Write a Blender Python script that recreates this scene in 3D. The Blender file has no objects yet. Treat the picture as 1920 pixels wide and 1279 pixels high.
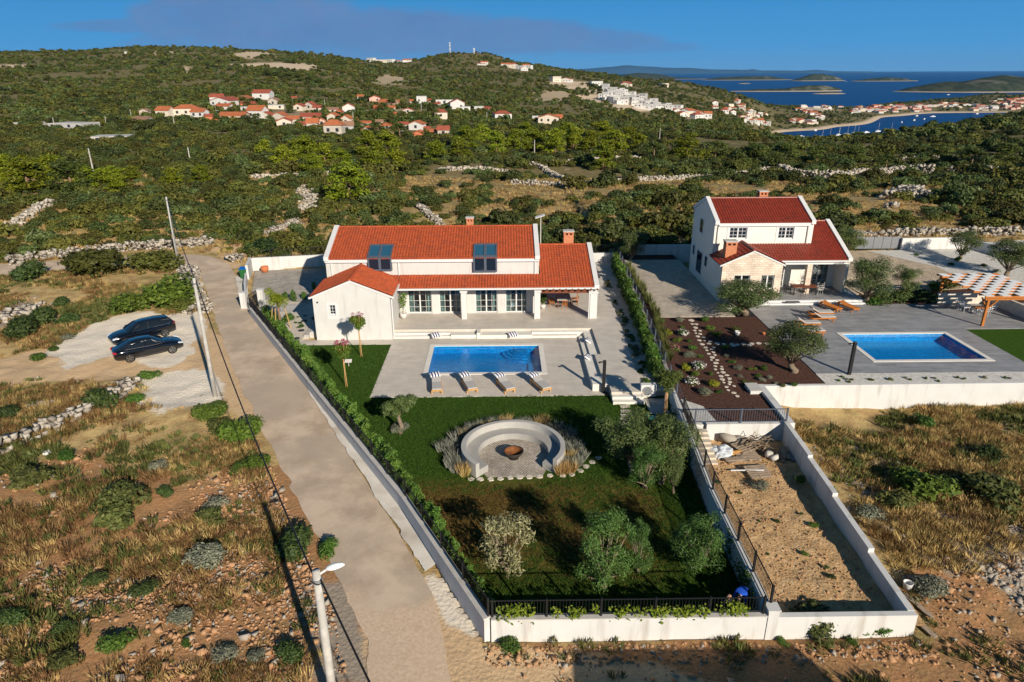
import bpy, bmesh, math, random
import numpy as np
from math import sin, cos, tan, pi, atan, atan2, sqrt, radians, exp, floor
from mathutils import Vector, Matrix, Euler

scene = bpy.context.scene
col = scene.collection

# camera
F = 1280.0; CX, CY = 960.0, 639.5
PITCH = atan((639.5 - 134) / F); YAW = .0115; ROLL = .0045; H = 20.0
_cp, _sp = cos(PITCH), sin(PITCH)
Fv = Vector((sin(YAW) * _cp, cos(YAW) * _cp, -_sp))
_R0 = Vector((cos(YAW), -sin(YAW), 0)); _U0 = Vector((sin(YAW) * _sp, cos(YAW) * _sp, _cp))
Rv = _R0 * cos(ROLL) - _U0 * sin(ROLL); Uv = _U0 * cos(ROLL) + _R0 * sin(ROLL)
cam_d = bpy.data.cameras.new('camera'); cam_d.lens = 24.0; cam_d.sensor_width = 36.0
cam_d.clip_end = 120000.0; cam_d.clip_start = .3
cam = bpy.data.objects.new('camera', cam_d); col.objects.link(cam)
cam.matrix_world = Matrix(((Rv.x, Uv.x, -Fv.x, 0), (Rv.y, Uv.y, -Fv.y, 0), (Rv.z, Uv.z, -Fv.z, H), (0, 0, 0, 1)))
scene.camera = cam

# sky, sun, exposure
SUN_EL = radians(24.0); SUN_AZ = atan2(.46, -.888)      # clockwise from +Y
world = bpy.data.worlds.new('World'); scene.world = world; world.use_nodes = True
wn, wl = world.node_tree.nodes, world.node_tree.links
bg = wn['Background']; bg.inputs['Strength'].default_value = .060
sky = wn.new('ShaderNodeTexSky'); sky.sky_type = 'NISHITA'; sky.sun_disc = False
sky.sun_elevation = SUN_EL; sky.sun_rotation = SUN_AZ; sky.altitude = 100
sky.air_density = 1.0; sky.dust_density = .15; sky.ozone_density = 1.5
hs = wn.new('ShaderNodeHueSaturation'); hs.inputs['Saturation'].default_value = 1.2
hs.inputs['Value'].default_value = .42; hs.inputs['Hue'].default_value = .50
wl.new(sky.outputs[0], hs.inputs['Color'])

def wmath(op, a, b=None, c=None):
 n = wn.new('ShaderNodeMath'); n.operation = op
 for i, x in enumerate((a, b, c)):
  if x is None: continue
  if isinstance(x, (int, float)): n.inputs[i].default_value = x
  else: wl.new(x, n.inputs[i])
 return n.outputs[0]
tc = wn.new('ShaderNodeTexCoord'); sx = wn.new('ShaderNodeSeparateXYZ'); wl.new(tc.outputs['Generated'], sx.inputs[0])
ymax = wmath('MAXIMUM', sx.outputs['Y'], .05)
X = wmath('DIVIDE', sx.outputs['X'], ymax); Z = wmath('DIVIDE', sx.outputs['Z'], ymax)
gr = wn.new('ShaderNodeValToRGB'); e = gr.color_ramp.elements; e[0].position = 0; e[0].color = (1.5, 4.5, 8.2, 1); e[1].position = .12; e[1].color = (.42, 3.2, 7.4, 1)
x_ = e.new(.03); x_.color = (.9, 4.1, 8.6, 1); wl.new(sx.outputs['Z'], gr.inputs[0])
lo = wn.new('ShaderNodeMapRange'); lo.interpolation_type = 'SMOOTHSTEP'; wl.new(sx.outputs['Z'], lo.inputs[0]); lo.inputs[1].default_value = .12; lo.inputs[2].default_value = .6; lo.inputs[3].default_value = 1; lo.inputs[4].default_value = .1
m0 = wn.new('ShaderNodeMix'); m0.data_type = 'RGBA'; wl.new(lo.outputs[0], m0.inputs['Factor']); wl.new(hs.outputs[0], m0.inputs['A']); wl.new(gr.outputs[0], m0.inputs['B'])
cmb = wn.new('ShaderNodeCombineXYZ'); wl.new(X, cmb.inputs[0]); wl.new(wmath('MULTIPLY', Z, 2.2), cmb.inputs[1])
def wnoise(s_, d_, r_):
 q = wn.new('ShaderNodeTexNoise'); q.inputs['Scale'].default_value = s_; q.inputs['Detail'].default_value = d_; q.inputs['Roughness'].default_value = r_; wl.new(cmb.outputs[0], q.inputs['Vector']); return q.outputs['Fac']
na_, nb_ = wnoise(10, 7, .55), wnoise(34, 7, .6)
dn = wmath('ADD', wmath('MULTIPLY', wmath('SUBTRACT', na_, .5), .55), wmath('MULTIPLY', wmath('SUBTRACT', nb_, .5), .40))
plume = None
for (x0, z0, rx, rz, st) in ((-.375, .082, .085, .040, 1.0), (-.44, .066, .06, .034, .9), (-.30, .058, .17, .040, 1.0), (-.14, .050, .18, .034, 1.0),
                             (.0, .043, .18, .027, .95), (.11, .038, .13, .018, .8), (-.49, .058, .12, .010, .75), (-.30, .030, .24, .034, .7), (.17, .030, .12, .010, .6)):
 dx = wmath('DIVIDE', wmath('SUBTRACT', X, x0), rx); dz = wmath('DIVIDE', wmath('SUBTRACT', Z, z0), rz)
 r = wmath('SQRT', wmath('ADD', wmath('MULTIPLY', dx, dx), wmath('MULTIPLY', dz, dz)))
 n = wn.new('ShaderNodeMapRange'); n.interpolation_type = 'SMOOTHSTEP'
 wl.new(wmath('ADD', wmath('SUBTRACT', 1.0, r), dn), n.inputs[0]); n.inputs[1].default_value = -.04; n.inputs[2].default_value = .38; n.inputs[4].default_value = st
 plume = n.outputs[0] if plume is None else wmath('MAXIMUM', plume, n.outputs[0])
plume = wmath('MULTIPLY', plume, wmath('ADD', .62, wmath('MULTIPLY', nb_, .5)))
sc_ = wn.new('ShaderNodeMix'); sc_.data_type = 'RGBA'; wl.new(na_, sc_.inputs['Factor']); sc_.inputs['A'].default_value = (1.1, 2.6, 5.7, 1); sc_.inputs['B'].default_value = (2.1, 3.45, 6.3, 1)
mx = wn.new('ShaderNodeMix'); mx.data_type = 'RGBA'
wl.new(plume, mx.inputs['Factor']); wl.new(m0.outputs['Result'], mx.inputs['A']); wl.new(sc_.outputs['Result'], mx.inputs['B'])
wl.new(mx.outputs['Result'], bg.inputs['Color'])

sun_d = bpy.data.lights.new('sun', 'SUN'); sun_d.energy = 4.6; sun_d.angle = radians(.55); sun_d.color = (1.0, .91, .77)
sun = bpy.data.objects.new('sun', sun_d); col.objects.link(sun)
sdir = Vector((sin(SUN_AZ) * cos(SUN_EL), cos(SUN_AZ) * cos(SUN_EL), sin(SUN_EL)))
sun.rotation_euler = sdir.to_track_quat('Z', 'Y').to_euler(); sun.location = (40, -60, 60)

vs = scene.view_settings; vs.view_transform = 'Standard'; vs.look = 'None'; vs.gamma = 1; vs.exposure = .38; vs.use_curve_mapping = False
scene.cycles.max_bounces = 6; scene.cycles.diffuse_bounces = 2; scene.cycles.glossy_bounces = 3
scene.cycles.transparent_max_bounces = 8; scene.cycles.transmission_bounces = 4; scene.cycles.use_denoising = True
scene.cycles.caustics_reflective = False; scene.cycles.caustics_refractive = False; scene.cycles.sample_clamp_indirect = 6

def ray(u, v): return Fv + Rv * ((u - CX) / F) + Uv * ((CY - v) / F)
def P(u, v, z=0.0):
 d = ray(u, v); t = (z - H) / d.z
 return Vector((d.x * t, d.y * t, z))
def PY(u, v, y):
 d = ray(u, v); t = y / d.y
 return Vector((d.x * t, y, H + d.z * t))
def PX(u, v, x):
 d = ray(u, v); t = x / d.x
 return Vector((x, d.y * t, H + d.z * t))
def proj(p):
 d = Vector(p) - Vector((0, 0, H)); w = d.dot(Fv)
 return CX + F * d.dot(Rv) / w, CY - F * d.dot(Uv) / w, w

# object helpers
def tag(o, label=None, cat=None, group=None, kind=None):
 if label: o['label'] = label
 if cat: o['category'] = cat
 if group: o['group'] = group
 if kind: o['kind'] = kind
 return o
def empty(name, loc, label, cat, group=None):
 o = bpy.data.objects.new(name, None); o.location = loc; o.empty_display_size = .3; col.objects.link(o)
 return tag(o, label, cat, group)
def link(name, me, mats, parent=None, loc=None, rot=None):
 if not isinstance(mats, (list, tuple)): mats = [mats]
 if not me.materials:
  for m in mats: me.materials.append(m)
 o = bpy.data.objects.new(name, me); col.objects.link(o)
 if parent is not None: o.parent = parent
 if loc is not None: o.location = loc
 if rot is not None: o.rotation_euler = rot
 return o
def children(o): return [c for c in bpy.data.objects if c.parent is o]
_kids = {}
def copy_tree(o, kids=None):
 key = o.name
 if key not in _kids: _kids[key] = [(c, list(c.children)) for c in o.children]
 c = o.copy(); col.objects.link(c)
 for ch, sub in _kids[key]:
  d = ch.copy(); col.objects.link(d); d.parent = c
  for s in sub:
   e = s.copy(); col.objects.link(e); e.parent = d
 return c

class MB:
 def __init__(s): s.v = []; s.f = []; s.m = []
 def add(s, vs, fs, mi=0):
  b = len(s.v); s.v += [tuple(p) for p in vs]
  for f in fs: s.f.append([i + b for i in f]); s.m.append(mi)
  return s
 def quad(s, a, b, c, d, mi=0): return s.add([a, b, c, d], [(0, 1, 2, 3)], mi)
 def box(s, x0, y0, z0, x1, y1, z1, mi=0):
  x0, x1 = min(x0, x1), max(x0, x1); y0, y1 = min(y0, y1), max(y0, y1); z0, z1 = min(z0, z1), max(z0, z1)
  return s.add([(x0, y0, z0), (x1, y0, z0), (x1, y1, z0), (x0, y1, z0), (x0, y0, z1), (x1, y0, z1), (x1, y1, z1), (x0, y1, z1)],
                     [(3, 2, 1, 0), (4, 5, 6, 7), (0, 1, 5, 4), (1, 2, 6, 5), (2, 3, 7, 6), (3, 0, 4, 7)], mi)
 def bar(s, a, b, w, h, mi=0, up=(0, 0, 1)):
  a, b = Vector(a), Vector(b); d = (b - a)
  if d.length < 1e-6: return s
  d.normalize(); up = Vector(up)
  if abs(d.dot(up)) > .98: up = Vector((0, 1, 0))
  r = d.cross(up).normalized() * (w / 2); u = r.cross(d).normalized() * (h / 2)
  return s.add([a - r - u, a + r - u, a + r + u, a - r + u, b - r - u, b + r - u, b + r + u, b - r + u],
                     [(3, 2, 1, 0), (4, 5, 6, 7), (0, 1, 5, 4), (1, 2, 6, 5), (2, 3, 7, 6), (3, 0, 4, 7)], mi)
 def tube(s, pts, rad, n=8, mi=0, cap=True):
  pts = [Vector(p) for p in pts]; k = len(pts)
  if not isinstance(rad, (list, tuple)): rad = [rad] * k
  vs = []; prev = None
  for i, p in enumerate(pts):
   d = (pts[min(i + 1, k - 1)] - pts[max(i - 1, 0)]).normalized()
   ref = Vector((0, 0, 1)) if abs(d.z) < .9 else Vector((0, 1, 0))
   x = d.cross(ref).normalized() if prev is None else (prev - d * prev.dot(d)).normalized()
   prev = x; y = d.cross(x)
   for j in range(n):
    a = 2 * pi * j / n; vs.append(p + (x * cos(a) + y * sin(a)) * rad[i])
  fs = [(i * n + j, i * n + (j + 1) % n, (i + 1) * n + (j + 1) % n, (i + 1) * n + j) for i in range(k - 1) for j in range(n)]
  if cap: fs += [tuple(range(n - 1, -1, -1)), tuple(range((k - 1) * n, k * n))]
  return s.add(vs, fs, mi)
 def prism(s, poly, z0, z1, mi=0):
  n = len(poly); z0s = z0 if isinstance(z0, (list, tuple)) else [z0] * n; z1s = z1 if isinstance(z1, (list, tuple)) else [z1] * n
  a = sum(poly[i][0] * poly[(i + 1) % n][1] - poly[(i + 1) % n][0] * poly[i][1] for i in range(n))
  idx = list(range(n)) if a > 0 else list(range(n - 1, -1, -1))
  vs = [(poly[i][0], poly[i][1], z0s[i]) for i in idx] + [(poly[i][0], poly[i][1], z1s[i]) for i in idx]
  return s.add(vs, [tuple(range(n - 1, -1, -1)), tuple(range(n, 2 * n))] + [(i, (i + 1) % n, n + (i + 1) % n, n + i) for i in range(n)], mi)
 def lathe(s, prof, c=(0, 0, 0), n=16, mi=0):
  k = len(prof); vs = [(c[0] + r * cos(2 * pi * j / n), c[1] + r * sin(2 * pi * j / n), c[2] + z) for r, z in prof for j in range(n)]
  return s.add(vs, [(i * n + j, i * n + (j + 1) % n, (i + 1) * n + (j + 1) % n, (i + 1) * n + j) for i in range(k - 1) for j in range(n)], mi)
 def xz(s, pts, y0, y1, mi=0):
  n = len(pts); vs = [(x, y0, z) for x, z in pts] + [(x, y1, z) for x, z in pts]
  return s.add(vs, [tuple(range(n)), tuple(range(2 * n - 1, n - 1, -1))] + [(i, n + i, n + (i + 1) % n, (i + 1) % n) for i in range(n)], mi)
 def yz(s, pts, x0, x1, mi=0):
  n = len(pts); vs = [(x0, y, z) for y, z in pts] + [(x1, y, z) for y, z in pts]
  return s.add(vs, [tuple(range(n - 1, -1, -1)), tuple(range(n, 2 * n))] + [(i, (i + 1) % n, n + (i + 1) % n, n + i) for i in range(n)], mi)
 def mesh(s, name, smooth=False, off=None):
  me = bpy.data.meshes.new(name)
  v = s.v if off is None else [(p[0] - off[0], p[1] - off[1], p[2] - off[2]) for p in s.v]
  me.from_pydata(v, [], s.f)
  if any(s.m): me.polygons.foreach_set('material_index', s.m)
  if smooth: me.polygons.foreach_set('use_smooth', [True] * len(me.polygons))
  me.update(); return me
 def build(s, name, mats, parent=None, smooth=False, bevel=0, local=False):
  off = None
  if parent is not None and not local:
   off = Vector(parent.location); q = parent.parent
   while q is not None: off += Vector(q.location); q = q.parent
  elif parent is None and not local and s.v:
   xs = [p[0] for p in s.v]; ys = [p[1] for p in s.v]; zs = [p[2] for p in s.v]
   off = Vector(((min(xs) + max(xs)) / 2, (min(ys) + max(ys)) / 2, min(zs)))
  me = s.mesh(name, smooth, off)
  o = link(name, me, mats, parent)
  if parent is None and off is not None: o.location = off
  if bevel:
   b = o.modifiers.new('bevel', 'BEVEL'); b.width = bevel; b.segments = 2; b.limit_method = 'ANGLE'
  return o

# materials
MATS = {}
def nodes_of(name):
 m = bpy.data.materials.new(name); m.use_nodes = True; MATS[name] = m
 nt = m.node_tree; return m, nt.nodes, nt.links, nt.nodes['Principled BSDF']
def ramp(nt, fac, c0, c1, p0=.3, p1=.7):
 r = nt.new('ShaderNodeValToRGB'); e = r.color_ramp.elements
 e[0].position = p0; e[0].color = (*c0, 1); e[1].position = p1; e[1].color = (*c1, 1)
 return r
def M(name, c, rough=.7, var=.12, scale=2.0, c2=None, bump=0.0, bscale=30.0, spec=.3, metal=0.0, stain=None, coat=0.0, bdist=.02):
 if name in MATS: return MATS[name]
 m, n, l, b = nodes_of(name)
 t = n.new('ShaderNodeTexCoord'); no = n.new('ShaderNodeTexNoise'); no.inputs['Scale'].default_value = scale
 no.inputs['Detail'].default_value = 8; no.inputs['Roughness'].default_value = .65; l.new(t.outputs['Object'], no.inputs['Vector'])
 c2 = c2 or tuple(min(1, x * (1 + var)) for x in c); c1 = c if c2 is None else tuple(x * (1 - var) for x in c)
 r = ramp(n, None, c1, c2); l.new(no.outputs['Fac'], r.inputs[0]); out = r.outputs[0]
 if stain:
  s2 = n.new('ShaderNodeTexNoise'); s2.inputs['Scale'].default_value = stain[1]; s2.inputs['Detail'].default_value = 6
  sm = n.new('ShaderNodeMapping'); sm.inputs['Scale'].default_value = (1.6, 1.6, .22) if 'plaster' in name else (1, 1, 1); l.new(t.outputs['Object'], sm.inputs[0]); l.new(sm.outputs[0], s2.inputs['Vector'])
  r2 = ramp(n, None, (0, 0, 0), (1, 1, 1), stain[2], stain[3]); l.new(s2.outputs['Fac'], r2.inputs[0])
  mxx = n.new('ShaderNodeMix'); mxx.data_type = 'RGBA'; l.new(r2.outputs[0], mxx.inputs['Factor'])
  l.new(out, mxx.inputs['A']); mxx.inputs['B'].default_value = (*stain[0], 1); out = mxx.outputs['Result']
 l.new(out, b.inputs['Base Color']); b.inputs['Roughness'].default_value = rough
 b.inputs['Specular IOR Level'].default_value = spec; b.inputs['Metallic'].default_value = metal; b.inputs['Coat Weight'].default_value = coat
 if bump:
  n2 = n.new('ShaderNodeTexNoise'); n2.inputs['Scale'].default_value = bscale; n2.inputs['Detail'].default_value = 6
  l.new(t.outputs['Object'], n2.inputs['Vector']); bp = n.new('ShaderNodeBump'); bp.inputs['Strength'].default_value = bump
  bp.inputs['Distance'].default_value = bdist; l.new(n2.outputs['Fac'], bp.inputs['Height']); l.new(bp.outputs[0], b.inputs['Normal'])
 return m
def leaf_mat(name, c1, c2, trans=.22, rough=.55, inst=.35):
 m, n, l, b = nodes_of(name)
 g = n.new('ShaderNodeNewGeometry'); oi = n.new('ShaderNodeObjectInfo')
 r = ramp(n, None, c1, c2, .05, .95); l.new(g.outputs['Random Per Island'], r.inputs[0])
 hv = n.new('ShaderNodeHueSaturation'); l.new(r.outputs[0], hv.inputs['Color'])
 mr = n.new('ShaderNodeMapRange'); l.new(oi.outputs['Random'], mr.inputs[0]); mr.inputs[3].default_value = 1 - inst; mr.inputs[4].default_value = 1 + inst
 l.new(mr.outputs[0], hv.inputs['Value'])
 m2 = n.new('ShaderNodeMath'); m2.operation = 'MULTIPLY'; l.new(oi.outputs['Random'], m2.inputs[0]); m2.inputs[1].default_value = 7.31
 m3 = n.new('ShaderNodeMath'); m3.operation = 'FRACT'; l.new(m2.outputs[0], m3.inputs[0])
 mr2 = n.new('ShaderNodeMapRange'); l.new(m3.outputs[0], mr2.inputs[0]); mr2.inputs[3].default_value = .5 - .05 * inst; mr2.inputs[4].default_value = .5 + .045 * inst
 l.new(mr2.outputs[0], hv.inputs['Hue'])
 l.new(hv.outputs[0], b.inputs['Base Color']); b.inputs['Roughness'].default_value = rough; b.inputs['Specular IOR Level'].default_value = .25
 tr = n.new('ShaderNodeBsdfTranslucent'); l.new(hv.outputs[0], tr.inputs['Color'])
 ms = n.new('ShaderNodeMixShader'); ms.inputs[0].default_value = trans
 l.new(b.outputs[0], ms.inputs[1]); l.new(tr.outputs[0], ms.inputs[2]); l.new(ms.outputs[0], n['Material Output'].inputs[0])
 return m

def fbm(x, y, seed=0, octv=4, f=1.0):
 x = np.asarray(x, float); y = np.asarray(y, float); out = np.zeros(np.broadcast(x, y).shape); amp = 1.0; tot = 0
 for o in range(octv):
  xs = x * f + seed * 17.13 + o * 5.7; ys = y * f - seed * 9.77 + o * 3.1
  xi = np.floor(xs).astype(np.int64); yi = np.floor(ys).astype(np.int64); fx = xs - xi; fy = ys - yi
  fx = fx * fx * (3 - 2 * fx); fy = fy * fy * (3 - 2 * fy)
  def h(a, b):
   k = (a * 374761393 + b * 668265263 + (seed + o) * 1442695041) & 0xFFFFFFFF
   k = ((k ^ (k >> 13)) * 1274126177) & 0xFFFFFFFF
   return ((k ^ (k >> 16)) & 0xFFFF) / 32767.5 - 1
  v = (h(xi, yi) * (1 - fx) + h(xi + 1, yi) * fx) * (1 - fy) + (h(xi, yi + 1) * (1 - fx) + h(xi + 1, yi + 1) * fx) * fy
  out += v * amp; tot += amp; amp *= .5; f *= 2.03
 return out / tot
def inpoly(x, y, poly):
 x = np.asarray(x, float); y = np.asarray(y, float); r = np.zeros(np.broadcast(x, y).shape, bool); n = len(poly)
 for i in range(n):
  x1, y1 = poly[i][0], poly[i][1]; x2, y2 = poly[(i + 1) % n][0], poly[(i + 1) % n][1]
  c = ((y1 > y) != (y2 > y)) & (x < (x2 - x1) * (y - y1) / ((y2 - y1) or 1e-9) + x1); r ^= c
 return r
def dseg(x, y, pts):
 d = np.full(np.broadcast(np.asarray(x, float), np.asarray(y, float)).shape, 1e9)
 for (ax, ay), (bx, by) in zip(pts[:-1], pts[1:]):
  L = (bx - ax) ** 2 + (by - ay) ** 2 or 1e-9
  t = np.clip(((x - ax) * (bx - ax) + (y - ay) * (by - ay)) / L, 0, 1)
  d = np.minimum(d, np.hypot(x - ax - t * (bx - ax), y - ay - t * (by - ay)))
 return d
# terrain
SEA = -80.0
def Vz(u, v, y): return PY(u, v, y).z
COLS = []   # (u, [(y, z) ...])
def D(z): return -1000.0 + z          # marks a plain height
def colz(u, *an):
 L = [(1.0, 0.0), (70.0, 0.0)]
 for y, k in an: L.append((float(y), Vz(u, k, y) if k > 0 else k + 1000.0 if k < -500 else float(k)))
 COLS.append((u, L))
S0 = SEA - 4
colz(-700, (110, 395), (230, 262), (400, 212), (700, 160), (900, 135), (1150, 118), (1500, D(10)), (2200, S0), (4000, S0))
colz(-250, (110, 390), (230, 258), (400, 208), (700, 155), (900, 128), (1150, 106), (1500, D(10)), (2200, S0), (4000, S0))
colz(0, (110, 386), (230, 256), (400, 205), (700, 152), (900, 124), (1150, 100), (1500, D(10)), (2200, S0), (4000, S0))
colz(120, (110, 386), (230, 258), (400, 207), (700, 152), (950, 120), (1200, 97), (1500, D(20)), (2200, S0), (4000, S0))
colz(300, (110, 386), (230, 262), (330, 226), (450, 197), (700, 152), (950, 116), (1250, 86), (1600, D(20)), (2300, S0), (4000, S0))
colz(450, (110, 386), (230, 266), (310, 234), (450, 190), (700, 148), (950, 118), (1250, 92), (1600, D(20)), (2300, S0), (4000, S0))
colz(600, (110, 386), (230, 268), (290, 250), (350, 225), (470, 192), (700, 152), (950, 124), (1250, 100), (1600, D(10)), (2300, S0), (4000, S0))
colz(720, (110, 386), (230, 270), (290, 254), (360, 222), (480, 198), (700, 165), (1000, 134), (1300, 116), (1600, D(10)), (2300, S0), (4000, S0))
colz(780, (110, 386), (230, 272), (290, 256), (370, 220), (500, 199), (750, 168), (1050, 136), (1420, 113), (1700, D(20)), (2400, S0), (4000, S0))
colz(850, (110, 386), (230, 274), (290, 256), (380, 222), (500, 203), (750, 172), (1100, 132), (1420, 95), (1700, D(20)), (2400, S0), (4000, S0))
colz(815, (110, 386), (230, 273), (290, 256), (375, 221), (500, 201), (750, 170), (1070, 133), (1420, 100), (1700, D(20)), (2400, S0), (4000, S0))
colz(905, (110, 386), (230, 275), (295, 253), (385, 223), (510, 204), (750, 175), (1100, 136), (1420, 99), (1700, D(15)), (2400, S0), (4000, S0))
colz(950, (110, 386), (230, 276), (300, 250), (390, 224), (520, 205), (750, 178), (1100, 140), (1420, 110), (1700, D(10)), (2400, S0), (4000, S0))
colz(1060, (110, 386), (230, 278), (300, 254), (400, 230), (540, 208), (750, 184), (1000, 156), (1350, 129), (1700, D(-10)), (2400, S0), (4000, S0))
colz(1150, (110, 384), (230, 280), (300, 256), (420, 233), (600, 212), (800, 186), (1050, 160), (1350, 142), (1700, D(-20)), (2500, S0), (4000, S0))
colz(1250, (110, 382), (230, 284), (320, 256), (480, 236), (650, 224), (850, 200), (1100, 172), (1450, 152), (1900, D(-40)), (2600, S0), (4000, S0))
colz(1340, (110, 382), (230, 286), (340, 256), (480, 240), (640, 232), (900, 214), (1200, 188), (1500, 167), (1900, D(-55)), (2500, S0), (4000, S0))
colz(1400, (110, 382), (230, 288), (340, 257), (460, 243), (620, 240), (950, 224), (1250, 202), (1550, 181), (1850, D(-66)), (2300, S0), (4000, S0))
colz(1450, (110, 382), (230, 288), (330, 262), (440, 247), (600, D(-44)), (900, D(-86)), (1180, D(-84)), (1215, D(-79.2)), (1330, D(-72)), (1500, D(-58)), (1750, D(-60)), (2020, D(-78)), (2100, S0), (4000, S0))
colz(1540, (110, 382), (230, 288), (330, 268), (400, 259), (600, D(-60)), (800, D(-88)), (1240, D(-84)), (1270, D(-79.2)), (1360, D(-74)), (1600, D(-64)), (1900, D(-70)), (2030, D(-79)), (2080, S0), (4000, S0))
colz(1600, (110, 382), (230, 288), (330, 266), (400, 260), (600, D(-60)), (800, D(-88)), (1340, D(-84)), (1365, D(-79.2)), (1440, D(-75)), (1600, D(-70)), (1900, D(-74)), (2020, D(-79)), (2060, S0), (4000, S0))
colz(1680, (110, 382), (230, 286), (330, 262), (430, 250), (600, D(-55)), (850, D(-88)), (1610, D(-84)), (1645, D(-79.2)), (1750, D(-74)), (2000, D(-70)), (2250, D(-78)), (2320, S0), (4000, S0))
colz(1760, (110, 382), (230, 280), (330, 254), (480, 236), (650, D(-46)), (900, D(-88)), (1730, D(-84)), (1760, D(-79.2)), (1850, D(-74)), (2150, D(-64)), (2450, D(-77)), (2520, S0), (4000, S0))
colz(1850, (110, 382), (230, 272), (330, 248), (560, 221), (720, D(-42)), (950, D(-88)), (1740, D(-84)), (1770, D(-79.2)), (1880, D(-72)), (2200, D(-52)), (2560, D(-76)), (2640, S0), (4000, S0))
colz(1940, (110, 382), (230, 268), (330, 244), (600, 209), (800, D(-38)), (1000, D(-88)), (1740, D(-84)), (1770, D(-79.2)), (1880, D(-72)), (2200, D(-54)), (2560, D(-76)), (2640, S0), (4000, S0))
colz(2250, (110, 382), (230, 262), (330, 238), (600, 198), (850, D(-20)), (1300, D(-60)), (1740, D(-70)), (1770, D(-70)), (1880, D(-70)), (2200, D(-58)), (2560, D(-76)), (2640, S0), (4000, S0))
colz(2800, (110, 382), (230, 262), (330, 236), (600, 196), (850, D(-10)), (1300, D(-40)), (1740, D(-60)), (1770, D(-60)), (1880, D(-60)), (2200, D(-58)), (2560, D(-76)), (2640, S0), (4000, S0))
NQ, NY = 260, 420; LY0, LY1 = math.log(40.0), math.log(4000.0)
def u2q(u): d = ray(u, 190); return d.x / d.y
_cq = np.array([u2q(u) for u, _ in COLS]); _ly = np.linspace(LY0, LY1, NY); _qq = np.linspace(_cq[0], _cq[-1], NQ)
_T = np.array([np.interp(_ly, [math.log(y) for y, _ in L], [z for _, z in L]) for _, L in COLS])
TAB = np.array([np.interp(_qq, _cq, _T[:, j]) for j in range(NY)])      # NY x NQ
for _ in range(2):
 t = np.pad(TAB, 1, mode='edge'); TAB = (t[:-2, 1:-1] + t[2:, 1:-1] + 2 * t[1:-1, 1:-1]) / 4
 t = np.pad(TAB, 1, mode='edge'); TAB = (t[1:-1, :-2] + t[1:-1, 2:] + 2 * t[1:-1, 1:-1]) / 4

PROP1 = [(-.85, 19.8), (9.75, 19.8), (10.35, 37), (11.5, 54), (12.5, 73.2), (-27.6, 72.6), (-22.5, 57.3), (-11.95, 39.6), (-5.0, 28.0)]
PROP2 = [(9.75, 19.8), (15.35, 19.8), (15.9, 30), (16.2, 39.2), (64, 40.2), (64, 80), (56, 77.8), (45, 74.8), (12.5, 73.4), (11.5, 54), (10.35, 37)]
ROADC = [tuple(((P(*a) + P(*b)) / 2)[:2]) for a, b in (((700, 1279), (850, 1279)), ((655, 1120), (800, 1115)), ((520, 860), (650, 850)), ((440, 700), (545, 690)), ((405, 600), (475, 598)), ((388, 545), (450, 540)), ((372, 512), (442, 505)), ((352, 492), (420, 487)))]
ROADC += [tuple(P(330, 484)[:2]), tuple(P(270, 487)[:2]), tuple(P(190, 494)[:2]), tuple(P(100, 500)[:2]), tuple(P(-60, 512)[:2])]
ROADC = [(-1.2, 4.0), (-2.3, 12.0)] + ROADC
G2 = 1.2
def smooth(a, b, x): t = np.clip((x - a) / (b - a), 0, 1); return t * t * (3 - 2 * t)
def Z0(x, y):
 x = np.asarray(x, float); y = np.asarray(y, float); yy = np.clip(y, 41, 3990); q = x / np.maximum(yy, 41)
 fi = np.clip((q - _qq[0]) / (_qq[1] - _qq[0]), 0, NQ - 1.001); fj = np.clip((np.log(yy) - LY0) / (_ly[1] - _ly[0]), 0, NY - 1.001)
 i = fi.astype(int); j = fj.astype(int); a = fi - i; b = fj - j
 z = (TAB[j, i] * (1 - a) + TAB[j, i + 1] * a) * (1 - b) + (TAB[j + 1, i] * (1 - a) + TAB[j + 1, i + 1] * a) * b
 amp = np.clip((y - 70) / 500, 0, 1) * 3.5 * smooth(SEA + .5, SEA + 9, z)
 z = z + fbm(x, y, 3, 4, .011) * amp + fbm(x, y, 5, 3, .05) * np.clip((y - 70) / 60, 0, 1) * .7 * smooth(SEA + .5, SEA + 9, z)
 z = z + np.where((x > 12) & (y > 60), smooth(70, 76, y) * (1 - smooth(95, 150, y)) * 1.0, 0)
 z = z - .4 * smooth(16.3, 20, x) * smooth(24, 34, y) * (1 - smooth(39, 42, y))
 return z
def Z(x, y):
 x = np.asarray(x, float); y = np.asarray(y, float); z = Z0(x, y)
 dr = dseg(x, y, ROADC)
 rough = smooth(2.6, 4.5, dr) * (1 - smooth(60, 110, y))
 wild = np.where(x < -12, 1.0, np.where(x > 16.5, 1.0, .35))
 z = z + rough * wild * (fbm(x, y, 11, 4, .22) * .28 + fbm(x, y, 12, 3, 1.1) * .07) * np.where(y < 19.5, .35, 1)
 return z
def zat(x, y): return float(Z(np.array([x]), np.array([y]))[0])
def hit(u, v, y0=60.0, y1=3800.0):
 d = ray(u, v); t = np.exp(np.linspace(math.log(y0), math.log(y1), 1500)); x = d.x / d.y * t; zr = H + d.z / d.y * t
 k = np.nonzero(zr <= Z(x, t))[0]
 if len(k) == 0: k = [int(np.argmin(zr - Z(x, t)))]
 i = k[0]; return Vector((x[i], t[i], float(Z(x[i:i + 1], t[i:i + 1])[0])))

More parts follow.
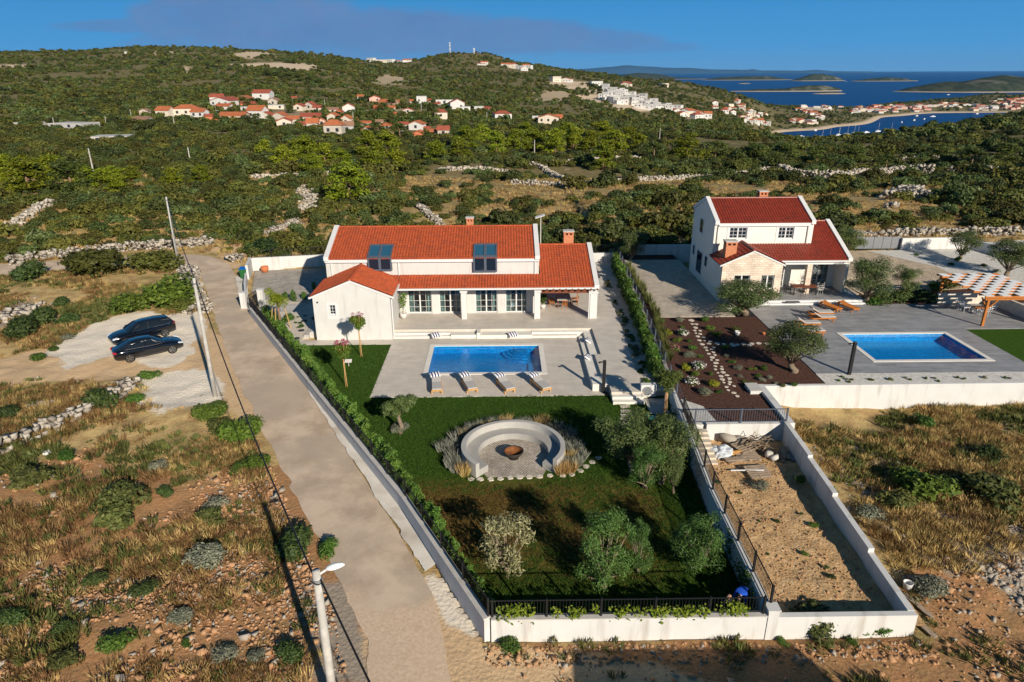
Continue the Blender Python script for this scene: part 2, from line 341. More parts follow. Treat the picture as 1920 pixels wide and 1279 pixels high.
rows = list(np.arange(-80, 8, 4.0)) + list(np.arange(8, 80, .30)); y = 80.0
while y < 3300: rows.append(y); y *= 1.0135
rows = np.array(rows); NC = 560
qs = np.linspace(-1.45, 1.45, NC)
GY = np.repeat(rows[:, None], NC, 1); GX = qs[None, :] * np.maximum(GY, 42)
GZ = Z(GX, GY)
in1 = inpoly(GX, GY, PROP1); in2 = inpoly(GX, GY, PROP2)
GZ = np.where(in1 | in2, np.minimum(GZ, -.22), GZ)
for (x0, x1, y0, y1) in ((-5.5, 2.6, 44.6, 49.6), (25.6, 33.7, 43.3, 48.3)):
 GZ = np.where((GX > x0 - .45) & (GX < x1 + .45) & (GY > y0 - .5) & (GY < y1 + .5), -2.6, GZ)

def soft(mask_d, w): return np.clip(mask_d / w + .5, 0, 1)
def area(px, z=0.0, w=1.2, n=1.3, f=.35, seed=20):
 poly = [tuple(P(u, v, z)[:2]) for u, v in px]
 d = dseg(GX, GY, poly + [poly[0]]); d = np.where(inpoly(GX, GY, poly), d, -d)
 return soft(d + fbm(GX, GY, seed, 4, f) * n, w) * (GY < 140)
A_soil = np.maximum(area([(-200, 900), (150, 850), (330, 905), (560, 880), (640, 1010), (690, 1180), (720, 1400), (-200, 1400)], n=2.2, seed=21) * .9,
     area([(1700, 1100), (1800, 1050), (2100, 1040), (2100, 1400), (1660, 1400), (1720, 1190)], n=1.6, seed=22) * .75)
A_soil = np.maximum(A_soil, area([(820, 1215), (1000, 1195), (1720, 1192), (2100, 1200), (2100, 1420), (760, 1420)], n=1.4, seed=41) * .8)
A_track = np.maximum.reduce([area([(-60, 690), (60, 655), (180, 640), (380, 600), (430, 640), (500, 780), (470, 800), (400, 720), (300, 700), (60, 720), (-60, 730)], n=.8, seed=23),
                             area([(640, 1200), (790, 1090), (860, 1160), (915, 1215), (1100, 1225), (1300, 1260), (1500, 1300), (1500, 1420), (660, 1420)], n=.8, seed=24),
                             area([(395, 470), (440, 450), (475, 475), (440, 505), (420, 490)], n=.8, seed=26)])
A_white = np.maximum.reduce([area([(110, 640), (170, 606), (250, 590), (370, 588), (385, 625), (330, 690), (200, 668), (130, 690), (95, 660)], n=1.1, seed=27),
                             area([(790, 1080), (850, 1080), (900, 1190), (840, 1170)], n=.5, seed=28),
                             area([(335, 480), (375, 515), (378, 560), (350, 575), (330, 520)], n=.8, seed=29) * .7,
                             area([(270, 700), (400, 690), (440, 735), (380, 760), (290, 790), (240, 770)], n=.9, seed=35) * .75])
A_rubble = np.maximum.reduce([area([(1560, 860), (1640, 840), (1780, 930), (1930, 970), (2000, 1130), (1900, 1150), (1800, 1080), (1650, 1010)], n=1.6, seed=31),
                              area([(1760, 820), (1850, 830), (1880, 870), (1800, 880)], n=.9, seed=32),
                              area([(0, 560), (70, 555), (60, 600), (0, 615)], n=.7, seed=33), area([(560, 1090), (650, 1100), (690, 1279), (600, 1279)], n=1.0, seed=34) * .85])
pu = CX + F * ((GX * Rv.x + GY * Rv.y + (GZ - H) * Rv.z) / np.maximum(GX * Fv.x + GY * Fv.y + (GZ - H) * Fv.z, 1))
pv = CY - F * ((GX * Uv.x + GY * Uv.y + (GZ - H) * Uv.z) / np.maximum(GX * Fv.x + GY * Fv.y + (GZ - H) * Fv.z, 1))
A_clear = np.zeros_like(GX)
for (u, v, ru, rv, s) in ((35, 124, 45, 3, 1), (470, 103, 40, 6, .9), (500, 122, 95, 4, 1), (560, 130, 40, 4, 1), (300, 98, 30, 3, .8), (430, 92, 30, 3, .8), (350, 134, 8, 9, .8),
                          (730, 150, 35, 9, .55), (650, 215, 180, 14, .35), (470, 222, 60, 16, .4), (1060, 157, 50, 4, 1), (1085, 164, 30, 5, 1), (1130, 185, 60, 9, 1), (1190, 200, 60, 9, 1),
                          (1160, 192, 60, 7, .9), (1240, 205, 40, 5, .8), (1040, 180, 40, 12, .55), (1290, 215, 60, 9, .4), (1530, 204, 40, 7, .9), (1130, 172, 40, 6, .9)):
 m = 1 - np.sqrt(((pu - u) / ru) ** 2 + ((pv - v) / rv) ** 2) + fbm(GX, GY, 40, 4, .03) * .5
 A_clear = np.maximum(A_clear, soft(m, .35) * s * (GY > 180) * (GY < 1900))
A_shore = (1 - smooth(SEA + 1.3, SEA + 2.8, GZ)) * (GY > 900)
nr = len(rows)
me = bpy.data.meshes.new('ground')
V = np.stack([GX, GY, GZ], -1).reshape(-1, 3)
idx = np.arange(nr * NC).reshape(nr, NC)
Q = np.stack([idx[:-1, :-1], idx[:-1, 1:], idx[1:, 1:], idx[1:, :-1]], -1).reshape(-1, 4)
me.vertices.add(len(V)); me.vertices.foreach_set('co', V.ravel()); me.loops.add(Q.size); me.loops.foreach_set('vertex_index', Q.ravel())
me.polygons.add(len(Q)); me.polygons.foreach_set('loop_start', np.arange(len(Q)) * 4); me.polygons.foreach_set('use_smooth', [True] * len(Q))
me.update(calc_edges=True); me.validate()
for nm, a in (('soil', A_soil), ('track', A_track), ('white', A_white), ('rubble', A_rubble), ('clearing', np.maximum(A_clear, A_shore)), ('far', smooth(70, 200, GY))):
 at = me.attributes.new(nm, 'FLOAT', 'POINT'); at.data.foreach_set('value', a.ravel().astype(np.float32))

m, n, l, b = nodes_of('land')
tcn = n.new('ShaderNodeTexCoord')
def noise(scale, detail=8, rough=.6, dist=0):
 o = n.new('ShaderNodeTexNoise'); o.inputs['Scale'].default_value = scale; o.inputs['Detail'].default_value = detail
 o.inputs['Roughness'].default_value = rough; o.inputs['Distortion'].default_value = dist; l.new(tcn.outputs['Object'], o.inputs['Vector']); return o.outputs['Fac']
def lmix(f, a, bb):
 x = n.new('ShaderNodeMix'); x.data_type = 'RGBA'
 for k, s in (('Factor', f), ('A', a), ('B', bb)):
  if isinstance(s, tuple): x.inputs[k].default_value = (*s, 1)
  elif isinstance(s, float): x.inputs[k].default_value = s
  else: l.new(s, x.inputs[k])
 return x.outputs['Result']
def lramp(f, c0, c1, p0=.35, p1=.65): r = ramp(n, None, c0, c1, p0, p1); l.new(f, r.inputs[0]); return r.outputs[0]
def attr(nm): a = n.new('ShaderNodeAttribute'); a.attribute_name = nm; return a.outputs['Fac']
def lm(op, a, bb):
 x = n.new('ShaderNodeMath'); x.operation = op; x.use_clamp = True
 for i, s in enumerate((a, bb)):
  if isinstance(s, float): x.inputs[i].default_value = s
  else: l.new(s, x.inputs[i])
 return x.outputs[0]
def edge(nm, ns, k=.6):      # sharpen an area's edge with fine noise
 mr = n.new('ShaderNodeMapRange'); s_ = n.new('ShaderNodeMath'); s_.operation = 'MULTIPLY_ADD'; l.new(n_mid, s_.inputs[0]); s_.inputs[1].default_value = k; l.new(attr(nm), s_.inputs[2]); l.new(s_.outputs[0], mr.inputs[0])
 mr.inputs[1].default_value = .5 * k + .30; mr.inputs[2].default_value = .5 * k + .62; mr.interpolation_type = 'SMOOTHSTEP'; return lm('MULTIPLY', mr.outputs[0], lm('MINIMUM', lm('MULTIPLY', attr(nm), 3.0), 1.0))
n_mid = noise(.9, 8, .65); n_fine = noise(11, 9, .75); n_big = noise(.12, 6, .6); n_grit = noise(28, 4, .7); n_patch = noise(.35, 6, .6)
vor = n.new('ShaderNodeTexVoronoi'); vor.inputs['Scale'].default_value = 5.5; l.new(tcn.outputs['Object'], vor.inputs['Vector'])
vor2 = n.new('ShaderNodeTexVoronoi'); vor2.inputs['Scale'].default_value = 2.2; l.new(tcn.outputs['Object'], vor2.inputs['Vector'])
near = lmix(lm('MULTIPLY', lramp(n_mid, (0, 0, 0), (1, 1, 1), .42, .6), .8), lramp(n_fine, (.46, .32, .13), (.64, .47, .22)), lramp(n_fine, (.26, .155, .07), (.42, .265, .12)))
near = lmix(lm('MULTIPLY', lramp(n_patch, (0, 0, 0), (1, 1, 1), .52, .64), .55), near, lramp(n_fine, (.10, .105, .03), (.20, .19, .065)))
farc = lmix(lramp(n_mid, (0, 0, 0), (1, 1, 1), .40, .62), (.20, .155, .075), lramp(n_fine, (.075, .078, .024), (.135, .125, .045)))
farc = lmix(lm('MULTIPLY', lramp(n_patch, (0, 0, 0), (1, 1, 1), .56, .68), .8), farc, (.38, .31, .21))
basec = lmix(attr('far'), near, farc)
soil = lmix(lramp(n_mid, (0, 0, 0), (1, 1, 1), .38, .62), lramp(n_fine, (.36, .165, .07), (.52, .28, .135)), lramp(n_fine, (.26, .145, .062), (.42, .255, .12)))
soil = lmix(lm('MULTIPLY', lramp(vor.outputs['Distance'], (1, 1, 1), (0, 0, 0), .10, .32), .45), soil, lramp(n_grit, (.38, .22, .12), (.60, .44, .30)))
basec = lmix(edge('soil', 'm', .7), basec, soil)
track = lmix(lramp(n_mid, (0, 0, 0), (1, 1, 1), .40, .66), lramp(n_fine, (.62, .415, .225), (.74, .53, .32)), lramp(n_grit, (.50, .31, .155), (.68, .49, .31)))
basec = lmix(edge('track', 'm', .8), basec, track)
basec = lmix(edge('white', 'm', 1.3), basec, lramp(n_fine, (.72, .61, .475), (.88, .79, .665)))
rub = lmix(lramp(vor.outputs['Distance'], (1, 1, 1), (0, 0, 0), .03, .16), (.36, .29, .22), lramp(n_grit, (.40, .35, .29), (.60, .54, .46)))
basec = lmix(edge('rubble', 'm'), basec, rub)
basec = lmix(lm('MULTIPLY', attr('clearing'), .95), basec, lramp(n_mid, (.55, .40, .26), (.74, .60, .44)))
l.new(basec, b.inputs['Base Color']); b.inputs['Roughness'].default_value = .95; b.inputs['Specular IOR Level'].default_value = .1
bp = n.new('ShaderNodeBump'); bp.inputs['Strength'].default_value = .9; bp.inputs['Distance'].default_value = .05
hsum = lm('ADD', lm('MULTIPLY', n_fine, .55), lm('MULTIPLY', vor.outputs['Distance'], .5)); l.new(hsum, bp.inputs['Height']); l.new(bp.outputs[0], b.inputs['Normal'])
ground = link('ground', me, MATS['land']); tag(ground, 'dry stony scrubland sloping from the villas up to the hills', 'ground', kind='structure')

# sea
m, n, l, b = nodes_of('sea_water')
b.inputs['Base Color'].default_value = (.002, .045, .20, 1); b.inputs['Roughness'].default_value = .35; b.inputs['IOR'].default_value = 1.33; b.inputs['Specular IOR Level'].default_value = .13
tcn = n.new('ShaderNodeTexCoord'); no = n.new('ShaderNodeTexNoise'); no.inputs['Scale'].default_value = .02; no.inputs['Detail'].default_value = 8; l.new(tcn.outputs['Object'], no.inputs['Vector'])
mp = n.new('ShaderNodeMapping'); mp.inputs['Scale'].default_value = (.35, 1.0, 1.0); l.new(tcn.outputs['Object'], mp.inputs[0]); l.new(mp.outputs[0], no.inputs['Vector'])
r = ramp(n, None, (.001, .016, .095), (.0015, .029, .145), .35, .68); l.new(no.outputs['Fac'], r.inputs[0]); l.new(r.outputs[0], b.inputs['Base Color'])
bp = n.new('ShaderNodeBump'); bp.inputs['Strength'].default_value = .35; bp.inputs['Distance'].default_value = 2.0; l.new(no.outputs['Fac'], bp.inputs['Height']); l.new(bp.outputs[0], b.inputs['Normal'])
sea = MB().quad((-60000, 850, SEA), (60000, 850, SEA), (60000, 42000, SEA), (-60000, 42000, SEA)).build('sea', MATS['sea_water'])
tag(sea, 'deep blue sea and bay beyond the hills', 'sea', kind='structure')

m, n, l, b = nodes_of('island_scrub')
tcn = n.new('ShaderNodeTexCoord'); gx = n.new('ShaderNodeNewGeometry'); sz = n.new('ShaderNodeSeparateXYZ'); l.new(gx.outputs['Position'], sz.inputs[0])
n_i = noise(.03, 8, .7); n_j = noise(.008, 6, .6)
c = lmix(lramp(n_i, (0, 0, 0), (1, 1, 1), .38, .6), (.022, .034, .022), (.055, .062, .038))
c = lmix(lm('MULTIPLY', lramp(n_j, (0, 0, 0), (1, 1, 1), .58, .68), .55), c, (.20, .18, .14))
mr = n.new('ShaderNodeMapRange'); l.new(sz.outputs['Z'], mr.inputs[0]); mr.inputs[1].default_value = SEA + 2.5; mr.inputs[2].default_value = SEA + 5; mr.inputs[3].default_value = 1; mr.inputs[4].default_value = 0
c = lmix(mr.outputs[0], c, (.34, .29, .24)); l.new(c, b.inputs['Base Color']); b.inputs['Roughness'].default_value = 1; b.inputs['Specular IOR Level'].default_value = 0
def island(name, pts, vbase, label, depth=.35, seed=1, n1=70, n2=24, mat='island_scrub', rough=.12, cat='island'):
 us = [p[0] for p in pts]; u0, u1 = us[0], us[-1]; mb = MB(); grid = []
 d = ray((u0 + u1) / 2, vbase); yb = d.y * (SEA - H) / d.z; base = P((u0 + u1) / 2, vbase, SEA); yb = base.y
 xa, xb = PY(u0, vbase, yb).x, PY(u1, vbase, yb).x; W = xb - xa; dep = W * depth
 for i in range(n1 + 1):
  t = i / n1; u = u0 + (u1 - u0) * t; vt = float(np.interp(u, us, [p[1] for p in pts])); end = min(1, sin(pi * t) * 1.6)
  hh = max(0, PY(u, vt, yb + dep * .45).z - SEA)
  for j in range(n2 + 1):
   s = j / n2; yy = yb + dep * (.5 + (s - .5) * max(.05, end ** .6)) - 0.0
   prof = sin(pi * min(1, s * 1.08)) ** .75 if s < .93 else 0
   x = xa + W * t * 1.0; x = PY(u, vbase, yy).x
   z = SEA - 2 + (hh + 2) * prof * (1 + rough * float(fbm(t * 9, s * 4, seed, 4, 1.0)) * (1 if 0 < s < 1 else 0))
   mb.v.append((x, yy, z))
 k = n2 + 1; mb.f = [[i * k + j, (i + 1) * k + j, (i + 1) * k + j + 1, i * k + j + 1] for i in range(n1) for j in range(n2)]; mb.m = [0] * len(mb.f)
 o = mb.build(name, MATS[mat], smooth=True); tag(o, label, cat, kind='structure'); return o
island('island', [(1672, 173), (1700, 165), (1735, 158), (1765, 154), (1800, 154), (1835, 146), (1870, 141), (1900, 144), (1940, 147), (2050, 144), (2200, 150), (2350, 172)], 173, 'large dark scrub covered island at the right beyond the peninsula', .28, 3)
island('island', [(1482, 151), (1500, 146), (1520, 139.5), (1540, 138), (1560, 142), (1585, 151)], 152, 'rounded green island with a thin pale shore', .4, 4)
island('island', [(1596, 152), (1625, 148), (1660, 145), (1690, 146.5), (1722, 151.5)], 152.5, 'low bare rocky islet right of the rounded island', .4, 5)
island('island', [(1315, 150), (1350, 145), (1400, 143), (1440, 143), (1490, 150)], 150.5, 'long flat wooded island with a few houses on its shore', .35, 6)
island('island', [(1130, 146), (1160, 142), (1195, 136), (1230, 139), (1270, 145), (1330, 148)], 149, 'low wooded headland behind the coastal ridge', .4, 7)
island('island', [(1370, 171), (1420, 167), (1470, 166), (1510, 160.5), (1545, 160.5), (1572, 165), (1580, 172)], 172, 'flat wooded tongue of land with a pale sandy tip', .25, 8)
island('island', [(1523, 176), (1540, 172), (1565, 172), (1585, 175.5)], 176.5, 'small low islet in front of the sandy tongue', .4, 9)
island('island', [(1384, 157), (1394, 154.5), (1408, 157)], 157.2, 'tiny lighthouse rock in the channel', .4, 10, 16, 8)
M('haze_tinted_mountain', (.03, .07, .12), 1, .1, .0004, spec=0)  # blue of distance haze is put into the base colour
island('mountain_range', [(1030, 133), (1100, 129), (1140, 125.5), (1175, 123), (1205, 125), (1240, 127), (1290, 127.5), (1330, 130), (1400, 131), (1410, 129), (1425, 132), (1500, 133), (1530, 131), (1560, 133.5), (1640, 134)], 138, 'faint blue mountain range on the horizon beyond the sea', .1, 11, 90, 10, 'haze_tinted_mountain', .15, 'mountains')
PL = M('plaster', (.60, .58, .545), .9, .05, 1.2, bump=.12, bscale=60, spec=.1, stain=((.47, .44, .40), 1.3, .54, .80))
PLW = M('white_plaster', (.62, .605, .58), .9, .05, 1.0, bump=.12, bscale=50, spec=.1, stain=((.42, .385, .335), 1.5, .54, .80))
TRIM = M('white_trim', (.66, .65, .63), .7, .03, 1.0)
TILE_O = M('clay_tile', (.42, .085, .031), .75, .34, 5.5, spec=.2, stain=((.30, .07, .032), 1.9, .46, .72))
TILE_R = M('dark_clay_tile', (.235, .034, .016), .42, .34, 5.5, spec=.4, stain=((.17, .03, .016), 1.9, .46, .72))
BRICK = M('chimney_brick', (.52, .20, .10), .85, .25, 6, bump=.3, bscale=20)
CONC = M('concrete', (.52, .49, .45), .9, .12, 1.5, bump=.2, bscale=25, stain=((.40, .37, .33), .8, .5, .75))
ANTH = M('anthracite', (.085, .10, .13), .45, .1, 3, spec=.4)
BLACK = M('black_metal', (.012, .012, .013), .5, .1, 4, spec=.4)
WOOD = M('teak', (.50, .24, .085), .6, .25, 5, bump=.15, bscale=40)
WOODD = M('dark_timber', (.17, .052, .022), .65, .2, 4)
WOODO = M('orange_timber', (.43, .145, .028), .55, .2, 4)
WOODG = M('weathered_wood', (.33, .25, .18), .85, .3, 5, bump=.3, bscale=30)
CUSH = M('cushion_cloth', (.46, .43, .40), .95, .06, 6, bump=.1, bscale=80)
NAVY = M('navy_cloth', (.015, .02, .10), .95, .1, 5); WHITEC = M('white_cloth', (.80, .79, .77), .95, .04, 5)
STONEP = M('pale_stone', (.62, .55, .46), .9, .22, 2.5, bump=.4, bscale=12)
GREYST = M('grey_limestone', (.36, .325, .28), .95, .3, 2.0, bump=.6, bscale=9)
TERRA = M('terracotta', (.52, .17, .07), .8, .12, 5)
POTW = M('pale_pot', (.60, .57, .53), .8, .1, 5)
def tiles(name, c, c2, sx_, sy_, mortar, rough=.6, spec=.3, msize=.012, off=.5, var=.3):
 m, n, l, b = nodes_of(name); t = n.new('ShaderNodeTexCoord'); br = n.new('ShaderNodeTexBrick'); l.new(t.outputs['Object'], br.inputs['Vector'])
 br.inputs['Color1'].default_value = (*c, 1); br.inputs['Color2'].default_value = (*c2, 1); br.inputs['Mortar'].default_value = (*mortar, 1)
 br.inputs['Scale'].default_value = 1; br.inputs['Brick Width'].default_value = sx_; br.inputs['Row Height'].default_value = sy_; br.inputs['Mortar Size'].default_value = msize
 br.offset = off
 no = n.new('ShaderNodeTexNoise'); no.inputs['Scale'].default_value = 1.1; no.inputs['Detail'].default_value = 8; l.new(t.outputs['Object'], no.inputs['Vector'])
 mr = n.new('ShaderNodeMapRange'); l.new(no.outputs['Fac'], mr.inputs[0]); mr.inputs[1].default_value = .25; mr.inputs[2].default_value = .75; mr.inputs[3].default_value = 1 - var; mr.inputs[4].default_value = 1 + var
 hv = n.new('ShaderNodeHueSaturation'); l.new(br.outputs['Color'], hv.inputs['Color']); l.new(mr.outputs[0], hv.inputs['Value'])
 l.new(hv.outputs[0], b.inputs['Base Color']); b.inputs['Roughness'].default_value = rough; b.inputs['Specular IOR Level'].default_value = spec
 bp = n.new('ShaderNodeBump'); bp.inputs['Strength'].default_value = .4; bp.inputs['Distance'].default_value = .01; l.new(no.outputs['Fac'], bp.inputs['Height']); l.new(bp.outputs[0], b.inputs['Normal'])
 return m
DECK = tiles('deck_tile', (.55, .49, .42), (.60, .54, .465), 1.2, .30, (.45, .395, .335), .6, .25, .008, var=.10)
DECK2 = tiles('grey_plank_tile', (.235, .235, .24), (.32, .315, .315), 1.4, .22, (.24, .23, .22), .5, .3, .006, var=.18)
COBBLE = tiles('cobble', (.36, .32, .27), (.55, .49, .42), .2, .12, (.20, .17, .14), .9, .15, .012, var=.25)
COBW = tiles('warm_cobble', (.46, .36, .25), (.62, .50, .36), .22, .16, (.26, .2, .14), .9, .15, .012, var=.25)
DRIVE = tiles('paver', (.42, .355, .28), (.56, .48, .385), .24, .16, (.27, .225, .18), .9, .15, .010, var=.18)
m, n, l, b = nodes_of('window_glass'); b.inputs['Base Color'].default_value = (.012, .02, .035, 1); b.inputs['Roughness'].default_value = .04; b.inputs['Specular IOR Level'].default_value = .7
GLASS = m
m, n, l, b = nodes_of('sky_tinted_roof_glass'); b.inputs['Base Color'].default_value = (.025, .10, .17, 1); b.inputs['Roughness'].default_value = .05; b.inputs['Specular IOR Level'].default_value = .8  # teal base colour stands in for sky reflected in the skylights
SKY_RGLASS = m
m, n, l, b = nodes_of('clear_pane'); gl = n.new('ShaderNodeBsdfGlossy'); gl.inputs['Roughness'].default_value = .02; tp = n.new('ShaderNodeBsdfTransparent'); tp.inputs[0].default_value = (.80, .88, .90, 1)
fr = n.new('ShaderNodeLayerWeight'); fr.inputs[0].default_value = .35; ms = n.new('ShaderNodeMixShader'); l.new(fr.outputs['Fresnel'], ms.inputs[0]); l.new(tp.outputs[0], ms.inputs[1]); l.new(gl.outputs[0], ms.inputs[2]); l.new(ms.outputs[0], n['Material Output'].inputs[0])
PANE = m
m, n, l, b = nodes_of('pool_water'); gl = n.new('ShaderNodeBsdfGlossy'); gl.inputs['Roughness'].default_value = .03; tp = n.new('ShaderNodeBsdfTransparent'); tp.inputs[0].default_value = (.45, .84, .98, 1)
fr = n.new('ShaderNodeLayerWeight'); fr.inputs[0].default_value = .5; ms = n.new('ShaderNodeMixShader'); t = n.new('ShaderNodeTexCoord')
no = n.new('ShaderNodeTexNoise'); no.inputs['Scale'].default_value = 3.2; no.inputs['Detail'].default_value = 5; no.inputs['Distortion'].default_value = .6; l.new(t.outputs['Object'], no.inputs['Vector'])
bp = n.new('ShaderNodeBump'); bp.inputs['Strength'].default_value = .35; bp.inputs['Distance'].default_value = .05; l.new(no.outputs['Fac'], bp.inputs['Height'])
l.new(bp.outputs[0], fr.inputs['Normal']); l.new(bp.outputs[0], gl.inputs['Normal'])
pw = n.new('ShaderNodeMath'); pw.operation = 'POWER'; l.new(fr.outputs['Facing'], pw.inputs[0]); pw.inputs[1].default_value = 5.0
l.new(pw.outputs[0], ms.inputs[0]); l.new(tp.outputs[0], ms.inputs[1]); l.new(gl.outputs[0], ms.inputs[2]); l.new(ms.outputs[0], n['Material Output'].inputs[0])
WATER = m
m, n, l, b = nodes_of('pool_mosaic'); t = n.new('ShaderNodeTexCoord')
vo = n.new('ShaderNodeTexVoronoi'); vo.feature = 'DISTANCE_TO_EDGE'; vo.inputs['Scale'].default_value = 1.9; no = n.new('ShaderNodeTexNoise'); no.inputs['Scale'].default_value = 1.6; no.inputs['Detail'].default_value = 4
l.new(t.outputs['Object'], no.inputs['Vector']); vm = n.new('ShaderNodeMix'); vm.data_type = 'RGBA'; vm.inputs['Factor'].default_value = .35; l.new(t.outputs['Object'], vm.inputs['A']); l.new(no.outputs['Color'], vm.inputs['B']); l.new(vm.outputs['Result'], vo.inputs['Vector'])
wh = n.new('ShaderNodeTexWhiteNoise'); sn = n.new('ShaderNodeVectorMath'); sn.operation = 'SNAP'; sn.inputs[1].default_value = (.10, .10, .10); l.new(t.outputs['Object'], sn.inputs[0]); l.new(sn.outputs[0], wh.inputs['Vector'])
r = ramp(n, None, (.001, .17, .42), (.004, .33, .62), 0, 1); l.new(wh.outputs['Value'], r.inputs[0]); l.new(r.outputs[0], b.inputs['Base Color']); b.inputs['Roughness'].default_value = .3
MOSAIC = m

# building parts
def roof_plane(mb, a, b, c, wave=.24, row=.36, amp=.028, n=6):
 a, b, c = Vector(a), Vector(b), Vector(c); s = b - a; L = s.length; s = s / L; t = c - a; T = t.length; t = t / T; nn = s.cross(t).normalized()
 if nn.z < 0: nn = -nn
 k = max(2, int(L / wave) * n); R = max(1, int(round(T / row)))
 for i in range(R):
  t0, t1 = T * i / R - (.0 if i == 0 else .03), T * (i + 1) / R; vs = []
  for (tt, h) in ((t0, .0), (t0, .045), (t1, .012)):
   for j in range(k + 1):
    x = L * j / k; w = abs(cos(pi * x / wave)); vs.append(a + s * x + t * tt + nn * (h + (amp * 2 * w if h else -.02)))
  for q in range(2):
   for j in range(k): mb.f.append([len(mb.v) + q * (k + 1) + j, len(mb.v) + q * (k + 1) + j + 1, len(mb.v) + (q + 1) * (k + 1) + j + 1, len(mb.v) + (q + 1) * (k + 1) + j]); mb.m.append(0)
  mb.v += [tuple(p) for p in vs]
def slab(mb, a, b, c, th=.10, mi=0):
 a, b, c = Vector(a), Vector(b), Vector(c); d = b + (c - a); nn = (b - a).cross(c - a).normalized()
 if nn.z < 0: nn = -nn
 lo = [p - nn * th - nn * .015 for p in (a, b, d, c)]; hi = [p - nn * .015 for p in (a, b, d, c)]
 mb.add(lo + hi, [(3, 2, 1, 0), (4, 5, 6, 7), (0, 1, 5, 4), (1, 2, 6, 5), (2, 3, 7, 6), (3, 0, 4, 7)], mi)
def ridge_caps(mb, a, b, r=.11, step=.36):
 a, b = Vector(a), Vector(b); L = (b - a).length; d = (b - a) / L; n = max(1, int(L / step))
 for i in range(n): mb.tube([a + d * (L * i / n), a + d * (L * (i + 1) / n + .02)], [r, r * .86], 8)
def window(parent, x0, x1, y, z0, z1, nx=2, nz=3, leafs=2, fm=None, gm=None, deep=.10, name='window', curtain=True, label=None, surround=0):
 fm = fm or TRIM; gm = gm or PANE; f = MB(); e = .07; yo = y - .02
 for (a, b, c, d) in ((x0, x0 + e, z0, z1), (x1 - e, x1, z0, z1), (x0 + e, x1 - e, z1 - e, z1), (x0 + e, x1 - e, z0, z0 + e * 1.4)): f.box(a, yo, c, b, yo + deep, d)
 w = (x1 - x0) / leafs
 for k in range(leafs):
  a, b = x0 + w * k, x0 + w * (k + 1)
  if k: f.box(a - .055, yo + .003, z0 + e * 1.4, a + .055, yo + deep - .003, z1 - e)
  for i in range(1, nx): xx = a + (b - a) * i / nx; f.box(xx - .014, yo + .02, z0 + .09, xx + .014, yo + .05, z1 - .07)
 for j in range(1, nz): zz = z0 + (z1 - z0) * j / nz; f.box(x0 + .06, yo + .023, zz - .014, x1 - .06, yo + .047, zz + .014)
 if surround:
  s = surround; ys = y - .06
  for (a, b, c, d) in ((x0 - s, x0, z0 - s, z1 + s), (x1, x1 + s, z0 - s, z1 + s), (x0, x1, z1, z1 + s), (x0, x1, z0 - s, z0)): f.box(a, ys, c, b, y + .01, d)
 o = f.build(name, fm, parent)
 if label: o['label'] = label
 p = MB(); p.box(x0 + .05, yo + .052, z0 + .07, x1 - .05, yo + .062, z1 - .05); p.build('pane', gm, o)
 if curtain and gm is PANE:
  for sgn, xa in ((1, x0 + .10), (-1, x1 - .10)):
   cu = MB(); pts = []; wd = .34
   for k in range(13): pts.append((xa + sgn * wd * k / 12, y + .32 + .05 * (k % 2)))
   for k in range(12): (xa_, ya_), (xb_, yb_) = pts[k], pts[k + 1]; cu.quad((xa_, ya_, z0 + .05), (xb_, yb_, z0 + .05), (xb_ - sgn * .10, yb_, z1 - .05), (xa_ - sgn * 0, ya_, z1 - .05))
   cu.build('curtain', MATS['curtain_cloth'], o)
 return o
M('curtain_cloth', (.50, .60, .52), .95, .06, 5)
M('room_wall', (.30, .28, .26), .9, .1, 1); M('room_floor', (.26, .25, .24), .4, .1, 1)
def chimney(parent, x, y, z0, z1, w=.62, d=.6, cap=.1):
 c = MB(); c.box(x - w / 2, y - d / 2, z0, x + w / 2, y + d / 2, z1 - .38)
 for sx_ in (-1, 0, 1): c.box(x + sx_ * (w / 2 - .07) - .07, y - d / 2, z1 - .38, x + sx_ * (w / 2 - .07) + .07, y + d / 2, z1 - .18)
 c.box(x - w / 2, y - .05, z1 - .378, x + w / 2, y + .05, z1 - .182)
 c.box(x - w / 2 - .03, y - d / 2 - .03, z1 - .18, x + w / 2 + .03, y + d / 2 + .03, z1 - cap + .02)
 o = c.build('chimney', MATS['chimney_brick'], parent)
 k = MB(); k.box(x - w / 2 - .07, y - d / 2 - .07, z1 - cap + .022, x + w / 2 + .07, y + d / 2 + .07, z1); k.build('cap', CONC, o); return o
def coping(mb, x0, x1, pts, h=.16):
 for (ya, za), (yb, zb) in zip(pts[:-1], pts[1:]):
  mb.add([(x0, ya, za - .16), (x1, ya, za - .16), (x1, yb, zb - .16), (x0, yb, zb - .16), (x0, ya, za + h), (x1, ya, za + h), (x1, yb, zb + h), (x0, yb, zb + h)],
               [(3, 2, 1, 0), (4, 5, 6, 7), (0, 1, 5, 4), (1, 2, 6, 5), (2, 3, 7, 6), (3, 0, 4, 7)])

